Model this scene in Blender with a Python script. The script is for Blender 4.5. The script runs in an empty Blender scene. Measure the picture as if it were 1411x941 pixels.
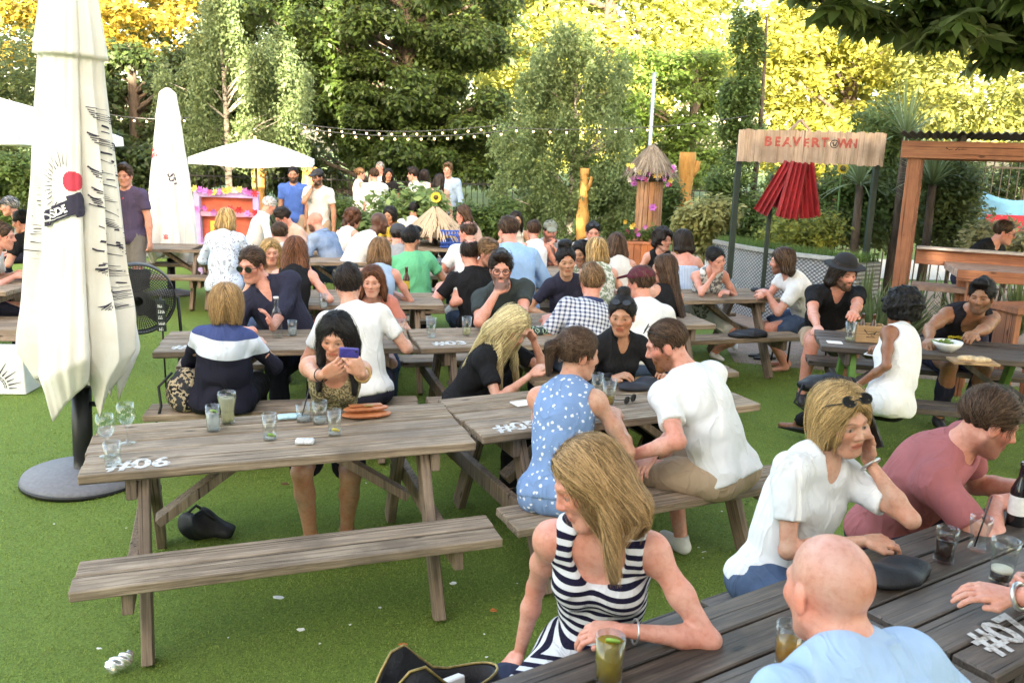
import bpy, math, random
import numpy as np
from math import sin, cos, pi, radians as R_
from mathutils import Vector, Matrix, Quaternion

random.seed(7)
RNG = np.random.default_rng(11)
scene = bpy.context.scene
COL = scene.collection
V = lambda *a: np.array(a, dtype=float)

def nrm(v):
    v = np.asarray(v, float)
    return v / (np.linalg.norm(v) + 1e-12)

# ------------------------------------------------------------------ object bookkeeping
def link(o, parent=None):
    COL.objects.link(o)
    if parent is not None:
        o.parent = parent
    return o

def tag(o, label=None, cat=None, group=None, kind=None):
    if label: o['label'] = label
    if cat: o['category'] = cat
    if group: o['group'] = group
    if kind: o['kind'] = kind
    return o

def empty(name, loc=(0, 0, 0), rz=0.0, label=None, cat=None, group=None):
    o = bpy.data.objects.new(name, None)
    o.empty_display_size = 0.1
    o.location = loc
    o.rotation_euler = (0, 0, rz)
    link(o)
    return tag(o, label, cat, group)

def copy_tree(o, parent=None):
    kids = list(o.children)
    c = o.copy(); COL.objects.link(c)
    if parent is not None: c.parent = parent
    for ch in kids: copy_tree(ch, c)
    return c

def mesh_np(name, verts, quads=None, tris=None, mat=None, parent=None, smooth=True, attrs=None):
    """fast mesh object from numpy arrays"""
    me = bpy.data.meshes.new(name)
    verts = np.asarray(verts, np.float32)
    nq = 0 if quads is None else len(quads)
    nt = 0 if tris is None else len(tris)
    me.vertices.add(len(verts))
    me.vertices.foreach_set('co', verts.ravel())
    idx = []
    if nq: idx.append(np.asarray(quads, np.int32).ravel())
    if nt: idx.append(np.asarray(tris, np.int32).ravel())
    idx = np.concatenate(idx) if idx else np.zeros(0, np.int32)
    me.loops.add(len(idx)); me.loops.foreach_set('vertex_index', idx)
    me.polygons.add(nq + nt)
    st = np.concatenate([np.arange(nq) * 4, nq * 4 + np.arange(nt) * 3]).astype(np.int32)
    tot = np.concatenate([np.full(nq, 4), np.full(nt, 3)]).astype(np.int32)
    me.polygons.foreach_set('loop_start', st)
    me.polygons.foreach_set('loop_total', tot)
    if smooth: me.polygons.foreach_set('use_smooth', np.ones(nq + nt, bool))
    me.update(calc_edges=True)
    for k, arr in (attrs or {}).items():
        arr = np.asarray(arr, np.float32)
        if arr.ndim == 1:
            a = me.attributes.new(k, 'FLOAT', 'POINT'); a.data.foreach_set('value', arr)
        elif arr.shape[1] == 3:
            a = me.attributes.new(k, 'FLOAT_VECTOR', 'POINT'); a.data.foreach_set('vector', arr.ravel())
        else:
            a = me.attributes.new(k, 'FLOAT_COLOR', 'POINT'); a.data.foreach_set('color', arr.ravel())
    o = bpy.data.objects.new(name, me)
    if mat is not None: me.materials.append(mat)
    link(o, parent)
    return o

class MB:
    """collects simple shapes; build() links them as one mesh object"""
    def __init__(self): self.v = []; self.f = []; self.sm = []
    def add(self, vs, fs, smooth=False):
        o = len(self.v)
        self.v += [tuple(map(float, p)) for p in vs]
        self.f += [tuple(i + o for i in q) for q in fs]
        self.sm += [smooth] * len(fs)
        return self
    def box(self, c, s, M=None, bev=0.0):
        x, y, z = (k / 2 for k in s)
        if bev <= 0:
            vs = [(sx * x, sy * y, sz * z) for sz in (-1, 1) for sy in (-1, 1) for sx in (-1, 1)]
            fs = [(0, 2, 3, 1), (4, 5, 7, 6), (0, 1, 5, 4), (2, 6, 7, 3), (0, 4, 6, 2), (1, 3, 7, 5)]
        else:
            b = min(bev, x * .9, y * .9, z * .9); vs = []; fs = []
            idx = {}
            for sx in (-1, 1):
                for sy in (-1, 1):
                    for sz in (-1, 1):
                        for ax in range(3):
                            p = [sx * (x - b), sy * (y - b), sz * (z - b)]
                            p[ax] += (sx, sy, sz)[ax] * b
                            idx[(sx, sy, sz, ax)] = len(vs); vs.append(tuple(p))
            def q(ids):
                P = [np.array(vs[i]) for i in ids]
                n = np.cross(P[1] - P[0], P[2] - P[0])
                fs.append(tuple(ids) if np.dot(n, sum(P)) > 0 else tuple(ids[::-1]))
            for s1 in (-1, 1):
                q([idx[(s1, a, b_, 0)] for a, b_ in ((-1, -1), (1, -1), (1, 1), (-1, 1))])
                q([idx[(a, s1, b_, 1)] for a, b_ in ((-1, -1), (1, -1), (1, 1), (-1, 1))])
                q([idx[(a, b_, s1, 2)] for a, b_ in ((-1, -1), (1, -1), (1, 1), (-1, 1))])
                for s2 in (-1, 1):
                    q([idx[(s1, s2, -1, 0)], idx[(s1, s2, 1, 0)], idx[(s1, s2, 1, 1)], idx[(s1, s2, -1, 1)]])
                    q([idx[(s1, -1, s2, 0)], idx[(s1, 1, s2, 0)], idx[(s1, 1, s2, 2)], idx[(s1, -1, s2, 2)]])
                    q([idx[(-1, s1, s2, 1)], idx[(1, s1, s2, 1)], idx[(1, s1, s2, 2)], idx[(-1, s1, s2, 2)]])
                    for s3 in (-1, 1):
                        q([idx[(s1, s2, s3, 0)], idx[(s1, s2, s3, 1)], idx[(s1, s2, s3, 2)]])
        M = M if M is not None else np.eye(3)
        vs = [tuple(np.asarray(M) @ np.array(p) + np.array(c, float)) for p in vs]
        return self.add(vs, fs)
    def bar(self, a, b, w, t, up=(0, 0, 1), bev=0.0):
        """box from a to b, w across, t along 'up'"""
        a = np.array(a, float); b = np.array(b, float)
        d = nrm(b - a); s = np.cross(d, up); s = nrm(s) if np.linalg.norm(s) > 1e-4 else V(1, 0, 0)
        u = np.cross(s, d)
        return self.box((a + b) / 2, (w, np.linalg.norm(b - a), t), np.stack([s, d, u], 1), bev)
    def tube(self, pts, r, n=10, cap=True):
        pts = [np.array(p, float) for p in pts]
        rs = r if hasattr(r, '__len__') else [r] * len(pts)
        vs = []; fs = []
        s = None
        for i, p in enumerate(pts):
            d = nrm(pts[min(i + 1, len(pts) - 1)] - pts[max(i - 1, 0)])
            if s is None:
                s = np.cross(d, (0, 0, 1)) if abs(d[2]) < .95 else np.cross(d, (1, 0, 0))
            s = nrm(s - d * np.dot(s, d)); u = np.cross(d, s)
            for k in range(n):
                a = 2 * pi * k / n
                vs.append(p + rs[i] * (cos(a) * s + sin(a) * u))
        for i in range(len(pts) - 1):
            for k in range(n):
                fs.append((i * n + k, (i + 1) * n + k, (i + 1) * n + (k + 1) % n, i * n + (k + 1) % n)[::-1])
        if cap:
            fs.append(tuple(range(n))); fs.append(tuple(range((len(pts) - 1) * n, len(pts) * n))[::-1])
            fs[-2], fs[-1] = fs[-2][::-1], fs[-1][::-1]
        return self.add(vs, fs, True)
    def lathe(self, prof, c=(0, 0, 0), n=20, squash=1.0, M=None):
        vs = []; fs = []; m = len(prof)
        for k in range(n):
            a = 2 * pi * k / n
            for r, z in prof: vs.append((r * cos(a), r * sin(a) * squash, z))
        for k in range(n):
            k2 = (k + 1) % n
            for i in range(m - 1):
                fs.append((k * m + i, k2 * m + i, k2 * m + i + 1, k * m + i + 1))
        M = M if M is not None else np.eye(3)
        vs = [tuple(np.asarray(M) @ np.array(p) + np.array(c, float)) for p in vs]
        return self.add(vs, fs, True)
    def poly(self, pts): return self.add(pts, [tuple(range(len(pts)))])
    def prism(self, pts2, t, M=np.eye(4)):
        """extrude a 2D outline (x,z) by t along y, transformed by M"""
        n = len(pts2); A = np.asarray(M)
        f = lambda x, y, z: tuple((A @ np.array([x, y, z, 1.0]))[:3])
        vs = [f(p[0], -t / 2, p[1]) for p in pts2] + [f(p[0], t / 2, p[1]) for p in pts2]
        fs = [tuple(range(n)), tuple(range(n, 2 * n))[::-1]] + [(i, i + n, (i + 1) % n + n, (i + 1) % n) for i in range(n)]
        return self.add(vs, fs)
    def build(self, name, mat=None, parent=None, loc=None):
        me = bpy.data.meshes.new(name)
        me.from_pydata(self.v, [], self.f)
        me.polygons.foreach_set('use_smooth', self.sm)
        me.update()
        if mat is not None: me.materials.append(mat)
        o = bpy.data.objects.new(name, me)
        if loc is not None: o.location = loc
        return link(o, parent)

def T4(loc, rz=0.0):
    c, s = cos(rz), sin(rz)
    return np.array([[c, -s, 0, loc[0]], [s, c, 0, loc[1]], [0, 0, 1, loc[2]], [0, 0, 0, 1.0]])

# ------------------------------------------------------------------ materials
class NT:
    def __init__(self, name):
        self.m = bpy.data.materials.new(name); self.m.use_nodes = True
        self.t = self.m.node_tree; self.n = self.t.nodes
        self.b = self.n['Principled BSDF']; self.out = self.n['Material Output']
        self.b.inputs['Specular IOR Level'].default_value = 0.4
    def node(self, typ, **kw):
        x = self.n.new(typ)
        for k, v in kw.items():
            if k in x.inputs.keys() if isinstance(k, str) else False: x.inputs[k].default_value = v
            else: setattr(x, k, v)
        return x
    def l(self, a, b): self.t.links.new(a, b)
    def coord(self, kind='Object', scale=(1, 1, 1), attr=None):
        if attr: src = self.node('ShaderNodeAttribute', attribute_name=attr).outputs['Vector']
        else: src = self.node('ShaderNodeTexCoord').outputs[kind]
        mp = self.node('ShaderNodeMapping'); mp.inputs['Scale'].default_value = scale
        self.l(src, mp.inputs['Vector']); return mp.outputs['Vector']
    def noise(self, vec, scale=5, detail=4, rough=.6, dist=0.0):
        x = self.node('ShaderNodeTexNoise'); x.inputs['Scale'].default_value = scale
        x.inputs['Detail'].default_value = detail; x.inputs['Roughness'].default_value = rough
        x.inputs['Distortion'].default_value = dist
        if vec is not None: self.l(vec, x.inputs['Vector'])
        return x.outputs['Fac']
    def ramp(self, fac, stops, interp='LINEAR'):
        x = self.node('ShaderNodeValToRGB'); x.color_ramp.interpolation = interp
        e = x.color_ramp.elements
        while len(e) < len(stops): e.new(.5)
        for i, (p, c) in enumerate(stops):
            e[i].position = p; e[i].color = (*c, 1) if len(c) == 3 else c
        self.l(fac, x.inputs['Fac']); return x.outputs['Color']
    def mix(self, a, b, fac, blend='MIX'):
        x = self.node('ShaderNodeMix', data_type='RGBA', blend_type=blend)
        for i, v in ((6, a), (7, b)):
            if hasattr(v, 'is_linked'): self.l(v, x.inputs[i])
            else: x.inputs[i].default_value = (*v, 1) if len(v) == 3 else v
        if hasattr(fac, 'is_linked'): self.l(fac, x.inputs[0])
        else: x.inputs[0].default_value = fac
        return x.outputs[2]
    def math(self, op, a, b=None, c=None):
        x = self.node('ShaderNodeMath', operation=op)
        for i, v in enumerate((a, b, c)):
            if v is None: continue
            if hasattr(v, 'is_linked'): self.l(v, x.inputs[i])
            else: x.inputs[i].default_value = v
        return x.outputs[0]
    def sep(self, vec):
        x = self.node('ShaderNodeSeparateXYZ'); self.l(vec, x.inputs[0]); return x.outputs
    def bump(self, h, strength=.3, dist=.01):
        x = self.node('ShaderNodeBump'); x.inputs['Strength'].default_value = strength
        x.inputs['Distance'].default_value = dist; self.l(h, x.inputs['Height'])
        self.l(x.outputs['Normal'], self.b.inputs['Normal']); return x
    def base(self, c):
        if hasattr(c, 'is_linked'): self.l(c, self.b.inputs['Base Color'])
        else: self.b.inputs['Base Color'].default_value = (*c, 1)
    def set(self, **kw):
        for k, v in kw.items(): self.b.inputs[k.replace('_', ' ')].default_value = v
        return self

_MC = {}
def plain(name, c, rough=.6, var=.12, scale=12, metal=0.0, bump=0.0, spec=.4):
    """plain surface with slight procedural tone variation"""
    key = ('plain', name)
    if key in _MC: return _MC[key]
    t = NT(name); v = t.coord('Object')
    n = t.noise(v, scale, 5)
    d = tuple(max(0, k * (1 - var)) for k in c); e = tuple(min(1, k * (1 + var)) for k in c)
    t.base(t.ramp(n, [(.3, d), (.7, e)]))
    t.set(Roughness=rough, Metallic=metal); t.b.inputs['Specular IOR Level'].default_value = spec
    if bump: t.bump(t.noise(v, scale * 6, 3), bump, .004)
    _MC[key] = t.m; return t.m
# ------------------------------------------------------------------ implicit surfaces (bodies, clothes, hair)
def smin(a, b, k):
    if k <= 0: return np.minimum(a, b)
    h = np.maximum(k - np.abs(a - b), 0.0) / k
    return np.minimum(a, b) - h * h * k * .25
def smax(a, b, k): return -smin(-a, -b, k)

class Field:
    def __init__(self): self.P = []
    def cap(self, a, b, r1, r2=None, k=.02, op='add', cut=None, infl=0.0):
        """round cone a->b; cut=(t0,t1) trims it flat across its axis"""
        a = np.array(a, float); b = np.array(b, float); r2 = r1 if r2 is None else r2
        r1 += infl; r2 += infl
        ab = b - a; L2 = float(ab @ ab) + 1e-12; L = math.sqrt(L2)
        def f(X, Y, Z):
            px, py, pz = X - a[0], Y - a[1], Z - a[2]
            t0 = (px * ab[0] + py * ab[1] + pz * ab[2]) / L2
            t = np.clip(t0, 0, 1)
            d = np.sqrt((px - t * ab[0]) ** 2 + (py - t * ab[1]) ** 2 + (pz - t * ab[2]) ** 2) - (r1 + (r2 - r1) * t)
            if cut is not None:
                if cut[1] is not None: d = np.maximum(d, (t0 - cut[1]) * L)
                if cut[0] is not None: d = np.maximum(d, (cut[0] - t0) * L)
            return d
        r = max(r1, r2)
        self.P.append((f, np.minimum(a, b) - r, np.maximum(a, b) + r, k, op)); return self
    def ell(self, c, rad, M=None, k=.02, op='add', infl=0.0):
        c = np.array(c, float); rad = np.array(rad, float) + infl
        M = np.eye(3) if M is None else np.asarray(M)      # columns = axes
        mr = rad.min()
        def f(X, Y, Z):
            px, py, pz = X - c[0], Y - c[1], Z - c[2]
            l = [px * M[0, i] + py * M[1, i] + pz * M[2, i] for i in range(3)]
            q = [(l[i] / rad[i]) ** 2 for i in range(3)]
            k0 = np.sqrt(q[0] + q[1] + q[2]) + 1e-9
            k1 = np.sqrt(sum((l[i] / rad[i] ** 2) ** 2 for i in range(3))) + 1e-9
            return k0 * (k0 - 1) / k1
        ext = np.sqrt(((M * rad) ** 2).sum(1))
        self.P.append((f, c - ext, c + ext, k, op)); return self
    def plane(self, p, n, k=.0):
        """keep the side the normal points away from"""
        p = np.array(p, float); n = nrm(n)
        f = lambda X, Y, Z: (X - p[0]) * n[0] + (Y - p[1]) * n[1] + (Z - p[2]) * n[2]
        self.P.append((f, None, None, k, 'int')); return self
    def ripple(self, fn):
        self.P.append((fn, None, None, 0, 'disp')); return self
    def bounds(self):
        lo = np.min([p[1] for p in self.P if p[1] is not None and p[4] == 'add'], 0)
        hi = np.max([p[2] for p in self.P if p[1] is not None and p[4] == 'add'], 0)
        return lo, hi
    def grid(self, xs, ys, zs):
        F = np.full((len(xs), len(ys), len(zs)), .3, np.float32)
        ax = (xs, ys, zs); m = .05
        for f, lo, hi, k, op in self.P:
            if lo is None: sl = (slice(None),) * 3
            else:
                sl = tuple(slice(max(0, int(np.searchsorted(ax[i], lo[i] - m - k)) - 1),
                                 int(np.searchsorted(ax[i], hi[i] + m + k)) + 1) for i in range(3))
            X = xs[sl[0]][:, None, None]; Y = ys[sl[1]][None, :, None]; Z = zs[sl[2]][None, None, :]
            if 0 in (X.size, Y.size, Z.size): continue
            if op == 'disp':
                s = F[sl]; msk = np.abs(s) < .06
                if msk.any():
                    i = np.nonzero(msk)
                    s[i] += f(xs[sl[0]][i[0]], ys[sl[1]][i[1]], zs[sl[2]][i[2]]).astype(np.float32)
                continue
            d = f(X, Y, Z).astype(np.float32)
            s = F[sl]
            if op == 'add': F[sl] = smin(s, d, k)
            elif op == 'sub': F[sl] = smax(s, -d, k)
            else: F[sl] = smax(s, d, k)
        return F
    def at(self, p):
        X, Y, Z = p[:, 0], p[:, 1], p[:, 2]
        F = np.full(len(p), .3)
        for f, lo, hi, k, op in self.P:
            d = f(X, Y, Z)
            if op == 'add': F = smin(F, d, k)
            elif op == 'sub': F = smax(F, -d, k)
            elif op == 'int': F = smax(F, d, k)
        return F
    def grad(self, p, e=.003):
        g = np.stack([self.at(p + d) - self.at(p - d) for d in np.eye(3) * e], 1)
        return g / (np.linalg.norm(g, axis=1, keepdims=True) + 1e-9)

def axis_pts(lo, hi, h, fine=()):
    """1-D grid with finer steps inside the given (a,b,step) ranges"""
    out = [lo - h * 1.5]
    end = hi + h * 1.5
    while out[-1] < end:
        x = out[-1]; st = h
        for a, b, s in fine:
            if x >= a and x < b: st = min(st, s)
            elif x < a and x + st > a: st = min(st, max(s, a - x + 1e-4))
        out.append(x + st)
    return np.array(out, np.float32)

def surfnet(F, xs, ys, zs):
    ins = F < 0
    nx, ny, nz = F.shape
    c = np.zeros((nx - 1, ny - 1, nz - 1), np.uint8)
    for i in (0, 1):
        for j in (0, 1):
            for k in (0, 1):
                c += ins[i:nx - 1 + i, j:ny - 1 + j, k:nz - 1 + k]
    mix = (c > 0) & (c < 8)
    I, J, K = np.nonzero(mix)
    n = len(I)
    vid = np.full(mix.shape, -1, np.int32); vid[I, J, K] = np.arange(n)
    acc = np.zeros((n, 3)); cnt = np.zeros(n)
    ax = (xs, ys, zs)
    cor = [(0, 0, 0), (1, 0, 0), (0, 1, 0), (1, 1, 0), (0, 0, 1), (1, 0, 1), (0, 1, 1), (1, 1, 1)]
    val = [F[I + a, J + b, K + d] for a, b, d in cor]
    pos = [np.stack([xs[I + a], ys[J + b], zs[K + d]], 1) for a, b, d in cor]
    for p, q in ((0, 1), (2, 3), (4, 5), (6, 7), (0, 2), (1, 3), (4, 6), (5, 7), (0, 4), (1, 5), (2, 6), (3, 7)):
        s = (val[p] < 0) != (val[q] < 0)
        if not s.any(): continue
        t = (val[p][s] / (val[p][s] - val[q][s]))[:, None]
        acc[s] += pos[p][s] * (1 - t) + pos[q][s] * t; cnt[s] += 1
    verts = acc / cnt[:, None]
    Q = []
    for axn in range(3):
        sl0 = [slice(None)] * 3; sl1 = [slice(None)] * 3
        sl0[axn] = slice(0, -1); sl1[axn] = slice(1, None)
        a = ins[tuple(sl0)]; b = ins[tuple(sl1)]
        ch = a != b
        o1, o2 = [x for x in range(3) if x != axn]
        idx = np.array(np.nonzero(ch))
        ok = (idx[o1] > 0) & (idx[o2] > 0) & (idx[o1] < F.shape[o1] - 1) & (idx[o2] < F.shape[o2] - 1)
        idx = idx[:, ok]
        def cell(d1, d2):
            j = idx.copy(); j[o1] -= d1; j[o2] -= d2
            return vid[j[0], j[1], j[2]]
        q = np.stack([cell(1, 1), cell(0, 1), cell(0, 0), cell(1, 0)], 1)
        inside_first = a[idx[0], idx[1], idx[2]]
        flip = inside_first if axn != 1 else ~inside_first
        q[~flip] = q[~flip][:, ::-1]
        Q.append(q)
    return verts, np.concatenate(Q)

def field_mesh(fld, h, fine=((), (), ())):
    lo, hi = fld.bounds()
    ax = [axis_pts(lo[i] - .03, hi[i] + .03, h, fine[i]) for i in range(3)]
    F = fld.grid(*ax)
    return surfnet(F, *ax)
# ------------------------------------------------------------------ people
SKIN = {'fair': (.60, .36, .27), 'pink': (.62, .33, .25), 'light': (.55, .33, .23), 'tan': (.42, .23, .14), 'brown': (.24, .125, .07), 'brown2': (.29, .16, .09), 'dark': (.11, .055, .034), 'olive': (.45, .27, .17)}
HAIRC = {'black': (.012, .010, .010), 'dark': (.025, .016, .012), 'brown': (.065, .035, .019), 'light': (.20, .115, .055), 'auburn': (.13, .05, .022),
         'blonde': (.42, .27, .11), 'pale': (.62, .47, .25), 'grey': (.30, .28, .26), 'ginger': (.22, .085, .03), 'white': (.6, .58, .55), 'dirty': (.32, .195, .085)}

def skin_mat():
    if 'skin' in _MC: return _MC['skin']
    t = NT('skin')
    a = t.node('ShaderNodeAttribute', attribute_name='Col').outputs['Color']
    v = t.coord('Object')
    n = t.noise(v, 9, 5)
    n2 = t.noise(v, 46, 6, .7)
    c = t.mix(a, t.mix(a, (1.0, .74, .66), 1.0, 'MULTIPLY'), t.ramp(n, [(.36, (0, 0, 0)), (.70, (1, 1, 1))]))
    c = t.mix(c, t.mix(c, (.80, .64, .58), 1.0, 'MULTIPLY'), t.ramp(n2, [(.46, (0, 0, 0)), (.72, (.9, .9, .9))]))
    t.base(c); t.set(Roughness=.43)
    t.b.inputs['Subsurface Weight'].default_value = .12
    t.b.inputs['Subsurface Radius'].default_value = (.012, .005, .003)
    t.b.inputs['Subsurface Scale'].default_value = 1.0
    t.bump(t.math('ADD', t.noise(v, 240, 3), t.math('MULTIPLY', t.noise(v, 30, 4), .8)), .22, .004)
    _MC['skin'] = t.m; return t.m

def hair_mat(name):
    key = 'hair_' + name
    if key in _MC: return _MC[key]
    c = HAIRC[name]; t = NT(key)
    v = t.coord('Object', (1, 1, .12))
    n = t.noise(v, 55, 4, .65)
    r = t.node('ShaderNodeAttribute', attribute_name='sr').outputs['Fac']
    f = t.math('MULTIPLY_ADD', r, .55, t.math('MULTIPLY', n, .5))
    d = tuple(k * .32 for k in c); e = tuple(min(1, k * 1.9 + .015) for k in c)
    t.base(t.ramp(f, [(.22, d), (.5, c), (.82, e)]))
    t.set(Roughness=.5); t.b.inputs['Specular IOR Level'].default_value = .22
    t.bump(n, .5, .006)
    _MC[key] = t.m; return t.m

def cloth(name, c, rough=.85, c2=None, pat=None, sc=1.0):
    key = 'cloth_' + name
    if key in _MC: return _MC[key]
    t = NT(key); v = t.coord('Object')
    n = t.noise(v, 7, 4)
    lo = tuple(k * .88 for k in c)
    base = t.ramp(n, [(.35, lo), (.65, c)])
    sv = t.node('ShaderNodeAttribute', attribute_name='sv').outputs['Vector']
    if pat == 'stripes':                       # horizontal stripes follow the body axis
        z = t.sep(sv)[2]
        w = t.math('FRACT', t.math('MULTIPLY', z, 1 / (.040 * sc)))
        base = t.mix(base, c2, t.math('GREATER_THAN', w, .5))
    elif pat == 'check':
        s = t.sep(sv)
        gx = t.math('LESS_THAN', t.math('FRACT', t.math('MULTIPLY', s[0], 1 / (.032 * sc))), .42)
        gz = t.math('LESS_THAN', t.math('FRACT', t.math('MULTIPLY', s[2], 1 / (.032 * sc))), .42)
        base = t.mix(base, c2, t.math('MULTIPLY', t.math('ADD', gx, gz), .5))
    elif pat == 'bands':                       # broad colour blocks down the back
        z = t.sep(sv)[2]
        base = t.ramp(t.math('MULTIPLY', z, 1.0), [(0, c), (.30, c2[0]), (.41, c2[1])], 'CONSTANT')
    elif pat == 'floral':
        vo = t.node('ShaderNodeTexVoronoi', feature='F1'); vo.inputs['Scale'].default_value = 34 / sc
        vo.inputs['Randomness'].default_value = 1.0
        t.l(v, vo.inputs['Vector'])
        wob = t.noise(v, 90 / sc, 2)
        d = t.math('ADD', vo.outputs['Distance'], t.math('MULTIPLY', wob, .5))
        base = t.mix(base, c2, t.math('LESS_THAN', d, .50))
    elif pat == 'pinstripe':
        s = t.sep(sv)
        w = t.math('FRACT', t.math('MULTIPLY', s[0], 1 / (.016 * sc)))
        base = t.mix(base, c2, t.math('GREATER_THAN', w, .6))
    elif pat == 'mottle':
        nn = t.noise(v, 38 / sc, 3, .6)
        base = t.ramp(nn, [(.40, c), (.5, c2), (.56, tuple(k * .4 for k in c)), (.64, c2)], 'CONSTANT')
    elif pat == 'fade':
        nn = t.noise(v, 3, 5)
        base = t.mix(base, c2, t.ramp(nn, [(.45, (0, 0, 0)), (.7, (1, 1, 1))]))
    t.base(base); t.set(Roughness=rough); t.b.inputs['Specular IOR Level'].default_value = .12
    w1 = t.noise(t.coord('Object', (1, 1, .6)), 9, 2, .45, .8)
    w2 = t.noise(v, 420, 2)
    mp = t.node('ShaderNodeMapping'); mp.inputs['Rotation'].default_value = (.5, .6, .4); mp.inputs['Scale'].default_value = (1, 1, .42); t.l(v, mp.inputs['Vector'])
    cr = t.noise(mp.outputs[0], 7.5, 2, .5, 1.4)
    rdg = t.math('POWER', t.math('SUBTRACT', 1.0, t.math('ABSOLUTE', t.math('MULTIPLY_ADD', cr, 4.0, -2.0))), 2.0)
    hgt = t.math('MULTIPLY_ADD', w1, .5, t.math('MULTIPLY_ADD', w2, .03, t.math('MULTIPLY', rdg, .55)))
    t.bump(hgt, .5, .022)
    _MC[key] = t.m; return t.m

def two_bone(a, tgt, l1, l2, hint):
    a = np.array(a, float); d = np.array(tgt, float) - a; L = np.linalg.norm(d)
    L = min(max(L, abs(l1 - l2) + .02), (l1 + l2) * .995); d = nrm(d)
    c = (l1 * l1 + L * L - l2 * l2) / (2 * l1 * L)
    h = np.array(hint, float); h = h - d * (h @ d); h = nrm(h)
    mid = a + d * (l1 * c) + h * (l1 * math.sqrt(max(0, 1 - c * c)))
    return mid, a + d * L

def head_M(yaw, pitch, roll):
    y, p, r = R_(yaw), R_(-pitch), R_(roll)
    Mz = np.array([[cos(y), -sin(y), 0], [sin(y), cos(y), 0], [0, 0, 1]])
    Mx = np.array([[1, 0, 0], [0, cos(p), -sin(p)], [0, sin(p), cos(p)]])
    My = np.array([[cos(r), 0, sin(r)], [0, 1, 0], [-sin(r), 0, cos(r)]])
    return Mz @ Mx @ My

def add_hand(F, wrist, d, n, side, s, curl=(25, 35), thin=1.0, spread=.0, thumb=1.0):
    """palm + four fingers + thumb. d = finger direction, n = palm normal, side=+1 when the thumb is on d x n side"""
    d = nrm(d); n = nrm(n - d * (n @ d)); w = np.cross(d, n) * side
    q = lambda a, b, c: wrist + (d * a + w * b + n * c) * s
    F.ell(q(.05, .0, 0), (.046 * s, .036 * s, .0135 * s * thin), np.stack([d, w, n], 1), k=.012)
    offs = (.033, .0115, -.0105, -.031); lens = (.072, .080, .074, .058); kn = (.088, .092, .088, .080)
    for o, Lf, k0 in zip(offs, lens, kn):
        a = q(k0, o, 0); r = .0088 * s * thin
        F.cap(q(.02, o * .6, 0), a, .0125 * s, .0105 * s * thin, k=.010)
        c1, c2 = R_(curl[0]), R_(curl[0] + curl[1])
        c3 = R_(curl[0] + curl[1] * 1.6)
        e = w * (spread * o * 8)
        b = a + (d * cos(c1) + n * sin(c1) + e) * Lf * .48 * s
        c = b + (d * cos(c2) + n * sin(c2) + e) * Lf * .30 * s
        t = c + (d * cos(c3) + n * sin(c3)) * Lf * .22 * s
        F.cap(a, b, r * 1.05, r, k=.003); F.cap(b, c, r, r * .92, k=.003); F.cap(c, t, r * .92, r * .8, k=.003)
    a = q(.022, .026, .004); b = q(.056, .052 * thumb, .012); c = q(.088, .056 * thumb - .004, .016)
    F.cap(a, b, .0145 * s, .0115 * s * thin, k=.012); F.cap(b, c, .011 * s * thin, .0088 * s * thin, k=.006)

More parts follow.
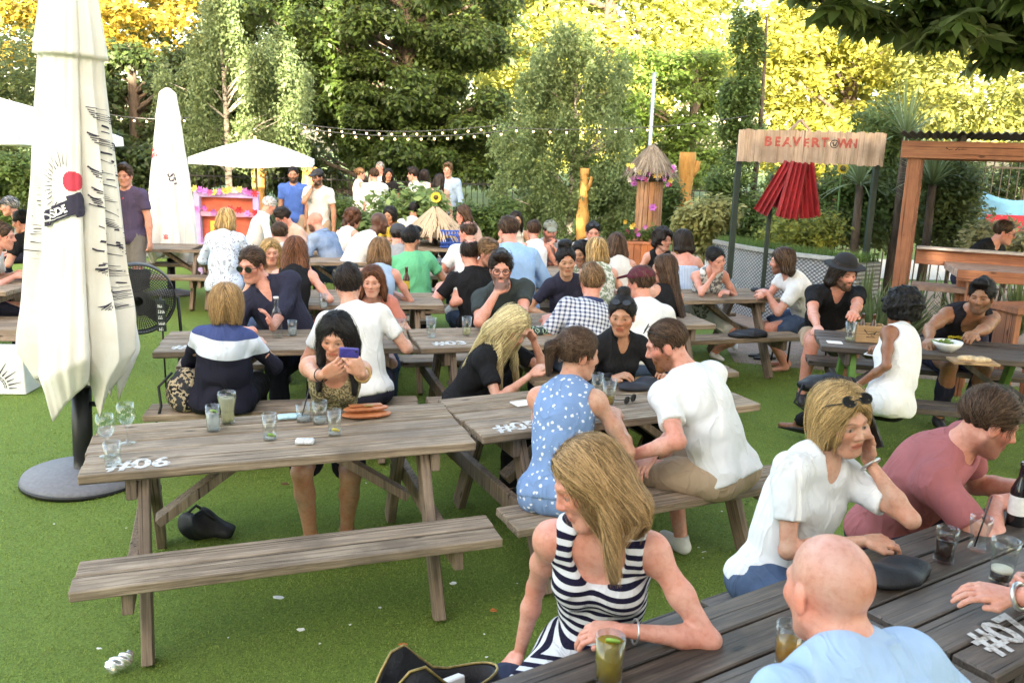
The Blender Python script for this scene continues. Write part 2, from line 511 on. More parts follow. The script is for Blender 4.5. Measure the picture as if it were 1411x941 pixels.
def strands(name, fld, H, M, s, mat, parent, n, step, nstep, width, flow, zmin=-.02, jitter=.005, seedv=None, tip=.02, ymax=.09):
    lo, hi = fld.bounds()
    P = []
    rng = np.random.default_rng(int(abs(H[0] * 977 + H[1] * 331) * 10) % 99991)
    while len(P) < n:
        q = rng.normal(size=(n * 6, 3)); q /= np.linalg.norm(q, axis=1, keepdims=True)
        q = q[q[:, 2] > -.25]
        loc = q * np.array([.082, .10, .092]) + np.array([0, -.014, .04])
        w = H + (loc * s) @ M.T
        for _ in range(3):
            g = fld.grad(w); w = w - g * fld.at(w)[:, None]
        l = (w - H) @ M / s
        ok = (np.abs(fld.at(w)) < .004) & (l[:, 2] > zmin) & (l[:, 1] < ymax)
        P += list(w[ok])
        if len(P) == 0: break
    P = np.array(P[:n]);
    if len(P) < 5: return None
    off = rng.uniform(-.2, 1.0, (len(P), 1)) * jitter; off = np.where(rng.uniform(0, 1, off.shape) < .10, off * 2.2 + .002, off)
    path = []; wob = rng.normal(size=(len(P), 3)) * .32
    prev = None
    for i in range(nstep):
        g = fld.grad(P)
        f = fld.at(P)[:, None]
        Q = P - g * (f - off)
        if prev is not None:
            hang = (g[:, 2:3] < -.35)
            Q = np.where(hang, P, Q)
        path.append(Q)
        l = (Q - H) @ M / s
        dirv = flow(l) @ M.T + V(0, 0, -.0) + wob * .5
        dirv = dirv - g * (dirv * g).sum(1, keepdims=True)
        dirv /= np.linalg.norm(dirv, axis=1, keepdims=True) + 1e-9
        if prev is not None:
            dirv = .6 * dirv + .4 * prev
            dirv = np.where(g[:, 2:3] < -.35, prev * .6 + V(0, 0, -.4), dirv)
            dirv /= np.linalg.norm(dirv, axis=1, keepdims=True) + 1e-9
        prev = dirv
        P = Q + dirv * step
    path = np.array(path)                                   # (nstep, N, 3)
    for i in range(1, len(path)):                           # no strand crosses the face or floats off
        l = (path[i] - H) @ M / s
        bad = ((np.abs(l[:, 0]) < .062) & (l[:, 1] > .045) & (l[:, 2] < .066) & (l[:, 2] > -.2)) | (fld.at(path[i]) > jitter * 2.6 + .008)
        path[i][bad] = path[i - 1][bad]
    S, N, _ = path.shape
    tan = np.gradient(path, axis=0)
    g = np.stack([fld.grad(path[i]) for i in range(0, S)], 0) if N * S < 60000 else np.repeat(fld.grad(path[0])[None], S, 0)
    sd = np.cross(tan, g); sd /= np.linalg.norm(sd, axis=2, keepdims=True) + 1e-9
    wd = width * (1 - np.linspace(0, 1, S) ** 3 * .85)[:, None, None] * rng.uniform(.5, 1.2, (1, N, 1))
    A = path - sd * wd * .5; B = path + sd * wd * .5; Cc = path + g * wd * .25
    verts = np.stack([A, Cc, B], 2).transpose(1, 0, 2, 3).reshape(-1, 3)
    base = (np.arange(N) * S * 3)[:, None, None] + (np.arange(S - 1) * 3)[None, :, None]
    q1 = np.stack([base + 0, base + 1, base + 4, base + 3], -1).reshape(-1, 4)
    q2 = np.stack([base + 1, base + 2, base + 5, base + 4], -1).reshape(-1, 4)
    sr = np.repeat(rng.uniform(0, 1, N), S * 3)
    return verts, np.concatenate([q1, q2]), sr

def folds(P, u, R, F, amp, seed):
    rng = np.random.default_rng(seed); a = rng.uniform(0, 6.28, 6)
    def fn(X, Y, Z):
        x = (X - P[0]) * R[0] + (Y - P[1]) * R[1]; y = (X - P[0]) * F[0] + (Y - P[1]) * F[1]; z = Z - P[2]
        w = .5 * np.sin(9 * x + a[0]) + .5 * np.sin(7 * z + 5 * y + a[1]) + .3 * np.sin(21 * x + 13 * z + a[5])
        r1 = np.abs(np.sin(17 * z + 11 * np.abs(x) + 2.2 * w + a[2])) * 2 - 1; r2 = np.abs(np.sin(12 * x - 10 * z + 2.0 * w + a[3])) * 2 - 1
        r3 = np.sin(47 * z + 30 * x * np.cos(a[0]) + 6 * w)
        m1 = .5 + .5 * np.sin(10 * z + 6 * x + a[4]); m2 = .5 + .5 * np.sin(9 * x - 8 * y + a[5]); m3 = np.exp(-((z - .10) / .12) ** 2)
        return -amp * (r1 * m1 + r2 * m2 * .9 + .35 * r3 * m3) - amp * .5
    return fn

PEOPLE = []
def person(label, H, yaw, seat=.45, s=1.0, sex='m', b=1.0, skin='light', hair='short', hc='brown', beard=None, hy=None, hp=5, hr=0,
           rh=None, lh=None, rcurl=(25, 35), lcurl=(25, 35), rdir=None, ldir=None, rn=None, ln=None, relb=None, lelb=None,
           rf=None, lf=None, top=None, bottom=None, shoes='dark', lean=0.0, slouch=.03, eyewear=None, hat=None, group=None, hang=None,
           hlen=.30, lod=None, extra=None, spine=.70, P=None, eyes=(.03, .02, .015), strand=None, nl=.150):
    H = V(*H); D = math.hypot(H[0], H[1])
    if lod is None: lod = 0 if D < 3.6 else 1 if D < 5.6 else 2 if D < 8.2 else 3
    hb, hh, hd = ((.0100, .0036, .0042), (.0130, .0044, .0050), (.017, .0066, .008), (.022, .0095, .013))[lod]
    thin = (1, 1, 1.12, 1.35)[lod]
    yr = R_(yaw); Fw = V(-sin(yr), cos(yr), 0); Rt = V(cos(yr), sin(yr), 0); Z = V(0, 0, 1)
    hy = yaw if hy is None else hy
    M = head_M(hy, hp, hr)
    hl = lambda x, y, z: H + M @ V(x, y, z) * s
    L = spine * s
    la = R_(yaw + lean); LD = V(-sin(la), cos(la), 0)
    if P is None:
        if seat is not None:
            pz = seat + .095 * s; dz = H[2] - pz
            hor = math.sqrt(L * L - dz * dz) if dz < L else .02
            P = H - LD * hor; P[2] = pz if dz < L + .05 else H[2] - L
        else:
            P = H - Fw * .035 * s; P[2] = H[2] - L
    else: P = V(*P)
    sp = nrm(H - P)
    N = H - s * (sp * nl + Z * .02 + M @ V(0, .035, 0))
    u = nrm(N - P); Ft = nrm(Fw - u * (Fw @ u)); Rr = np.cross(Ft, u)
    lt = np.linalg.norm(N - P)
    bow = slouch * s
    pt = lambda t: P + u * lt * t - Ft * bow * 4 * t * (1 - t)
    W, C = pt(.34), pt(.68)
    male = sex == 'm'
    sw = (.178 if male else .150) * s
    F = Field()
    body = []                                            # torso primitives, reused by the clothes
    MB3 = np.stack([Rr, Ft, u], 1)
    def T(kind, *a, **k): body.append((kind, a, k))
    if male:
        T('ell', P, (.160 * s * b, .118 * s * b, .125 * s), MB3, k=.05)
        T('ell', W + Ft * .01 * (b - 1) * 5 * s, (.143 * s * b, .104 * s * b, .135 * s), MB3, k=.06)
        T('ell', C, (.165 * s * (.5 + .5 * b), .116 * s * b, .175 * s), MB3, k=.06)
        for sg in (-1, 1): T('ell', C + (Ft * .075 + Rr * sg * .075 + u * .05) * s, (.075 * s, .040 * s, .06 * s), MB3, k=.04)
    else:
        T('ell', P, (.165 * s * b, .118 * s * b, .125 * s), MB3, k=.05)
        T('ell', W, (.118 * s * b, .088 * s * b, .13 * s), MB3, k=.06)
        T('ell', C, (.136 * s * (.5 + .5 * b), .098 * s * b, .165 * s), MB3, k=.06)
        for sg in (-1, 1): T('ell', C + (Ft * .078 + Rr * sg * .064 - u * .015) * s, (.060 * s, .052 * s, .060 * s), MB3, k=.035)
    for sg in (-1, 1): T('ell', P + (-Ft * .045 + Rr * sg * .075 - u * .03) * s * b, (.095 * s, .09 * s, .09 * s), MB3, k=.05)
    Sh = {}
    for sg in (-1, 1):
        Sh[sg] = N + (Rr * sg * sw - u * .050 * s + Ft * .012 * s)
        T('cap', N - u * .05 * s, Sh[sg] - Rr * sg * .02 * s, .062 * s * (.5 + .5 * b), .054 * s, k=.05)
        T('ell', N - Ft * .012 * s - u * .022 * s, (.080 * s, .060 * s, .055 * s), MB3, k=.04) if sg == 1 else None
        T('cap', N + u * .018 * s + Rr * sg * .02 * s, Sh[sg] - Rr * sg * .05 * s + u * .012 * s, .034 * s, .032 * s, k=.05)
    for kind, a, k in body: getattr(F, kind)(*a, **k)
    if seat is not None: F.plane((0, 0, seat - .002), (0, 0, -1), .02)
    nr = (.056 if male else .045) * s
    F.cap(N - u * .02 * s, hl(0, -.022, -.04), nr * 1.08, nr, k=.04)
    # arms
    l1, l2 = .285 * s, .255 * s
    am = (.046 if male else .0345) * s * (.6 + .4 * b)
    arms = {}
    fine = ([], [], [])
    def loc(t):
        if t[0] == 'W': return V(*t[1:])
        if t[0] == 'H': return hl(*t[1:])
        return V(P[0], P[1], 0) + Rt * t[-3] + Fw * t[-2] + Z * t[-1]
    for sg, tg, cu, dr, nn, el in ((1, rh, rcurl, rdir, rn, relb), (-1, lh, lcurl, ldir, ln, lelb)):
        if tg is None: tg = (sg * .13, .38, .80) if seat is not None else (sg * .26, .04, P[2] - .07)
        w = loc(tg)
        hint = (Rt * sg * .55 - Z * .7 - Fw * .15) if el is None else Rt * el[0] + Fw * el[1] + Z * el[2]
        E, Wr = two_bone(Sh[sg], w, l1, l2, hint)
        arms[sg] = (Sh[sg], E, Wr)
        dl = 1.0 if male else .84
        F.ell(Sh[sg] - u * .008 * s, (.055 * s * dl, .053 * s * dl, .060 * s * dl), MB3, k=.04)
        mid = Sh[sg] * .5 + E * .5
        F.cap(Sh[sg], mid, am * 1.06, am * 1.0, k=.03); F.cap(mid, E, am * 1.0, am * .82, k=.03)
        fm = E * .68 + Wr * .32
        F.cap(E - nrm(Wr - E) * .010 * s, E, am * .62, am * .60, k=.012); F.cap(E, fm, am * .80, am * .88, k=.02); F.cap(fm, Wr, am * .86, am * .55, k=.02)
        d = (Wr - E) if dr is None else Rt * dr[0] + Fw * dr[1] + Z * dr[2]
        n = (-Z - Rt * sg * .4) if nn is None else Rt * nn[0] + Fw * nn[1] + Z * nn[2]
        d = nrm(d); n = n - d * (n @ d)
        if np.linalg.norm(n) < .1: n = -Rt * sg
        n = nrm(n)
        # thumb side: right hand d x n points to the thumb when the palm faces n
        add_hand(F, Wr, d, n, -sg, s * (1.0 if male else .93), cu, thin)
        if D < 8:
            for i in range(3):
                c = (Wr + d * .09 * s)[i]; fine[i].append((c - .105 * s, c + .105 * s, hd))
        body_arm = None
    # legs
    legs = {}
    tm = (.082 if male else .084) * s * (.5 + .5 * b)
    for sg, ft in ((1, rf), (-1, lf)):
        hip = P + Rr * sg * .088 * s - u * .02 * s
        if seat is not None:
            A = (sg * .12, .36, .085) if ft is None else ft
            hint = Fw * .8 + Z * 1.0 + Rt * sg * .12
        else:
            A = (sg * .10, .02, .085) if ft is None else ft
            hint = Fw
        A = loc(A)
        ll = .44 * s if seat is not None else max(.40 * s, (hip[2] - .08) / 2 + .008)
        K, A = two_bone(hip, A, ll, ll * .97, hint)
        fd = nrm(Fw * 1.0 + Rt * sg * .25); legs[sg] = (hip, K, A, fd)
        F.cap(hip, K, tm, tm * .68, k=.05)
        cm = K * .65 + A * .35
        F.cap(K, cm, tm * .66, tm * .66, k=.02); F.cap(cm, A, tm * .64, .036 * s, k=.02)
        F.cap(A - Z * .045 * s - fd * .03 * s, A - Z * .058 * s + fd * .14 * s, .034 * s, .024 * s, k=.025)
    # head
    def hc_(c, rad, k, op='add'): F.ell(hl(*c), V(*rad) * s, M, k=k, op=op)
    def hk(a, b_, r1, r2, k, op='add'): F.cap(hl(*a), hl(*b_), r1 * s, r2 * s, k=k, op=op)
    jw = 1.0 if male else .86
    hc_((0, -.014, .036), (.074, .094, .086), .02)
    hc_((0, .030, -.030), (.057 * (.5 + .5 * jw), .060, .080), .03)
    hk((0, .058, -.096), (0, .062 if male else .058, -.094), .024 * jw, (.024 if male else .019), .025)
    for sg in (-1, 1):
        hk((sg * .054 * jw, -.004, -.048), (sg * .020, .058, -.096), .018, .017, .03)
        hc_((sg * .040, .052, -.016), (.026, .026, .022), .03)
        hk((sg * .012, .086 if male else .083, .028), (sg * .044, .066, .026), .010 if male else .008, .009 if male else .007, .018)
        hc_((sg * .031, .094, .004), (.020, .016, .0125), .010, 'sub')
        hc_((sg * .031, .0695, .004), (.0140, .0140, .0125), .004)
        hc_((sg * .076, -.006, -.006), (.009, .020, .031), .008)
        hk((sg * .009, .094, -.028), (sg * .012, .089, -.028), .0085, .0075, .006)
    hk((0, .084, .018), (0, .107 if male else .102, -.022), .0085 if male else .007, .0120 if male else .0095, .012)
    hk((-.019, .0825, -.054), (.019, .0825, -.054), .0065, .0065, .010)
    hk((-.015, .081, -.066), (.015, .081, -.066), .0075, .0075, .010)
    hk((-.022, .0925, -.0598), (.022, .0925, -.0598), .0022, .0022, .003, 'sub')
    for i in range(3):
        ext = (np.abs(M[i]) * V(.085, .115, .125)).sum() * s
        fine[i].append((H[i] - ext, H[i] + ext, hh))
    vs, qs = field_mesh(F, hb, fine)
    # colour of skin, lips, eyes, brows, stubble
    sk = V(*SKIN[skin]); col = np.repeat(sk[None], len(vs), 0)
    l = (vs - H) @ M / s; x, y, z = l.T; ax_ = np.abs(x)
    near = (np.abs(l) < .14).all(1)
    hcv = V(*HAIRC[hc])
    def paint(w, c):
        w = np.clip(w, 0, 1)[:, None] * near[:, None]
        col[:] = col * (1 - w) + V(*c) * w
    sm = lambda d, e: np.clip(.5 - d / e, 0, 1)
    e2 = hh * 1.2
    front = sm(.03 - y, .02)
    paint(.35 * sm(np.hypot(ax_ - .042, z + .022) - .022, .03) * front, sk * V(1.05, .78, .72))
    paint(.30 * sm(np.sqrt(x ** 2 + (z + .022) ** 2 + (y - .107) ** 2) - .014, .02), sk * V(1.02, .72, .66))
    paint(.35 * sm(np.hypot(ax_ - .078, (z + .006) * .6) - .02, .02), sk * V(1.05, .68, .6))
    lipc = sk * V(.82, .50, .48) if male else sk * V(.85, .38, .38)
    paint((.5 if male else .8) * sm(np.maximum(ax_ - .023, np.abs(z + .060) - .0115 + ax_ * .25), e2) * sm(.07 - y, .01), lipc)
    paint(.85 * sm(np.maximum(ax_ - .023, np.abs(z + .0598) - .0016), e2 * .8) * sm(.07 - y, .01), sk * .25)
    if beard:
        bc = V(*HAIRC[beard[0]]); amt = beard[1]
        jawl = sm(z + .046 - .35 * np.clip(ax_ - .035, 0, 1) * 2.2, .02) * sm(-.015 - y, .02)
        lipm = 1 - sm(np.maximum(ax_ - .019, np.abs(z + .061) - .009), .006)
        must = sm(np.maximum(ax_ - .028, np.abs(z + .046) - .007), .008)
        paint(amt * np.maximum(jawl * lipm * sm(-(z + .125), .02), must) * sm(-.02 - y, .02) * (ax_ < .075), bc * .8 + sk * .06)
    if hair in ('bald', 'shaved'):
        a = .50 if hair == 'shaved' else .26
        paint(a * sm(-(z - .015 - .5 * np.clip(y, 0, 1)), .03) * sm(y - .075, .02), hcv * .7 + sk * .3)
    browc = hcv if hc not in ('pale', 'white', 'grey', 'blonde') else V(.16, .10, .05)
    paint(.80 * sm(np.maximum(np.abs(ax_ - .032) - .017, np.abs(z - (.0275 if male else .0305) + .22 * np.abs(ax_ - .028)) - (.0038 if male else .0022)), e2) * sm(.05 - y, .01), browc * .8)
    ex, ez = ax_ - .031, z - .004
    lid = np.maximum(np.abs(ex) - .0140, np.abs(ez + .0008) - .0044 + 16 * ex ** 2)
    paint(.75 * sm(lid - .0022, e2) * sm(.06 - y, .01), sk * .22)
    if lod < 2: paint((.95 if lod == 0 else .6) * sm(lid, e2) * sm(.06 - y, .01), np.minimum(V(.42, .38, .36), sk * 1.35 + .02))
    paint(.98 * sm(np.hypot(ex, ez + .0005) - .0056, e2) * sm(.06 - y, .01), eyes)
    rt = empty('person', (0, 0, 0), 0, label, 'person', group)
    rt.location = (P[0], P[1], 0)
    O = V(P[0], P[1], 0)
    mesh_np('body', vs - O, quads=qs, mat=skin_mat(), parent=rt, attrs={'Col': np.c_[col, np.ones(len(col))]})
    sd = int(abs(H[0] * 1000) + abs(H[1] * 100)) % 9973

    def svcoord(v):
        d = v - P
        zz = d @ u / .60
        fwd = np.clip(d @ Fw - .14, 0, 2)
        return np.stack([d @ Rr, d @ Ft, (d @ u) * 1.0 - fwd * .9 * np.clip((.24 - d @ u) / .12, 0, 1)], 1)
    def emit(name, fld, h, mat):
        v, q = field_mesh(fld, h)
        if len(v) < 8: return None
        return mesh_np(name, v - O, quads=q, mat=mat, parent=rt, attrs={'sv': svcoord(v)})
    hcl = (.0085, .0115, .017, .022)[lod]
    # trousers first so the top hangs over them
    if bottom:
        B = Field(); kind = bottom[0]; inf = {'trousers': .011, 'shorts': .016, 'skirt': .018, 'leggings': .006}[kind]
        for kd, a, k in body:
            if kd == 'ell' and (a[0] is P or np.linalg.norm(a[0] - P) < .12 * s): getattr(B, kd)(*a, **{**k, 'infl': .003})
        if seat is not None: B.plane((0, 0, seat + .001), (0, 0, -1), .02)
        for sg in (-1, 1):
            hip, K, A, fd = legs[sg]
            cut = None if kind in ('trousers', 'leggings') else (None, .80 if kind == 'shorts' else .74)
            B.cap(hip, K, tm, tm * (.72 if kind == 'leggings' else .84), k=.04, cut=cut, infl=inf)
            if cut is None:
                cm = K * .5 + A * .5
                B.cap(K, cm, tm * .70, tm * .64, k=.02, infl=inf); B.cap(cm, A, tm * .64, .045 * s, k=.02, infl=inf * .8, cut=(None, .93))
        if kind == 'skirt':
            k1 = legs[1][0] * .3 + legs[1][1] * .7; k2 = legs[-1][0] * .3 + legs[-1][1] * .7
            B.cap(k1, k2, tm * .8, k=.05); B.cap(legs[1][0], legs[-1][0], tm, k=.05)
        B.plane(W - u * .03 * s, u)
        B.ripple(folds(P, u, Rt, Fw, .0035, sd + 3))
        emit({'trousers': 'trousers', 'shorts': 'shorts', 'skirt': 'skirt', 'leggings': 'trousers'}[kind], B, hcl, bottom[1])
    if shoes:
        smat = {'dark': plain('shoe_dark', (.03, .028, .03), .5), 'white': plain('shoe_white', (.7, .69, .66), .6), 'tan': plain('shoe_tan', (.30, .17, .08), .6),
                'black': plain('shoe_black', (.012, .012, .013), .35)}[shoes]
        for sg in (-1, 1):
            hip, K, A, fd = legs[sg]; S_ = Field()
            S_.cap(A - Z * .048 * s - fd * .035 * s, A - Z * .058 * s + fd * .15 * s, .040 * s, .030 * s, k=.02)
            if shoes != 'black': S_.cap(A, A - Z * .05 * s, .045 * s, .042 * s, k=.02)
            S_.plane(A + Z * (.0 if shoes != 'black' else -.035) * s, Z + Fw * .25)
            S_.plane(V(0, 0, A[2] - .083 * s), -Z)
            v, q = field_mesh(S_, max(.009, hcl * .8))
            if len(v) > 8: mesh_np('shoe', v - O, quads=q, mat=smat, parent=rt)
    if top:
        kind, mat = top[0], top[1]; o = top[2] if len(top) > 2 else {}
        loose = o.get('loose', .009)
        T_ = Field()
        for kd, a, k in body:
            if kd == 'cap' and kind in ('strapless',): continue
            getattr(T_, kd)(*a, **{**k, 'infl': loose * s})
        if kind in ('tee', 'long') or 'loose' in o:
            wr = V(.140 if male else .126, .104 if male else .096, .20) * s * (.3 + .7 * b)
            T_.ell(pt(.36) + Ft * .012 * s, wr, MB3, k=.06, infl=loose * s)
        slv = o.get('sleeve', .62 if kind == 'tee' else 2.0 if kind == 'long' else 0)
        if slv:
            for sg in (-1, 1):
                a_, E, Wr = arms[sg]
                dl = 1.0 if male else .84; T_.ell(a_ - u * .008 * s, (.055 * s * dl, .053 * s * dl, .060 * s * dl), MB3, k=.04, infl=loose * s)
                ti = loose * (1.5 if kind == 'tee' else 1.0) * s
                T_.cap(a_, E, am * 1.05, am * .92, k=.03, infl=ti, cut=(None, min(slv, 1.0) if slv < 1.02 else None))
                if slv > 1.02: T_.cap(E, Wr, am * .9, am * .66, k=.02, infl=loose * s, cut=(None, min(slv - 1, .97)))
        if seat is not None and kind != 'dress': T_.plane((0, 0, seat + .003), (0, 0, -1), .02)
        neck = o.get('neck', 'crew')
        hem = max(o.get('hem', -.03), -.05 if 'loose' not in o else -.13) if seat is not None else o.get('hem', -.12)
        if kind == 'dress':
            for sg in (-1, 1):
                hip, K, A, fd = legs[sg]; T_.cap(hip, K, tm * 1.02, tm * .86, k=.05, infl=.012, cut=(None, o.get('skirt', .8)))
            k1 = legs[1][0] * .4 + legs[1][1] * .6; k2 = legs[-1][0] * .4 + legs[-1][1] * .6
            T_.cap(k1, k2, tm * .82, k=.05); T_.cap(legs[1][0], legs[-1][0], tm * 1.0, k=.05)
        T_.ripple(folds(P, u, Rt, Fw, o.get('fold', .0065 if kind in ('tee', 'long') else .005) * s, sd))
        if kind == 'strapless': T_.plane(C + u * .055 * s, u)
        elif neck == 'crew': T_.ell(N + Ft * .046 * s + u * .050 * s, V(.060, .062, .062) * s * (1 if male else .92), MB3, k=.006, op='sub')
        elif neck == 'v':
            T_.ell(N + Ft * .044 * s + u * .050 * s, V(.060, .062, .060) * s, MB3, k=.006, op='sub')
            T_.cap(N + Ft * .09 * s + u * .02 * s, C + Ft * .15 * s + u * .045 * s, .058 * s, .008 * s, k=.008, op='sub')
        elif neck == 'open':
            T_.cap(N + Ft * .085 * s + u * .03 * s, C + Ft * .15 * s + u * .01 * s, .052 * s, .010 * s, k=.008, op='sub')
            T_.ell(N + Ft * .035 * s + u * .035 * s, V(.060, .062, .05) * s, MB3, k=.01, op='sub')
        elif neck == 'scoop':
            T_.ell(N + Ft * .085 * s - u * .035 * s, V(.078, .085, .105) * s, MB3, k=.006, op='sub')
            T_.ell(N + u * .042 * s, V(.085, .08, .058) * s, MB3, k=.006, op='sub')
        if kind in ('tank', 'dress', 'strap'):
            wd_ = .075 if kind != 'strap' else .098
            for sg in (-1, 1):
                T_.ell(Sh[sg] + (Rr * sg * .040 + u * .01) * s, V(wd_, .12, .085) * s, MB3, k=.012, op='sub')
        if kind != 'dress':
            T_.plane(P + u * hem * s, -u)
        emit({'tee': 't_shirt', 'long': 'shirt', 'tank': 'vest_top', 'strap': 'camisole', 'strapless': 'strapless_top', 'dress': 'dress'}[kind] if 'name' not in o else o['name'], T_, hcl, mat)
        if o.get('collar'):
            m = MB(); pts = []
            for i in range(15):
                a = R_(-148 + 296 * i / 14) + pi / 2 + pi
                r = nr * 1.32
                pts.append((a, r))
            n0 = len(m.v)
            vsx = []; 
            for (a, r) in pts:
                dv = Rr * cos(a) + Ft * sin(a)
                low = .012 + .03 * max(0, sin(a))
                vsx += [N + dv * r + u * .048 * s, N + dv * (r + .016 * s) + u * .050 * s, N + dv * (r + .030 * s) + u * (.006 - low) * s, N + dv * (r + .012 * s) + u * (.0 - low) * s]
            fs = []
            for i in range(14):
                for k in range(3): fs.append((i * 4 + k, i * 4 + k + 1, (i + 1) * 4 + k + 1, (i + 1) * 4 + k))
            m.add([p - O for p in vsx], fs, True); m.build('collar', mat, rt)
    # hair
    if hair not in ('bald', 'shaved', None):
        G = Field(); hm = hair_mat(hc)
        def gc(c, rad, k=.02, op='add'): G.ell(hl(*c), V(*rad) * s, M, k=k, op=op)
        def gk(a, b_, r1, r2, k=.03, op='add'): G.cap(hl(*a), hl(*b_), r1 * s, r2 * s, k=k, op=op)
        base, _, mod = hair.partition('+')
        th = {'short': .009, 'crop': .005, 'quiff': .012, 'messy': .015, 'afro': .045, 'curly': .032, 'long': .014, 'bob': .020, 'tied': .010, 'pony': .010, 'shag': .024}[base]
        gc((0, -.016, .042), (.075 + th, .094 + th, .084 + th))
        if base == 'quiff': gk((-.03, .07, .115), (.03, .07, .118), .028, .03); gk((0, -.02, .13), (0, .05, .125), .035, .03)
        if base == 'messy':
            for i in range(9):
                a = i * 2.4; gc((.05 * cos(a), -.01 + .06 * sin(a), .115 - .012 * (i % 3)), (.03, .03, .026))
        if base == 'bob':
            for sg in (-1, 1):
                gc((sg * .060, -.015, -.035), (.036, .060, .075), .04)
            gc((0, -.068, -.035), (.070, .046, .072), .04)
        tail = None
        bk = hang if hang is not None else None
        if base in ('long', 'shag', 'curly', 'afro') or 'side' in mod:
            Lh = hlen * s
            if base in ('long', 'shag'):
                for o in (-.066, -.034, 0, .034, .066):
                    a = hl(o, -.062 - .03 * (1 - abs(o) / .07), .0); m_ = hl(o * 1.12, -.085, -.085)
                    if bk is not None: e = m_ + nrm(bk) * Lh
                    else:
                        e = m_ + V(0, 0, -Lh); bp = C - Ft * (.155 * s) + Rr * o * 1.9
                        dback = (e - bp) @ Ft
                        if dback > 0 and Lh > .10: e = e - Ft * min(dback, .5 * Lh)
                    G.cap(a, m_, .034 * s, .032 * s, k=.03); G.cap(m_, e, .032 * s, .020 * s, k=.03)
                for sg in (-1, 1):
                    a = hl(sg * .070, -.005, .03); m_ = hl(sg * .079, -.012, -.075)
                    G.cap(a, m_, .024 * s, .024 * s, k=.03)
                    e = m_ + V(0, 0, -Lh * .75) + Rr * sg * .02 + (Ft * .05 if 'front' in mod else -Ft * .02)
                    if bk is not None: e = m_ + nrm(bk) * Lh * .8
                    G.cap(m_, e, .024 * s, .016 * s, k=.03)
            if base == 'curly':
                for i in range(16):
                    a = 2.4 * i; zz = .10 - .013 * i
                    gc((.085 * cos(a), -.03 + .07 * sin(a) - .02, zz), (.036, .036, .036), .02)
        if base == 'tied':
            gc((0, -.055, .150) if 'top' in mod else (0, -.125, .06), (.042, .040, .036), .015)
            if 'big' in mod: gc((0, -.03, .155), (.065, .06, .042), .02)
        if base == 'pony':
            a = hl(0, -.105, .055); m_ = hl(0, -.150, .02); e = m_ + V(0, 0, -hlen * s) - Ft * .02
            G.cap(a, m_, .022 * s, .026 * s, k=.02); G.cap(m_, e, .030 * s, .014 * s, k=.02)
        hz = {'quiff': .085, 'short': .078, 'crop': .075, 'messy': .07}.get(base, .080)
        if 'fringe' in mod: hz = .036
        gc((0, .120, hz - .115), (.066, .082, .122), .030, 'sub')
        if base in ('short', 'crop', 'quiff', 'messy', 'tied', 'pony'):
            if base not in ('tied', 'pony'): G.plane(hl(0, 0, -.030), M @ V(0, .35, -.94), .01)
            else: gc((0, .02, -.115), (.12, .13, .085), .02, 'sub')
            for sg in (-1, 1): gc((sg * .090, .004, -.012), (.022, .030, .042), .008, 'sub')
        if 'recede' in mod: gc((0, .10, .095), (.055, .06, .05), .02, 'sub')
        if 'bald' in mod: gc((0, -.02, .14), (.062, .08, .06), .02, 'sub')
        fa = {'afro': .012, 'curly': .009, 'messy': .006}.get(base, .0022)
        ff = {'afro': 85, 'curly': 65, 'messy': 60}.get(base, 0)
        rngh = np.random.default_rng(sd); pa = rngh.uniform(0, 6, 4)
        if ff:
            G.ripple(lambda X, Y, Z_: fa * (np.sin(ff * X + 2 * np.sin(30 * Z_) + pa[0]) * np.sin(ff * Y + 2 * np.sin(28 * X) + pa[1]) + .6 * np.sin(ff * Z_ + 2 * np.sin(33 * Y) + pa[2])))
        else:
            def rp(X, Y, Z_):
                lx = (X - H[0]) * M[0, 0] + (Y - H[1]) * M[1, 0]; ly = (X - H[0]) * M[0, 1] + (Y - H[1]) * M[1, 1]
                an = np.arctan2(lx, -ly + .02)
                return fa * (np.sin(an * 17 + 14 * (Z_ - H[2]) + pa[0]) + .7 * np.sin(an * 31 - 9 * (Z_ - H[2]) + pa[1]))
            G.ripple(rp)
        hv, hq = field_mesh(G, (.0055, .0068, .0095, .0125)[lod])
        sr = np.full(len(hv), .06)
        ns = (5200, 2400, 900, 260)[lod] if strand is None else strand
        if ns and len(hv) > 20:
            if base in ('long', 'bob', 'shag'): st, k, flow = .018 * s, int(6 + hlen / .018) if base != 'bob' else 11, (lambda l: np.stack([np.sign(l[:, 0]) * (.35 + 4 * np.clip(l[:, 1] + .02, 0, .08) * (l[:, 2] > .05)), -.25 - 6 * np.clip(l[:, 1], 0, .1) * (l[:, 2] > -.03), np.full(len(l), -1.0)], 1))
            elif base in ('tied',): st, k, flow = .016 * s, 7, (lambda l: np.array([[0, -.055, .150 if 'top' in mod else .06]]) - l)
            elif base == 'pony': st, k, flow = .016 * s, 8, (lambda l: np.array([[0, -.105, .055]]) - l)
            elif base in ('afro', 'curly'): st, k, flow = .009 * s, 5, (lambda l: np.sin(l[:, [1, 2, 0]] * 160 + 1.3))
            else: st, k, flow = .0105 * s, 6, (lambda l: np.stack([.3 + 1.5 * l[:, 0] * 8, -.5 + 0 * l[:, 0], -.6 * (l[:, 2] < .06) - .1], 1))
            wd = (.0016, .0028, .0048, .008)[lod] * (1.0 if base in ('long', 'bob', 'pony', 'tied', 'shag') else .9)
            res = strands('strands', G, H, M, s, hm, rt, ns, st, k, wd, flow, jitter=.004 if base in ('tied', 'pony', 'crop') else .012 if base in ('short', 'quiff', 'messy') else .006, zmin=-.09 if base not in ('long', 'bob', 'shag') else -.03)
            if res is not None:
                v2, q2, s2 = res
                hq = np.concatenate([hq, q2 + len(hv)]); hv = np.concatenate([hv, v2]); sr = np.concatenate([sr, s2])
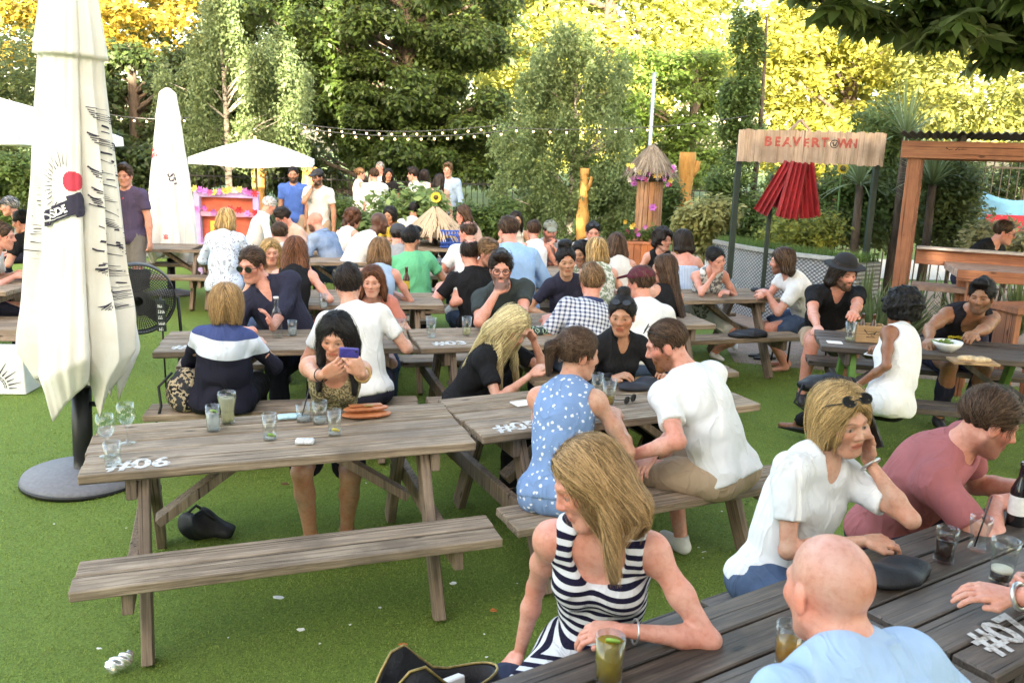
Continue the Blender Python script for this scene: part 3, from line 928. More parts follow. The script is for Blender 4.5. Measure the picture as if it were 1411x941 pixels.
        if len(hv) > 8: mesh_np('hair', hv - O, quads=hq, mat=hm, parent=rt, attrs={'sr': sr})
    if beard and beard[1] > .75 and lod < 3:                # a full beard has body
        G = Field()
        for sg in (-1, 1):
            G.cap(hl(sg * .056, .004, -.052), hl(sg * .022, .058, -.098), .0175 * s, .0205 * s, k=.03)
            G.cap(hl(sg * .026, .074, -.056), hl(0, .0855, -.0455), .0085 * s, .0085 * s, k=.006)
            G.cap(hl(sg * .027, .070, -.056), hl(sg * .026, .062, -.09), .012 * s, .014 * s, k=.01)
        G.cap(hl(-.012, .064, -.100), hl(.012, .064, -.100), .024 * s, .024 * s, k=.02)
        G.cap(hl(-.014, .092, -.061), hl(.014, .092, -.061), .0085 * s, .0085 * s, k=.004, op='sub')
        G.ripple(lambda X, Y, Z_: .0018 * np.sin(260 * X + 3 * np.sin(150 * Z_)) * np.sin(250 * Y + 90 * Z_))
        v, q = field_mesh(G, (.0048, .006, .009)[lod]); mesh_np('beard', v - O, quads=q, mat=hair_mat(beard[0]), parent=rt, attrs={'sr': np.full(len(v), .3)})
    if eyewear:
        kind = eyewear[0]; up_ = kind.endswith('top'); m = MB(); lens = MB()
        fr = plain('frame_black', (.012, .012, .013), .3)
        for sg in (-1, 1):
            c0 = V(sg * .034, .0985, .002) if not up_ else V(sg * .034, .070, .112)
            rx, rz = (.026, .021)
            nrmv = V(0, 1, 0) if not up_ else nrm(V(0, .62, .78)); upv = V(0, 0, 1) if not up_ else nrm(V(0, -.78, .62))
            ring = [c0 + V(1, 0, 0) * rx * cos(a) + upv * rz * sin(a) for a in np.linspace(0, 2 * pi, 15)[:-1]]
            m.tube([H + M @ p * s - O for p in ring + ring[:1]], (.0022 if lod < 2 else .0032) * s, 6, cap=False)
            lens.add([H + M @ (p + nrmv * .0008) * s - O for p in ring], [tuple(range(14))])
            lens.add([H + M @ (p - nrmv * .0016) * s - O for p in ring], [tuple(range(14))[::-1]])
            t1 = V(sg * .060, .094, .006) if not up_ else V(sg * .062, .064, .108); t2 = V(sg * .082, -.004, .010) if not up_ else V(sg * .095, -.03, .05)
            m.tube([H + M @ t1 * s - O, H + M @ V(sg * (.078 if not up_ else .092), t1[1] - .03, t1[2] - (.0 if not up_ else .012)) * s - O, H + M @ t2 * s - O], .0022 * s, 6)
        cb = (V(-.009, .100, .006), V(.009, .100, .006)) if not up_ else (V(-.009, .072, .114), V(.009, .072, .114))
        m.tube([H + M @ c * s - O for c in cb], .0022 * s, 6)
        fo = m.build('glasses_frame' if kind == 'clear' else 'sunglasses', fr, rt)
        lm = plain('lens_dark', (.012, .011, .012), .08, spec=.6) if kind != 'clear' else None
        if lm: lens.build('lens', lm, fo)
    if hat:
        kind, c, hn = hat
        m = plain('hat_' + hn, c, .85, bump=.3); G = Field()
        if kind == 'cap':
            G.ell(hl(0, -.014, .052), V(.093, .112, .088) * s, M, k=.01)
            G.plane(hl(0, 0, .045), M @ V(0, -.10, -1), .0)
            G.ell(hl(0, .135, .052), V(.072, .075, .010) * s, M @ np.array([[1, 0, 0], [0, cos(-.25), -sin(-.25)], [0, sin(-.25), cos(-.25)]]), k=.012)
        elif kind == 'beanie':
            G.ell(hl(0, -.016, .055), V(.092, .110, .092) * s, M, k=.01); G.plane(hl(0, 0, .03), M @ V(0, .1, -1), .0)
        else:
            G.ell(hl(0, -.012, .105), V(.085, .104, .075) * s, M, k=.01); G.plane(hl(0, 0, .07), M @ V(0, 0, -1), 0)
            G.ell(hl(0, -.012, .072), V(.165, .180, .013) * s, M, k=.015)
        v, q = field_mesh(G, (.0055, .007, .009, .012)[lod]); mesh_np('hat' if kind != 'cap' else 'cap', v - O, quads=q, mat=m, parent=rt)
    info = dict(root=rt, O=O, P=P, N=N, C=C, H=H, M=M, Rr=Rr, Ft=Ft, u=u, arms=arms, legs=legs, s=s, hl=hl)
    PEOPLE.append((label, H, P, yaw)); return info
# ------------------------------------------------------------------ text and placement helpers
def text_mesh(s, size=.1, extrude=.001, bold=0.0):
    cu = bpy.data.curves.new('txt', 'FONT'); cu.body = s; cu.size = size; cu.extrude = extrude; cu.offset = bold
    cu.align_x = 'CENTER'; cu.align_y = 'CENTER'; cu.resolution_u = 3
    ob = bpy.data.objects.new('txt', cu); COL.objects.link(ob)
    dg = bpy.context.evaluated_depsgraph_get(); dg.update()
    me = bpy.data.meshes.new_from_object(ob.evaluated_get(dg))
    bpy.data.objects.remove(ob); bpy.data.curves.remove(cu)
    v = np.array([p.co[:] for p in me.vertices]); f = [tuple(p.vertices) for p in me.polygons]
    bpy.data.meshes.remove(me)
    return v, f

CAM = dict(f=1178.8, pitch=.2167, roll=.0301, h=2.0794, W=1411, H=941)
def ray(px, py):
    X = px - CAM['W'] / 2; Y = py - CAM['H'] / 2
    cr, sr = cos(CAM['roll']), sin(CAM['roll']); X, Y = cr * X + sr * Y, -sr * X + cr * Y
    c, s = cos(CAM['pitch']), sin(CAM['pitch']); f = CAM['f']
    return V(X / f, c - s * Y / f, -s - c * Y / f)
def at(px, py, z):                      # survey: where the sight line of a photo point meets height z
    d = ray(px, py); t = (z - CAM['h']) / d[2]; return V(d[0] * t, d[1] * t, z)
def atY(px, py, y):
    d = ray(px, py); t = y / d[1]; return V(d[0] * t, y, CAM['h'] + d[2] * t)

# ------------------------------------------------------------------ wood
def wood(name, c1, c2, c3, rough=.8, axis=0, shear=0.0):
    key = 'wood_' + name
    if key in _MC: return _MC[key]
    t = NT(key); sc = [14, 14, 14]; sc[axis] = .9
    g = t.node('ShaderNodeNewGeometry'); rnd = g.outputs['Random Per Island']
    co = t.node('ShaderNodeTexCoord').outputs['Object']
    if shear:                                                # grain that follows splayed legs
        q = t.sep(co); cb = t.node('ShaderNodeCombineXYZ'); t.l(q[0], cb.inputs[0]); t.l(q[2], cb.inputs[2])
        t.l(t.math('MULTIPLY_ADD', q[2], shear, t.math('ABSOLUTE', q[1])), cb.inputs[1]); co = cb.outputs[0]
    off = t.node('ShaderNodeVectorMath', operation='ADD'); t.l(co, off.inputs[0])
    cmb = t.node('ShaderNodeCombineXYZ')
    for i in range(3): t.l(t.math('MULTIPLY', rnd, 7.3 + 3 * i), cmb.inputs[i])
    t.l(cmb.outputs[0], off.inputs[1])
    mp = t.node('ShaderNodeMapping'); mp.inputs['Scale'].default_value = sc; t.l(off.outputs[0], mp.inputs['Vector'])
    n = t.noise(mp.outputs[0], 3.2, 6, .68, .4)
    sc2 = [60, 60, 60]; sc2[axis] = 1.6
    mp2 = t.node('ShaderNodeMapping'); mp2.inputs['Scale'].default_value = sc2; t.l(off.outputs[0], mp2.inputs['Vector'])
    fine = t.noise(mp2.outputs[0], 2.2, 5, .7)
    blot = t.noise(off.outputs[0], 2.6, 5, .6)
    f = t.math('MULTIPLY_ADD', fine, .45, t.math('MULTIPLY', n, .6))
    base = t.ramp(f, [(.36, c1), (.50, c2), (.68, c3)])
    base = t.mix(base, tuple(k * .62 for k in c2), t.ramp(blot, [(.48, (0, 0, 0)), (.66, (.9, .9, .9))]))
    base = t.mix(base, (.55, .52, .5), t.math('MULTIPLY', rnd, .10))
    # knots
    vo = t.node('ShaderNodeTexVoronoi'); vo.inputs['Scale'].default_value = 1.0
    sk = [9, 9, 9]; sk[axis] = 3.0
    mp3 = t.node('ShaderNodeMapping'); mp3.inputs['Scale'].default_value = sk; t.l(off.outputs[0], mp3.inputs['Vector']); t.l(mp3.outputs[0], vo.inputs['Vector'])
    base = t.mix(base, tuple(k * .3 for k in c1), t.ramp(vo.outputs['Distance'], [(.05, (.85, .85, .85)), (.12, (0, 0, 0))]))
    sc4 = [85, 85, 85]; sc4[axis] = .8
    mp4 = t.node('ShaderNodeMapping'); mp4.inputs['Scale'].default_value = sc4; t.l(off.outputs[0], mp4.inputs['Vector'])
    crk = t.ramp(t.noise(mp4.outputs[0], 1.0, 3, .6), [(.60, (0, 0, 0)), (.66, (.9, .9, .9))])
    base = t.mix(base, tuple(k * .35 for k in c1), crk)
    t.base(base); t.set(Roughness=rough); t.b.inputs['Specular IOR Level'].default_value = .35
    t.bump(t.math('SUBTRACT', f, t.math('MULTIPLY', crk, .6)), .7, .005)
    _MC[key] = t.m; return t.m

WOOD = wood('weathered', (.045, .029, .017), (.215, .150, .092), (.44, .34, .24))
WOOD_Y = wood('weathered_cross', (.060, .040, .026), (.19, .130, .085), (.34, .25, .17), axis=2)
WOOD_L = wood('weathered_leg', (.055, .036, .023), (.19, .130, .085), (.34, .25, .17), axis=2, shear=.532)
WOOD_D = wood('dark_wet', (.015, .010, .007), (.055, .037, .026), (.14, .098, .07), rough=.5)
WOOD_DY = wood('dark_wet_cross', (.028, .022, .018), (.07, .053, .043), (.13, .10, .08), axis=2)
GREENP = plain('green_painted_wood', (.085, .17, .03), .7, .35, 9, bump=.2)
WHITEP = NT('white_number_paint'); _n = WHITEP.noise(WHITEP.coord('Object'), 38, 4, .7)
WHITEP.base(WHITEP.ramp(_n, [(.38, (.26, .22, .18)), (.56, (.60, .585, .56))])); WHITEP = WHITEP.m
STEEL = plain('steel', (.55, .55, .56), .3, .1, metal=1.0)
BLACKP = plain('black_plastic', (.014, .014, .015), .42)

TL, TW, TH, BH, BO, BW = 1.69, .665, .75, .45, .617, .262
def table_tpl(top, cross, legm):
    rt = empty('picnic_table')
    m = MB(); n = 5; gap = .009; w = (TW - gap * (n - 1)) / n; rr = random.Random(3)
    for i in range(n):
        y = -TW / 2 + w / 2 + i * (w + gap)
        e1, e2 = rr.uniform(-.006, .006), rr.uniform(-.006, .006)
        m.box((e1, y, TH - .021 + rr.uniform(-.002, .001)), (TL + e2, w, .042), bev=.005)
    m.build('tabletop', top, rt)
    for sg in (-1, 1):
        b = MB()
        for k in (-1, 1): b.box((rr.uniform(-.004, .004), sg * BO + k * (BW / 4 + .002), BH - .021), (TL + rr.uniform(-.006, .006), BW / 2 - .005, .042), bev=.005)
        b.build('bench_seat', top, rt)
    for sx in (-1, 1):
        x = sx * (TL / 2 - .235)
        for sg in (-1, 1):
            l = MB(); l.bar((x, sg * .20, TH - .045), (x, sg * .575, .0), .10, .045, up=(1, 0, 0), bev=.004)
            o = l.build('leg', legm, rt)
        MB().box((x + sx * .046, 0, TH - .092), (.042, TW - .06, .095), bev=.004).build('top_bearer', cross, rt)
        MB().box((x + sx * .046, 0, BH - .092), (.042, 2 * BO + .20, .095), bev=.004).build('seat_bearer', cross, rt)
        for sg in (-1, 1):
            for yy, zz in ((.235, TH - .09), (.42, BH - .075)): MB().lathe([(0, -.012), (.014, -.010), (.016, 0), (0, .002)], n=10, c=(x - sx * .0235, sg * (yy + .01), zz), M=np.array([[0, 0, -sx], [0, 1, 0], [sx, 0, 0]])).build('bolt', plain('rusty_bolt', (.10, .07, .05), .6), rt)
        MB().bar((x - sx * .03, 0, BH - .07), (sx * .14, 0, TH - .06), .10, .042, bev=.003).build('brace', cross, rt)
    return rt

_TPL = {}
def table(x, y, r, label, kind='grey', num=None, numpos=(-.66, -.24), numrot=0, group='picnic tables on the turf'):
    if kind not in _TPL:
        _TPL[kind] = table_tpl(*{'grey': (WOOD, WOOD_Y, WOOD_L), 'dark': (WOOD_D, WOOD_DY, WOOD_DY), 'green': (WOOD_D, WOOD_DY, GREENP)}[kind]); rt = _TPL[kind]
    else: rt = copy_tree(_TPL[kind])
    rt.location = (x, y, 0); rt.rotation_euler = (0, 0, r); tag(rt, label, 'picnic table', group)
    if num:
        v, f = text_mesh(num, .155, 0, .005)
        c, s = cos(numrot), sin(numrot)
        for ch in rt.children:
            if ch.name.split('.')[0] == 'painted_number': bpy.data.objects.remove(ch)
        vv = np.stack([v[:, 0] * c - v[:, 1] * s + numpos[0], v[:, 0] * s + v[:, 1] * c + numpos[1], v[:, 2] + TH + .0016], 1)
        MB().add(vv, f).build('painted_number', WHITEP, rt)
    return rt

# ------------------------------------------------------------------ glassware
def glass_mat():
    if 'glass' in _MC: return _MC['glass']
    t = NT('clear_glass'); t.base((.95, .97, .98)); t.set(Roughness=.04, Metallic=.0); t.b.inputs['Specular IOR Level'].default_value = .9
    lw = t.node('ShaderNodeLayerWeight'); lw.inputs['Blend'].default_value = .28
    n = t.noise(t.coord('Object'), 25, 3); t.bump(n, .04, .002)
    tr = t.node('ShaderNodeBsdfTransparent'); tr.inputs['Color'].default_value = (.93, .95, .95, 1)
    mx = t.node('ShaderNodeMixShader'); t.l(t.math('MULTIPLY_ADD', lw.outputs['Facing'], .38, t.math('MULTIPLY', n, .05)), mx.inputs[0]); gl = t.node('ShaderNodeBsdfGlossy'); gl.inputs['Roughness'].default_value = .04; gl.inputs['Color'].default_value = (.95, .97, .98, 1)
    t.l(tr.outputs[0], mx.inputs[1]); t.l(gl.outputs[0], mx.inputs[2]); t.l(mx.outputs[0], t.out.inputs['Surface'])
    _MC['glass'] = t.m; return t.m
def liquid(name, c, trans=.6):
    key = 'liq_' + name
    if key in _MC: return _MC[key]
    t = NT(key); n = t.noise(t.coord('Object'), 20, 2)
    c0 = t.ramp(n, [(.3, tuple(k * .85 for k in c)), (.7, c)]); t.base(c0); t.set(Roughness=.08)
    tr = t.node('ShaderNodeBsdfTransparent'); t.l(c0, tr.inputs['Color'])
    mx = t.node('ShaderNodeMixShader'); mx.inputs[0].default_value = trans * .75; t.l(t.b.outputs[0], mx.inputs[1]); t.l(tr.outputs[0], mx.inputs[2]); t.l(mx.outputs[0], t.out.inputs['Surface'])
    _MC[key] = t.m; return t.m

def tumbler(loc, label, h=.14, r0=.030, r1=.040, fill=None, level=.4, lime=None, kind='straight', straw=None, ice=False, foam=False, group='drinking glasses on the tables'):
    rt = empty('drinking_glass', loc, 0, label, 'glass', group)
    if kind == 'straight': prof = [(r0, 0), (r0 + (r1 - r0) * .3, h * .3), (r1, h)]
    elif kind == 'pint': prof = [(r0, 0), (r0 * 1.03, h * .3), (r0 + (r1 - r0) * .75, h * .72), (r1 * 1.03, h * .8), (r1, h)]
    elif kind == 'curvy': prof = [(r0 * 1.05, 0), (r0 * .93, h * .25), (r0 * 1.0, h * .45), (r1 * 1.04, h * .82), (r1, h)]
    if kind == 'wine':
        bowl = [(.004, 0), (.034, 0), (.034, .003), (.006, .008), (.0042, .03), (.0042, .075), (.022, .09), (.040, .115), (.042, .14), (.036, .185), (.0345, .185), (.040, .14), (.038, .117), (.02, .094), (.0, .088)]
        MB().lathe(bowl, n=20).build('wine_bowl', glass_mat(), rt); prof = [(.004, .092), (.020, .096), (.037, .117), (.0385, .135)]
        if fill: 
            MB().lathe([(0, .0925)] + prof + [(0, .135)], n=18).build('drink', liquid(*fill), rt)
        return rt
    t = .0022
    inner = [(max(r - t, .004), z + (0 if i else .009)) for i, (r, z) in enumerate(prof)]
    MB().lathe([(0, 0)] + prof + inner[::-1] + [(0, .009)], n=20).build('glass_wall', glass_mat(), rt)
    rad = lambda z: float(np.interp(z, [p[1] for p in prof], [p[0] for p in prof])) - t - .0006
    if fill:
        L = h * level
        MB().lathe([(0, .0098), (rad(.01), .0098), (rad(L * .5), L * .5), (rad(L), L), (0, L)], n=18).build('drink', liquid(*fill), rt)
        if foam: MB().lathe([(0, L + .0006), (rad(L), L + .0006), (rad(L + .012), L + .012), (0, L + .013)], n=18).build('foam', plain('foam', (.75, .68, .55), .8), rt)
    if lime:
        MB().lathe([(0, -.004), (.018, -.004), (.020, 0), (.018, .004), (0, .004)], c=(.006, 0, .022 if not fill else h * level + .004), n=14, M=head_M(20, 35, 20)).build('fruit_slice', plain('fruit_' + lime, {'lime': (.26, .42, .06), 'lemon': (.70, .55, .08), 'orange': (.75, .22, .03)}[lime], .5), rt)
    if ice:
        for k in range(3): MB().box((.010 * cos(k * 2.1), .010 * sin(k * 2.1), h * level * .7 + .006 * k), (.020, .020, .020), head_M(30 * k, 20, 15 * k), bev=.004).build('ice_cube', glass_mat(), rt)
    if straw:
        MB().tube([(-.010, 0, .012), (.030, .01, h + .075)], .003, 8).build('straw', plain('straw_' + straw, (.02, .02, .022) if straw == 'black' else (.6, .1, .1), .4), rt)
    return rt

def bottle(loc, label, h=.25, r=.031, col='brown', band=None, group='bottles on the tables', fill=None):
    rt = empty('bottle', loc, 0, label, 'bottle', group)
    c = {'brown': (.055, .020, .008), 'green': (.02, .06, .02), 'clear': None, 'black': (.010, .010, .012)}[col]
    if c: m = plain('bottle_' + col, c, .08, spec=.6)
    else: m = glass_mat()
    MB().lathe([(0, 0), (r * .94, 0), (r, .006), (r, h * .55), (r * .8, h * .64), (r * .45, h * .76), (r * .40, h * .93), (r * .46, h * .94), (r * .46, h), (r * .36, h), (0, h * .985)], n=20).build('bottle_body', m, rt)
    if band: MB().lathe([(r * 1.012, h * .18), (r * 1.015, h * .19), (r * 1.015, h * .47), (r * 1.012, h * .48)], n=24).build('paper_label', band, rt)
    if col == 'clear': MB().lathe([(0, h * .97), (r * .5, h * .97), (r * .5, h * 1.012), (0, h * 1.015)], n=14).build('bottle_cap', plain('cap_white', (.75, .75, .73), .4), rt)
    return rt

# ------------------------------------------------------------------ parasols
CANVAS = NT('cream_canvas'); _v = CANVAS.coord('Object'); _n = CANVAS.noise(_v, 3, 5)
CANVAS.base(CANVAS.ramp(_n, [(.3, (.70, .65, .58)), (.62, (.81, .78, .73))])); CANVAS.set(Roughness=.85)
CANVAS.bump(CANVAS.noise(CANVAS.coord('Object', (1, 1, .35)), 8, 4), .35, .02); CANVAS.b.inputs['Specular IOR Level'].default_value = .2; CANVAS = CANVAS.m
INK = plain('navy_ink', (.035, .03, .055), .8); INKR = plain('red_ink', (.55, .05, .08), .8)

def closed_canopy(prof, panels, lap, phase, hem, seed=1):
    """surface of a wrapped, folded canopy: theta, t (0 top..1 hem) -> point. panels = start angles (deg) of overlapping cloth panels"""
    ts = [p[0] for p in prof]; rs = [p[1] for p in prof]; zs = [p[2] for p in prof]
    pa = np.array(panels, float); n = len(pa); rg = np.random.default_rng(seed); dep = rg.uniform(.7, 1.25, n); sk = rg.uniform(-.25, .25, n); low = rg.uniform(.2, 1.0, n)
    def f(th, t):
        th = np.asarray(th, float); t = np.asarray(t, float)
        r = np.interp(t, ts, rs); z = np.interp(t, ts, zs)
        deg = (np.degrees(th) + 12 * np.sin(2.2 * t + phase) * np.clip(t, 0, 1) - pa[0]) % 360
        st = pa - pa[0]; k = np.clip(np.searchsorted(st, deg, side='right') - 1, 0, n - 1)
        wd = np.append(st[1:], 360.0)[k] - st[k]; x = (deg - st[k]) / wd                     # 0..1 across the panel
        saw = x ** 1.2 - np.clip((x - .90) / .10, 0, 1) ** 2 * 1.25
        a = lap * dep[k] * np.clip(t * 1.5, .10, 1)
        r = r * (1 - a * .55 + a * saw)
        cx = np.sin(th * 17 + 5 * np.sin(3 * t + th)) * np.sin(4 * t + 2 * th + phase) + .6 * np.sin(th * 31 + 9 * t)
        r = r * (1 + .022 * cx * np.clip(t * 2, .2, 1) + .03 * np.sin(2 * th + 5 * t))
        r = r + .012 * np.sin(19 * t + 6 * np.sin(2 * th + phase)) * np.sin(5 * th + 3 * t) * np.clip((t - .3) * 2, 0, 1)
        h = -hem * np.clip((t - .62) / .38, 0, 1) ** 1.5 * (low[k] * (1 - np.abs(2 * x - 1 + sk[k])) * 1.5 - .5)
        return np.stack([r * np.cos(th), r * np.sin(th), z + h], -1)
    return f
def canopy_mesh(f, name, mat, parent, nth=150, nt=70, t0=0.0, t1=1.0):
    th = np.linspace(0, 2 * pi, nth, endpoint=False); t = np.linspace(t0, t1, nt)
    TT, HH = np.meshgrid(t, th, indexing='ij')
    v = f(HH, TT).reshape(-1, 3)
    i = np.arange(nt - 1)[:, None] * nth; j = np.arange(nth)[None, :]; j2 = (j + 1) % nth
    q = np.stack([i + j, i + j2, i + nth + j2, i + nth + j], -1).reshape(-1, 4)[:, ::-1]
    o = mesh_np(name, v, quads=q, mat=mat, parent=parent)
    md = o.modifiers.new('thick', 'SOLIDIFY'); md.thickness = .006; md.offset = -1
    return o
def on_canopy(f, th0, t0, W2, Hh, v, faces, name, mat, parent, rot=0, off=.005):
    """lay a flat drawing (x,y in metres) on the canopy round (th0,t0)"""
    v = np.asarray(v, float); c, s = cos(rot), sin(rot)
    x = v[:, 0] * c - v[:, 1] * s; y = v[:, 0] * s + v[:, 1] * c
    th = th0 + x / W2; t = t0 - y / Hh
    p = f(th, t); e = 1e-3
    a = f(th + e, t) - f(th - e, t); b = f(th, t + e) - f(th, t - e)
    n = np.cross(b, a); n /= np.linalg.norm(n, axis=1, keepdims=True) + 1e-12
    rad = p * [1, 1, 0]; n *= np.sign((n * rad).sum(1, keepdims=True) + 1e-9)
    return MB().add(p + n * off, faces).build(name, mat, parent)
def stroke_set(segs, w):
    """thin quads for pen strokes, subdivided so that they bend with the cloth"""
    vs, fs = [], []
    for (x0, y0, x1, y1, *ww) in segs:
        a = V(x0, y0); b = V(x1, y1); d = nrm(b - a); nn = V(-d[1], d[0]) * (ww[0] if ww else w) / 2
        k = max(2, int(np.linalg.norm(b - a) / .02) + 1); o = len(vs)
        for i in range(k):
            t = i / (k - 1); p = a + (b - a) * t; q = nn * (1 - .75 * t)
            vs += [(*(p - q), 0), (*(p + q), 0)]
        fs += [(o + 2 * i, o + 2 * i + 1, o + 2 * i + 3, o + 2 * i + 2) for i in range(k - 1)]
    return np.array(vs), fs
def grid_patch(x0, x1, y0, y1, nx=24, ny=10, test=None):
    xs = np.linspace(x0, x1, nx); ys = np.linspace(y0, y1, ny)
    vs = [(x, y, 0) for y in ys for x in xs]
    fs = [(j * nx + i, j * nx + i + 1, (j + 1) * nx + i + 1, (j + 1) * nx + i) for j in range(ny - 1) for i in range(nx - 1)
          if test is None or test((xs[i] + xs[i + 1]) / 2, (ys[j] + ys[j + 1]) / 2)]
    return np.array(vs), fs

def open_parasol(loc, label, size=1.1, top=2.2, edge=1.86, rot=.0, n=4):
    rt = empty('open_parasol', loc, rot, label, 'parasol', 'open white parasols')
    vs = [(0, 0, top)]; fs = []; rings = 6; per = n * 6
    for i in range(1, rings + 1):
        u = i / rings
        for k in range(per):
            a = 2 * pi * k / per; sect = 2 * pi / n; am = ((a + sect / 2) % sect) - sect / 2
            r = size * u * cos(pi / n) / cos(((a % sect) - sect / 2))
            sag = .05 * u * cos((a % sect - sect / 2) * n / 2) ** 2
            vs.append((r * cos(a), r * sin(a), top + (edge - top) * u - sag + .03 * sin(pi * u)))
    for k in range(per): fs.append((0, 1 + k, 1 + (k + 1) % per))
    for i in range(rings - 1):
        for k in range(per):
            a = 1 + i * per; fs.append((a + k, a + per + k, a + per + (k + 1) % per, a + (k + 1) % per))
    o = len(vs)                                              # valance
    for k in range(per): p = vs[1 + (rings - 1) * per + k]; vs.append((p[0] * 1.002, p[1] * 1.002, p[2] - .10))
    for k in range(per):
        a = 1 + (rings - 1) * per; fs.append((a + k, o + k, o + (k + 1) % per, a + (k + 1) % per))
    m = MB(); m.add(vs, fs, False)
    c = m.build('canopy', plain('white_canvas', (.80, .79, .76), .85), rt)
    md = c.modifiers.new('t', 'SOLIDIFY'); md.thickness = .004
    MB().tube([(0, 0, 0), (0, 0, top + .05)], .024, 12).build('pole', plain('pole_wood', (.35, .22, .10), .6), rt)
    for k in range(n):
        a = 2 * pi * k / n
        MB().tube([(0, 0, top - .03), (size * .97 * cos(a), size * .97 * sin(a), edge - .015)], .009, 6).build('rib', plain('rib_dark', (.05, .045, .04), .5), rt)
    MB().lathe([(0, 0), (.28, 0), (.28, .05), (.06, .09), (.05, .25), (0, .25)], n=24).build('base', plain('base_dark', (.05, .05, .055), .6), rt)
    return rt

# ------------------------------------------------------------------ foliage
def leaf_mat(name, c1, c2, trans=.35, rough=.55):
    key = 'leaf_' + name
    if key in _MC: return _MC[key]
    t = NT(key); g = t.node('ShaderNodeNewGeometry'); rnd = g.outputs['Random Per Island']
    col = t.ramp(rnd, [(0, c1), (.6, tuple((a + b) / 2 for a, b in zip(c1, c2))), (1, c2)])
    t.base(col); t.set(Roughness=rough); t.b.inputs['Specular IOR Level'].default_value = .35
    tr = t.node('ShaderNodeBsdfTranslucent'); t.l(t.mix(col, (1.0, 1.0, .45), .25), tr.inputs['Color'])
    mx = t.node('ShaderNodeMixShader'); mx.inputs[0].default_value = trans
    t.l(t.b.outputs[0], mx.inputs[1]); t.l(tr.outputs[0], mx.inputs[2]); t.l(mx.outputs[0], t.out.inputs['Surface'])
    _MC[key] = t.m; return t.m

LEAF2 = np.array([(0, 0, 0), (.5, .28, .04), (1, 0, -.06), (.5, -.28, .04)])      # one rhombic blade
def leaves(pos, size, rng, up=.5, droop=0.0, outw=None, aspect=1.0):
    """one folded quad per leaf -> verts, quads"""
    n = len(pos)
    nn = rng.normal(size=(n, 3)) * (1 - up) + np.array([0, 0, up * 1.6])
    if outw is not None: nn = nn + outw
    nn /= np.linalg.norm(nn, axis=1, keepdims=True)
    a = rng.normal(size=(n, 3)); a[:, 2] -= droop
    a -= nn * (a * nn).sum(1, keepdims=True); a /= np.linalg.norm(a, axis=1, keepdims=True)
    b = np.cross(nn, a)
    s = size * rng.uniform(.6, 1.25, (n, 1))
    vs = np.stack([pos + (a * p[0] + b * p[1] * aspect + nn * p[2]) * s for p in LEAF2], 1).reshape(-1, 3)
    q = np.arange(n * 4).reshape(-1, 4)
    return vs, q
def palmate(pos, size, rng, droop=.35, k=6):
    """horse chestnut leaves: a fan of k leaflets"""
    n = len(pos); V_, Q = [], []
    nn = rng.normal(size=(n, 3)) * .35 + np.array([0, 0, 1.0]); nn /= np.linalg.norm(nn, axis=1, keepdims=True)
    a = rng.normal(size=(n, 3)); a -= nn * (a * nn).sum(1, keepdims=True); a /= np.linalg.norm(a, axis=1, keepdims=True); b = np.cross(nn, a)
    shp = np.array([(0, 0, 0), (.66, .21, 0), (1, 0, -.14), (.66, -.21, 0)])
    s = size * rng.uniform(.7, 1.2, (n, 1))
    for j in range(k):
        an = (j - (k - 1) / 2) * 2 * pi / (k + 1.6); L = 1 - .28 * abs(j - (k - 1) / 2) / (k / 2)
        d = a * cos(an) + b * sin(an) - nn * droop; d /= np.linalg.norm(d, axis=1, keepdims=True); w = np.cross(nn, d)
        vs = np.stack([pos + (d * p[0] * L + w * p[1] * L + nn * p[2]) * s for p in shp], 1).reshape(-1, 3)
        Q.append(np.arange(n * 4).reshape(-1, 4) + len(V_) * n * 4); V_.append(vs)
    return np.concatenate(V_), np.concatenate(Q)
def in_clumps(cl, per, rng, shell=.55):
    """points in ellipsoid clumps (x,y,z,rx,ry,rz), denser towards their skin"""
    out = []; O = []
    for c in cl:
        q = rng.normal(size=(per, 3)); q /= np.linalg.norm(q, axis=1, keepdims=True)
        r = (shell + (1 - shell) * rng.uniform(0, 1, (per, 1))) * rng.uniform(.75, 1.1, (per, 1))
        out.append(np.array(c[:3]) + q * r * np.array(c[3:6])); O.append(q)
    return np.concatenate(out), np.concatenate(O)
BARK = NT('bark'); _n = BARK.noise(BARK.coord('Object', (1, 1, .25)), 16, 6, .7)
BARK.base(BARK.ramp(_n, [(.35, (.035, .026, .02)), (.6, (.11, .085, .065))])); BARK.set(Roughness=.9); BARK.bump(_n, .8, .03); BARK = BARK.m
BIRCHB = NT('birch_bark'); _n = BIRCHB.noise(BIRCHB.coord('Object', (1, 1, 4)), 6, 5, .7)
BIRCHB.base(BIRCHB.ramp(_n, [(.40, (.07, .06, .05)), (.50, (.42, .37, .31)), (.7, (.55, .50, .44))])); BIRCHB.set(Roughness=.8); BIRCHB = BIRCHB.m

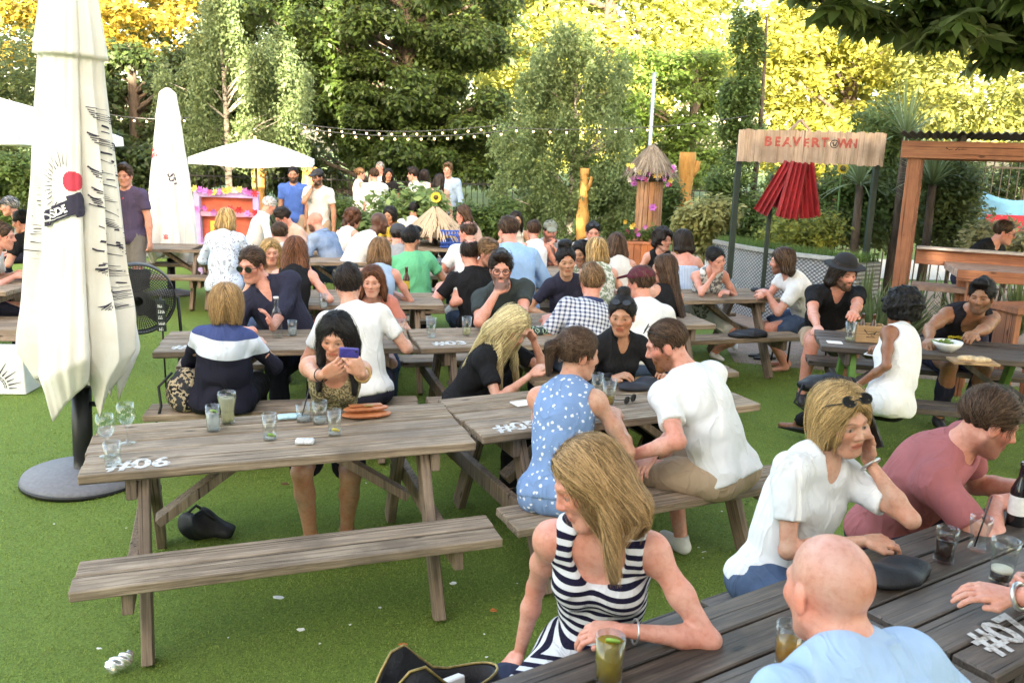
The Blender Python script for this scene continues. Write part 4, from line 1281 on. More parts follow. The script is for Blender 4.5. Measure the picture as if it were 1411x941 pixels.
def tree(name, label, base, trunk, clumps, per, leaf, mat, bark=None, r0=.18, up=.5, droop=0., seed=1, limbs=True, group=None, cat='tree', aspect=1.0, kind='leaf', shell=.5, outw=.5, pk=6):
    rng = np.random.default_rng(seed); bark = bark or BARK
    rt = empty(name, base, 0, label, cat, group)
    m = MB(); n = len(trunk)
    pts = [V(*p) for p in trunk]
    m.tube(pts, [r0 * (1 - .75 * i / (n - 1)) for i in range(n)], 10).build('trunk', bark, rt)
    if limbs:
        lm = MB()
        idx = rng.permutation(len(clumps))[:26]
        for i in idx:
            c = V(*clumps[i][:3]); zz = max(.3, c[2] - .35 * abs(c[0]) - .3)
            p0 = V(*[np.interp(zz, [p[2] for p in pts], [p[k] for p in pts]) for k in range(3)])
            mid = p0 * .5 + c * .5 + V(0, 0, .12)
            lm.tube([p0, mid, c], [r0 * .28, r0 * .18, r0 * .06], 6)
        lm.build('limb', bark, rt)
    p, o = in_clumps(clumps, per, rng, shell)
    if kind == 'leaf': v, q = leaves(p, leaf, rng, up, droop, o * outw, aspect)
    else: v, q = palmate(p, leaf, rng, .35, pk)
    mesh_np('crown', v, quads=q, mat=mat, parent=rt, smooth=False)
    return rt
# ------------------------------------------------------------------ the setting: ground
def sheet(name, pts, z, mat):
    return tag(MB().poly([(x, y, z) for x, y in pts]).build(name, mat), kind='structure')

t = NT('park_grass'); n = t.noise(t.coord('Object'), .35, 6, .7); n2 = t.noise(t.coord('Object'), 30, 4, .7)
t.base(t.mix(t.ramp(n, [(.35, (.055, .095, .02)), (.65, (.11, .17, .04))]), (.04, .06, .015), t.ramp(n2, [(.45, (0, 0, 0)), (.7, (.7, .7, .7))]))); t.set(Roughness=.9); t.bump(n2, .6, .05); PARK = t.m
t = NT('artificial_turf'); co = t.coord('Object'); n = t.noise(co, .8, 4, .6); n2 = t.noise(co, 95, 5, .75); n3 = t.noise(co, 14, 4, .6)
c = t.mix(t.ramp(n, [(.3, (.18, .262, .041)), (.7, (.235, .332, .058))]), (.085, .135, .022), t.ramp(n2, [(.42, (0, 0, 0)), (.62, (.8, .8, .8))]))
c = t.mix(c, (.19, .20, .055), t.ramp(n3, [(.55, (0, 0, 0)), (.75, (.45, .45, .45))]))
t.base(c); t.set(Roughness=.8); t.b.inputs['Specular IOR Level'].default_value = .25; t.bump(n2, .9, .02); TURF = t.m
t = NT('pale_path'); co = t.coord('Object'); n = t.noise(co, 40, 5, .8); n1 = t.noise(co, 1.2, 4)
t.base(t.mix(t.ramp(n, [(.3, (.30, .27, .23)), (.7, (.48, .45, .40))]), (.36, .31, .25), t.ramp(n1, [(.4, (0, 0, 0)), (.7, (.6, .6, .6))]))); t.set(Roughness=.9); t.bump(n, .5, .02); PATH = t.m
t = NT('brick_paving'); co = t.coord('Object'); br = t.node('ShaderNodeTexBrick'); br.inputs['Scale'].default_value = 5; t.l(co, br.inputs['Vector'])
br.inputs['Color1'].default_value = (.30, .20, .15, 1); br.inputs['Color2'].default_value = (.36, .27, .22, 1); br.inputs['Mortar'].default_value = (.2, .17, .14, 1)
t.base(t.mix(br.outputs['Color'], (.2, .16, .13), t.ramp(t.noise(co, 6, 5), [(.4, (0, 0, 0)), (.7, (.6, .6, .6))]))); t.set(Roughness=.85); PAVE = t.m

sheet('ground', [(-300, -300), (300, -300), (300, 400), (-300, 400)], -.012, PARK)
sheet('turf', [(-14, -6), (9.5, -6), (9.5, 15.6), (-14, 15.6)], -.004, TURF)
sheet('paving', [(2.35, 8.75), (9.5, 6.9), (9.5, 15.4), (3.1, 15.4)], .0, PAVE)
sheet('path', [(-20, 15.9), (20, 15.9), (20, 19.2), (-20, 19.2)], -.003, PATH)

def turf_blades():
    rng = np.random.default_rng(5); n = 190000
    d = 1.7 + 7.5 * rng.uniform(0, 1, n) ** 1.35; a = rng.uniform(-.60, .60, n)
    p = np.stack([d * np.tan(a), d, np.zeros(n)], 1)
    h = rng.uniform(.004, .010, n)[:, None] * (1 + .10 * d[:, None]); w = .0016 * (1 + .25 * d[:, None])
    an = rng.uniform(0, 2 * pi, n); s = np.stack([np.cos(an), np.sin(an), 0 * an], 1)
    ln = rng.normal(size=(n, 3)) * .6; ln[:, 2] = 1; ln /= np.linalg.norm(ln, axis=1, keepdims=True)
    vs = np.stack([p - s * w, p + s * w, p + ln * h], 1).reshape(-1, 3); vs[:, 2] -= .003
    m = leaf_mat('turf_blade', (.185, .262, .040), (.285, .37, .074), .25, .7)
    tag(mesh_np('grass', vs, tris=np.arange(n * 3).reshape(-1, 3), mat=m, smooth=False), kind='stuff')
turf_blades()

# ------------------------------------------------------------------ trees and planting behind the garden
def clump_rect(x0, x1, y0, y1, Y, n, rx, rz, rng, dj=1.0, ry=None):
    out = []
    for _ in range(n):
        p = atY(rng.uniform(x0, x1), rng.uniform(y0, y1), Y + rng.uniform(-dj, dj)); k = rng.uniform(.65, 1.3)
        out.append((*p, rx * k, (ry or rx) * k, rz * k))
    return out
def tree_px(name, label, bx, Y, rects, per, leaf, mat, seed, trunk_top=None, lean=0, **kw):
    """rects: list of (x0,x1,y0,y1,n,rx,rz,dj)"""
    rng = np.random.default_rng(seed); cl = []
    for (x0, x1, y0, y1, n, rx, rz, dj) in rects: cl += clump_rect(x0, x1, y0, y1, Y, n, rx, rz, rng, dj)
    b = atY(bx, 400, Y); b[2] = 0
    cl = [(c[0] - b[0], c[1] - b[1], c[2], *c[3:]) for c in cl]
    top = trunk_top or max(c[2] for c in cl)
    tr = [(lean * k * k + .06 * sin(3 * k), .05 * cos(4 * k), top * k) for k in np.linspace(0, 1, 7)]
    return tree(name, label, tuple(b), tr, cl, per, leaf, mat, seed=seed, **kw)

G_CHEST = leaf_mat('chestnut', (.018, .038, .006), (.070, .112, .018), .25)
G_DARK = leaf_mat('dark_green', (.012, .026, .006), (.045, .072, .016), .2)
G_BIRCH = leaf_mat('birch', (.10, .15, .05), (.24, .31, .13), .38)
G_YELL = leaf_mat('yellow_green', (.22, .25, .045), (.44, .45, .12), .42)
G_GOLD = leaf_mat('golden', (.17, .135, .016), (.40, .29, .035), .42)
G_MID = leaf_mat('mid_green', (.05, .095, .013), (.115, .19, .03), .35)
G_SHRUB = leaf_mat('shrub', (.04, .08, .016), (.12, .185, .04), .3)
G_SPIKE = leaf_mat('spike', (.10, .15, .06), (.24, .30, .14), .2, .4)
TREES = 'trees standing behind the garden'
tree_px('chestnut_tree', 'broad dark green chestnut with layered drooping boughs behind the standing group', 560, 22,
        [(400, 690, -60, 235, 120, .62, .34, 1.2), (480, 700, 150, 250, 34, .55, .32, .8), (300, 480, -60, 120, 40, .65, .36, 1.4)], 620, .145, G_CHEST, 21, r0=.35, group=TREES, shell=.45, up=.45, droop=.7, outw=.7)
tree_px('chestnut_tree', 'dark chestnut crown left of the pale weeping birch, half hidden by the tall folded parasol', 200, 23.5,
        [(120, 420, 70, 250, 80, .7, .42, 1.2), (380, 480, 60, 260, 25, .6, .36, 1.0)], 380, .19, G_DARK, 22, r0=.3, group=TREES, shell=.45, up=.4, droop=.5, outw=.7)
tree_px('lime_tree', 'golden lit tree crown at the top left above the folded parasols', 120, 27,
        [(-160, 300, -110, 75, 70, 1.0, .5, 1.5), (230, 330, 60, 130, 12, .6, .3, 1), (320, 480, -120, 20, 16, .8, .4, 1)], 260, .21, G_GOLD, 23, r0=.3, group=TREES, limbs=False)
tree_px('holm_oak', 'dark olive bushy tree at the far left edge of the garden', -10, 19,
        [(-160, 62, 55, 300, 46, .75, .5, 1.2)], 420, .13, leaf_mat('olive', (.03, .055, .014), (.11, .145, .04), .3), 24, r0=.2, group=TREES)
tree_px('birch_tree', 'pale grey green weeping birch behind the small square white parasol', 318, 17.5,
        [(285, 345, -10, 60, 16, .22, .42, .4), (250, 400, 50, 130, 42, .24, .48, .6), (215, 420, 110, 215, 58, .24, .52, .7)], 330, .078, leaf_mat('birch_near', (.075, .115, .04), (.185, .24, .105), .3), 25, bark=BIRCHB, r0=.085, up=.15, droop=1.6, group=TREES, shell=.2, outw=.2)
tree_px('birch_tree', 'tall feathery weeping birch left of the thatched tiki bar with pale slender trunk', 778, 15.5,
        [(750, 815, 45, 110, 15, .20, .42, .3), (712, 858, 90, 190, 52, .20, .46, .5), (682, 872, 165, 290, 64, .20, .50, .6), (690, 866, 270, 335, 20, .2, .3, .5)], 300, .072, G_BIRCH, 26, bark=BIRCHB, r0=.08, up=.15, droop=1.6, group=TREES, shell=.2, outw=.2)
tree_px('acacia_tree', 'bright green tree behind the thin metal mast', 935, 23,
        [(868, 985, 75, 250, 60, .6, .26, 1.0)], 330, .14, G_MID, 27, r0=.2, group=TREES)
tree_px('lime_tree', 'huge sunlit yellow tree filling the sky above the weeping birch', 820, 39,
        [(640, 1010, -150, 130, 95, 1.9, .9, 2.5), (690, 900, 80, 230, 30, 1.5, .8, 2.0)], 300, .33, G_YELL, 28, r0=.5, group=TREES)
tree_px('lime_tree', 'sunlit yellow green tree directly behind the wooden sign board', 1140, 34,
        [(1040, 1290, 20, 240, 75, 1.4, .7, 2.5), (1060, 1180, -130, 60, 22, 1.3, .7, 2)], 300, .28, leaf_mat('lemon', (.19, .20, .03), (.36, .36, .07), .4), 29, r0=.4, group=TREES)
tree_px('lime_tree', 'olive yellow tree rising behind the timber pavilion roof', 1400, 30,
        [(1240, 1600, -120, 240, 80, 1.4, .7, 2.0)], 260, .25, leaf_mat('olive_yellow', (.09, .11, .022), (.22, .23, .06), .35), 30, r0=.4, group=TREES)
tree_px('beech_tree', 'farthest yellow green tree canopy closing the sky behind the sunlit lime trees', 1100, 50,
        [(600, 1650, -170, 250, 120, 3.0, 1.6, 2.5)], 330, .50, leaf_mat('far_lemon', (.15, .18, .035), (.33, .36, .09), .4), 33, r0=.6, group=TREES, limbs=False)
tree_px('plane_tree', 'dark background tree closing the gap behind the chestnut boughs', 520, 33,
        [(-100, 700, -120, 250, 110, 2.0, 1.0, 2.0)], 220, .34, G_DARK, 31, r0=.4, group=TREES)
tree_px('hornbeam_tree', 'slim dark columnar tree left of the wooden sign board', 1022, 15,
        [(1012, 1046, 22, 130, 22, .17, .24, .15), (1000, 1046, 120, 240, 34, .22, .26, .2), (985, 1055, 220, 340, 40, .28, .26, .3)], 260, .075, leaf_mat('hornbeam', (.045, .085, .018), (.12, .19, .045), .3), 32, r0=.07, group=TREES, limbs=False)

def shrub(label, x0, x1, y0, y1, Y, n, per, leaf, mat, seed, name='shrub', rx=.28, rz=.24, dj=.3, group='shrubs and border plants', **kw):
    rng = np.random.default_rng(seed); cl = clump_rect(x0, x1, y0, y1, Y, n, rx, rz, rng, dj)
    kw.setdefault('limbs', False); b = atY((x0 + x1) / 2, y1, Y); b[2] = 0
    cl = [(c[0] - b[0], c[1] - b[1], max(c[2], .12), *c[3:]) for c in cl]
    top = max(c[2] for c in cl)
    return tree(name, label, tuple(b), [(0, 0, 0), (.02, .01, top * .4), (0, .02, top * .75)], cl, per, leaf, mat, r0=.03, seed=seed, group=group, cat='shrub', **kw)
shrub('dense green shrub under the wooden sign between its two dark posts', 1060, 1200, 240, 325, 12.6, 44, 260, .085, G_SHRUB, 41)
shrub('tall leafy shrub right of the wooden sign and left of the pavilion post', 1190, 1262, 150, 330, 12.8, 50, 260, .085, leaf_mat('laurel', (.05, .09, .02), (.13, .19, .045), .3), 42)
shrub('yellowish grassy clump left of the grey metal planter', 940, 1000, 290, 335, 13.2, 16, 300, .10, leaf_mat('pampas', (.20, .20, .06), (.38, .36, .14), .3), 43, droop=1.0)
shrub('large leafy plant in front of the standing group, beside the sunflower', 522, 596, 268, 318, 13.6, 24, 130, .14, leaf_mat('sunflower_leaf', (.11, .18, .05), (.25, .34, .11), .3), 44)
shrub('low flowering border bush behind the bearded man in the white cap', 455, 520, 285, 325, 15.2, 16, 220, .09, G_SHRUB, 45)
shrub('bushy green shrub behind the long haired woman holding her head, by the path', 640, 705, 285, 335, 14.4, 16, 220, .09, G_SHRUB, 46)
shrub('leafy bush below the feathery birch, next to the lit orange trunk', 800, 872, 225, 325, 15.9, 30, 240, .085, G_SHRUB, 47)
shrub('dark leafy bush behind the round thatched tiki bar', 905, 932, 250, 320, 15.2, 14, 240, .085, G_SHRUB, 48)
shrub('dark evergreen bush inside the pavilion opening behind its rail', 1275, 1345, 215, 340, 11.6, 34, 260, .08, leaf_mat('evergreen', (.03, .055, .014), (.09, .13, .03), .3), 49)
shrub('pale dry border plants under the blue banner', 1330, 1440, 318, 350, 10.6, 18, 240, .08, leaf_mat('dry', (.22, .20, .09), (.40, .38, .2), .3), 50)
shrub('leafy undergrowth at the far left behind the seated drinkers', -60, 62, 215, 300, 15.5, 34, 240, .10, G_SHRUB, 51)
shrub('dark laurel hedge behind the man in the purple t-shirt', 140, 225, 190, 320, 16.5, 40, 220, .11, G_DARK, 52)
shrub('low yellow flowering bush under the red corrugated hanging', 1065, 1140, 300, 336, 12.0, 16, 220, .07, leaf_mat('gold_shrub', (.16, .19, .03), (.38, .38, .06), .3), 53)

def spiky(label, base, n, L, w, seed, mat=G_SPIKE, spread=1.0, stem=0.0, name='cordyline', droop=.5):
    rng = np.random.default_rng(seed); rt = empty(name, base, 0, label, 'spiky plant', 'spiky border plants')
    vs, fs = [], []
    for i in range(n):
        a = rng.uniform(0, 2 * pi); e = rng.uniform(.15, 1.45) if spread > .9 else rng.uniform(.7, 1.5)
        Li = L * rng.uniform(.65, 1.1); d = V(cos(a) * cos(e), sin(a) * cos(e), sin(e)); s = nrm(np.cross(d, (0, 0, 1))); o = len(vs)
        for k in range(6):
            t_ = k / 5; p = V(0, 0, stem) + d * Li * t_ + V(0, 0, -droop * Li * t_ ** 2 * cos(e)); ww = w * (1 - t_) ** .6 * (.6 + 1.2 * t_ * (1 - t_))
            vs += [p - s * ww, p + s * ww]
        fs += [(o + 2 * k, o + 2 * k + 1, o + 2 * k + 3, o + 2 * k + 2) for k in range(5)]
    MB().add(vs, fs).build('leaf_rosette', mat, rt)
    if stem: MB().tube([(0, 0, 0), (.02, 0, stem * .5), (0, 0, stem)], [.07, .055, .05], 9).build('stem', BARK, rt)
    return rt
def gnd(px, py, Y): b = atY(px, py, Y); return (b[0], b[1], 0), b[2]
for px, py, Y, n_, L, w, sd, lab in ((1248, 190, 12.2, 110, .95, .018, 61, 'tall cordyline with pale sword leaves above the pavilion corner'), (1285, 255, 11.2, 90, 1.0, .016, 62, 'cordyline spreading pale blades inside the pavilion opening'),
                                     (1185, 255, 11.6, 90, .8, .015, 63, 'cordyline fanning out right of the red corrugated hanging')):
    b, z = gnd(px, py, Y); spiky(lab, b, n_, L, w, sd, stem=max(z, .3))
b = at(1228, 440, .0); spiky('broad bladed dark flax clump left of the pavilion post', (4.15, 9.3, 0), 90, .95, .026, 64, leaf_mat('flax', (.05, .085, .03), (.17, .22, .09), .2), .8, name='flax_plant', droop=.6)
shrub('tall dark laurel hedge closing the view behind the pavilion', 1262, 1520, 215, 345, 14.2, 60, 240, .11, leaf_mat('laurel_dark', (.03, .055, .014), (.10, .15, .035), .3), 54, rx=.5, rz=.35)
spiky('dark flax clump at the right end of the grey metal planter', (4.05, 9.75, 0), 80, 1.05, .028, 66, leaf_mat('flax', (.05, .085, .03), (.17, .22, .09), .2), .8, name='flax_plant', droop=.6)
FLX = leaf_mat('flax', (.05, .085, .03), (.17, .22, .09), .2)
for k, (x, y, L, lab) in enumerate(((3.50, 9.05, .95, 'dark flax clump directly behind the man in the black hat'), (3.85, 8.95, 1.05, 'dark flax clump between the black hat man and the pavilion post'), (4.75, 10.1, 1.0, 'dark flax clump behind the pavilion rail at its left end'), (5.45, 10.3, 1.05, 'dark flax clump behind the pavilion rail beside the leaning man'), (6.2, 10.4, 1.0, 'dark flax clump behind the pavilion rail at the picture edge'))):
    spiky(lab, (x, y, 0), 130, L, .024, 80 + k, FLX, .8, name='flax_plant', droop=.6)
spiky('low flax clump under the pavilion bench', (4.75, 9.2, 0), 60, .6, .02, 65, leaf_mat('flax2', (.07, .10, .05), (.25, .27, .16), .2), .8, name='flax_plant', droop=.8)

# overhanging horse chestnut bough, top right, its trunk outside the frame
rng = np.random.default_rng(71); cl = []
def bough(pxs, Y0, Y1, n, r):
    for _ in range(n):
        x0, x1, y0, y1 = pxs; p = atY(rng.uniform(x0, x1), rng.uniform(y0, y1), rng.uniform(Y0, Y1)); cl.append((p[0] - 6.2, p[1] - 4.0, p[2], r, r, r * .55))
bough((1270, 1470, -45, 42), 6.3, 8.2, 17, .34); bough((1110, 1290, -60, 6), 6.5, 7.6, 11, .25); bough((1370, 1470, 45, 90), 6.6, 7.8, 4, .24); bough((1190, 1235, 10, 45), 6.8, 7.4, 2, .12); bough((600, 640, -25, -10), 7.0, 7.4, 2, .08)
for _ in range(300): cl.append((rng.uniform(-5.4, 5), rng.uniform(-10, 4.2), rng.uniform(5.1, 8.5), .95, .95, .45))
tree('horse_chestnut_tree', 'overhanging dark horse chestnut bough with big hand shaped leaves at the top right', (6.2, 4.0, 0), [(0, 0, 0), (.05, 0, 1.5), (-.1, .1, 3.0), (-.3, 0, 4.5), (-.5, .1, 6.5)], cl, 34, .21,
     leaf_mat('overhang', (.045, .075, .012), (.11, .16, .03), .35), r0=.28, kind='palm', seed=72, group=None, shell=.1, pk=7, limbs=False)

# railings at the back of the garden
def railing(label, x0, x1, y, h=1.5, step=.13):
    rt = empty('iron_railing', (x0, y, 0), 0, label, 'fence', 'iron railings round the garden'); m = BLACKP; L = x1 - x0
    for z in (.18, h - .12): MB().box((L / 2, 0, z), (L, .03, .03)).build('rail', m, rt)
    bm_ = MB(); k = int(L / step)
    for i in range(k + 1): bm_.box((i * step, 0, h / 2), (.016, .016, h))
    tag(bm_.build('upright', m, rt), kind='stuff')
railing('long black iron railing along the path behind the garden', -14, 8, 19.3)
railing('short black iron railing behind the blue banner on the right', 4.8, 9.5, 13.6, 2.2)

# ------------------------------------------------------------------ parasols
def parasol_big():
    rt = empty('folded_parasol', (-2.66, 5.04, 0), R_(20), 'tall folded cream parasol with dark printed emblem and grey round base, nearest on the left', 'parasol', 'folded cream parasols')
    prof = [(0, .10, 3.30), (.12, .130, 2.95), (.22, .165, 2.68), (.275, .184, 2.53), (.277, .158, 2.54), (.32, .165, 2.42), (.5, .208, 1.95), (.7, .252, 1.40), (.85, .295, 1.02), (.93, .31, .80), (1.0, .23, .60)]
    f = closed_canopy(prof, (-165, -64, -40, -12, 25, 75, 130, 165), .42, .6, .17, 4)
    cn = canopy_mesh(f, 'canopy', CANVAS, rt, 340, 130)
    def dr(th, t_, v, fc, name, mat, rot=0, off=.006): return on_canopy(f, th, t_, .25, 2.75, v, fc, name, mat, rt, rot, off)
    base = R_(-107)
    # emblem: slanted navy banner with white word, red disc and ray strokes
    v, fc = grid_patch(-.125, .125, -.042, .042, 22, 8); dr(base + .02, .60, v, fc, 'emblem_banner', INK, .42, .012)
    v, fc = grid_patch(.088, .158, -.062, .062, 10, 8); dr(base + .02, .60, v, fc, 'emblem_tab', INK, .42, .0115)
    v, fc = text_mesh('DESDE', .060, 0, .002); v[:, 0] -= .020; dr(base + .02, .60, v, fc, 'emblem_word', plain('emblem_white', (.8, .78, .76), .8), .42, .019)
    v, fc = grid_patch(-.06, .06, -.06, .06, 20, 20, lambda x, y: x * x + y * y < .0030); dr(base + .36, .535, v, fc, 'emblem_disc', INKR, 0, .0045)
    segs = []
    for k in range(17):
        a = R_(88 + k * 9.5); r0, r1 = .105 + .012 * (k % 2), .185 + .04 * ((k * 7) % 3) / 2
        segs.append((r0 * cos(a), r0 * sin(a), r1 * cos(a), r1 * sin(a), .005))
    v, fc = stroke_set(segs, .005); dr(base + .22, .545, v, fc, 'emblem_rays', INK); v, fc = stroke_set([(-.09, -.031, .06, -.031, .006)], .006); dr(base + .02, .60, v, fc, 'emblem_underline', plain('emblem_white', (.8, .78, .76), .8), .42, .018)
    rr = random.Random(4); segs = []
    for k in range(46):                                       # pen strokes on the right hand folds
        y = .62 - k * .026 + rr.uniform(-.02, .02); x = rr.uniform(-.06, .18); L = rr.uniform(.06, .17) * (1.6 if k % 7 == 0 else 1)
        segs.append((x, y, x + L, y - rr.uniform(.0, .06), rr.uniform(.005, .014)))
        if k % 6 < 2: segs += [(x + .01 * j, y - .014 * j, x + L + .01 * j, y - .014 * j - .03, .006) for j in range(1, 5)]
    v, fc = stroke_set(segs, .006); dr(R_(-90 - 20) + 1.0, .60, v, fc, 'pen_strokes', INK)
    segs = []
    for k in range(26):
        y = .30 - k * .018; x = rr.uniform(-.02, .03); segs.append((x, y, x + rr.uniform(.02, .06), y + rr.uniform(-.02, .02), rr.uniform(.004, .009)))
    v, fc = stroke_set(segs, .006); dr(R_(-90 - 20) - 1.25, .66, v, fc, 'side_strokes', INK)
    MB().tube([(0, 0, .05), (0, 0, 3.3)], .026, 14).build('pole', plain('pole_grey', (.10, .10, .11), .4), rt)
    MB().lathe([(0, .05), (.072, .05), (.072, .07), (.056, .075), (.054, .16), (.058, .17), (.058, .60), (0, .60)], n=24).build('pole_sleeve', BLACKP, rt)
    b = MB().lathe([(0, 0), (.345, 0), (.352, .02), (.345, .045), (.10, .085), (0, .088)], n=48).build('base', plain('base_grey', (.17, .17, .185), .7, .15, 40, bump=.2), rt)
    MB().lathe([(.346, -.001), (.358, -.001), (.358, .022), (.350, .024)], n=48).build('base_rim', BLACKP, rt)
    MB().tube([(.05, -.02, .50), (.09, -.035, .50)], .016, 8).build('knob', BLACKP, rt)
    rt.rotation_euler = (0, R_(2.6), R_(20))
    return rt
parasol_big()
def parasol_two():
    c = atY(236, 400, 11.9)
    rt = empty('folded_parasol', (c[0], 11.9, 0), R_(60), 'smaller folded cream parasol with blurred red and black print, further back beside the black fan', 'parasol', 'folded cream parasols')
    prof = [(0, .03, 2.80), (.06, .11, 2.74), (.18, .155, 2.45), (.20, .175, 2.40), (.205, .155, 2.40), (.45, .225, 1.75), (.75, .30, 1.05), (.92, .335, .66), (1.0, .26, .50)]
    f = closed_canopy(prof, (-165, -110, -70, -25, 40, 100), .36, 1.7, .16, 9); rt.rotation_euler = (0, R_(2.5), R_(60)); canopy_mesh(f, 'canopy', CANVAS, rt, 220, 80)
    b = R_(-90 - 60)
    v, fc = text_mesh('S51', .12, 0, .003); on_canopy(f, b + .55, .52, .2, 2.4, v, fc, 'printed_word', INK, rt, -1.35)
    v, fc = text_mesh('RS', .14, 0, .003); on_canopy(f, b - .75, .38, .2, 2.4, v, fc, 'red_print', INKR, rt, -1.2)
    v, fc = text_mesh('98', .07, 0, .002); on_canopy(f, b + .15, .86, .2, 2.4, v, fc, 'small_red_print', INKR, rt, -1.4)
    MB().tube([(0, 0, .04), (0, 0, 2.7)], .024, 12).build('pole', plain('pole_grey', (.10, .10, .11), .4), rt)
    MB().lathe([(0, .03), (.055, .03), (.055, .5), (0, .5)], n=18).build('pole_sleeve', BLACKP, rt)
    MB().lathe([(0, 0), (.32, 0), (.325, .02), (.10, .07), (0, .075)], n=40).build('base', plain('base_grey', (.17, .17, .185), .7, .15, 40, bump=.2), rt)
parasol_two()
c = atY(352, 210, 15.0); open_parasol((c[0], 15.0, 0), 'small open square white parasol over the flower stall', 1.32, 2.18, 1.86, R_(45 + 10))
c = atY(-35, 200, 9.3); open_parasol((c[0], 9.3, 0), 'large open white parasol cut by the left edge of the picture', 1.55, 2.56, 2.12, R_(45))

# ------------------------------------------------------------------ wooden sign on posts
def corrugated(w, h, nwave, amp, t=.012, nx=160, nz=8, ragged=0.0, seed=1, flare=0.0, curve=0.0):
    rr = np.random.default_rng(seed); xs = np.linspace(-w / 2, w / 2, nx); vs = []
    jag = np.repeat(rr.uniform(-1, 1, nx // 5 + 1), 5)[:nx]; jag2 = np.repeat(rr.uniform(-1, 1, nx // 5 + 1), 5)[:nx]
    for side in (0, 1):
        for j in range(nz):
            v_ = j / (nz - 1)
            for i, x in enumerate(xs):
                top = h / 2 + ragged * jag[i]; bot = -h / 2 + ragged * jag2[i]; z = bot + (top - bot) * v_
                k = 1 + flare * (1 - v_)
                y = amp * cos(2 * pi * nwave * (x / w)) * (1 + flare * (1 - v_)) + curve * (x / w * 2) ** 2
                vs.append((x * k, y + side * t, z))
    fs = []; N = nx * nz
    for j in range(nz - 1):
        for i in range(nx - 1):
            a = j * nx + i; fs += [(a, a + 1, a + nx + 1, a + nx), (N + a, N + a + nx, N + a + nx + 1, N + a + 1)]
    for i in range(nx - 1): fs += [(i, N + i, N + i + 1, i + 1), (N - nx + i, N - nx + i + 1, 2 * N - nx + i + 1, 2 * N - nx + i)]
    for j in range(nz - 1):
        a = j * nx; b_ = a + nx - 1; fs += [(a, a + nx, N + a + nx, N + a), (b_, N + b_, N + b_ + nx, b_ + nx)]
    return vs, fs
SIGNW = wood('sign_cedar', (.30, .19, .12), (.52, .36, .25), (.66, .50, .38), axis=2)
a, b = atY(1018, 208, 11.0), atY(1218, 208, 11.0); zc = (a[2] + b[2]) / 2 + .04; xc = (a[0] + b[0]) / 2
rt = empty('wooden_sign', (xc, 11.0, 0), 0, 'long rippled cedar sign board on dark posts with faded red lettering', 'sign')
v, fc = corrugated(1.84, .40, 9.5, .016, .02, 200, 6, .012, 3); bd = MB().add([(x, y, z + zc) for x, y, z in v], fc).build('sign_board', SIGNW, rt)
REDP = plain('faded_red_paint', (.44, .10, .075), .8, .35, 40)
rr = random.Random(9)
for i, ch in enumerate('BEAVERTOWN'):
    x = -.55 + i * .118
    if ch == 'O':
        v = []; fc = []
        for k in range(24):
            a_ = 2 * pi * k / 24; v += [(.052 * cos(a_), .052 * sin(a_), 0), (.040 * cos(a_), .040 * sin(a_), 0)]
        fc = [(2 * k, (2 * k + 2) % 48, (2 * k + 3) % 48, 2 * k + 1) for k in range(24)]
        o = len(v); v += [(-.025, .0, 0), (.025, .0, 0), (.018, -.028, 0), (-.018, -.028, 0), (-.028, .022, 0), (.028, .022, 0)]; fc += [(o, o + 1, o + 2, o + 3), (o + 4, o, o + 1, o + 5)]
        mat = plain('emblem_dark', (.05, .045, .05), .7)
    else: v, fc = text_mesh(ch, .155, 0, .006); mat = REDP
    v = np.asarray(v, float); gx = v[:, 0] + x; gy = .016 * np.cos(2 * pi * 9.5 * gx / 1.84)
    MB().add(np.stack([gx, gy - .004, v[:, 1] + zc + .055 + rr.uniform(-.006, .006)], 1), fc).build('letter', mat, bd)
for sx in (-.88, .86): MB().box((sx, .06, zc / 2 + .06), (.07, .07, zc + .12), bev=.006).build('post', plain('post_dark_green', (.022, .035, .028), .6), rt)
for sx in (-.02,): MB().box((-.42, .10, .95), (.05, .05, 1.9), bev=.005).build('post', plain('post_dark_green', (.022, .035, .028), .6), rt)
m = MB(); 
for k in (-1, 1): m.bar((-.16 + k * .13, .03, zc + .20), (-.16, .03, zc + .33), .025, .05, up=(0, 1, 0))
m.build('gable_strut', SIGNW, rt)
# red corrugated sheets hanging below the sign
c = atY(1095, 265, 10.9)
rt = empty('corrugated_hanging', (c[0], 10.86, 0), 0, 'red corrugated sheets flaring out below the wooden sign', 'hanging')
REDC = NT('red_sheet'); _n = REDC.noise(REDC.coord('Object', (1, 1, .3)), 7, 5); REDC.base(REDC.ramp(_n, [(.3, (.16, .008, .012)), (.7, (.46, .025, .035))])); REDC.set(Roughness=.45); REDC = REDC.m
for dx, dy, w, h, ng, tilt, z0 in ((-.27, .05, .15, .64, 3, 24, 0), (-.03, 0, .22, .70, 4, 6, 0), (.17, .03, .20, .68, 4, -12, 0), (-.12, .12, .18, .58, 4, 12, .06)):
    v, fc = corrugated(w, h, ng, .014, .006, 60, 8, .010, 5, .35); M_ = head_M(0, -6, tilt)
    MB().add([M_ @ V(*p) + V(dx, dy, c[2] + .02 + z0) for p in v], fc).build('sheet', REDC, rt)

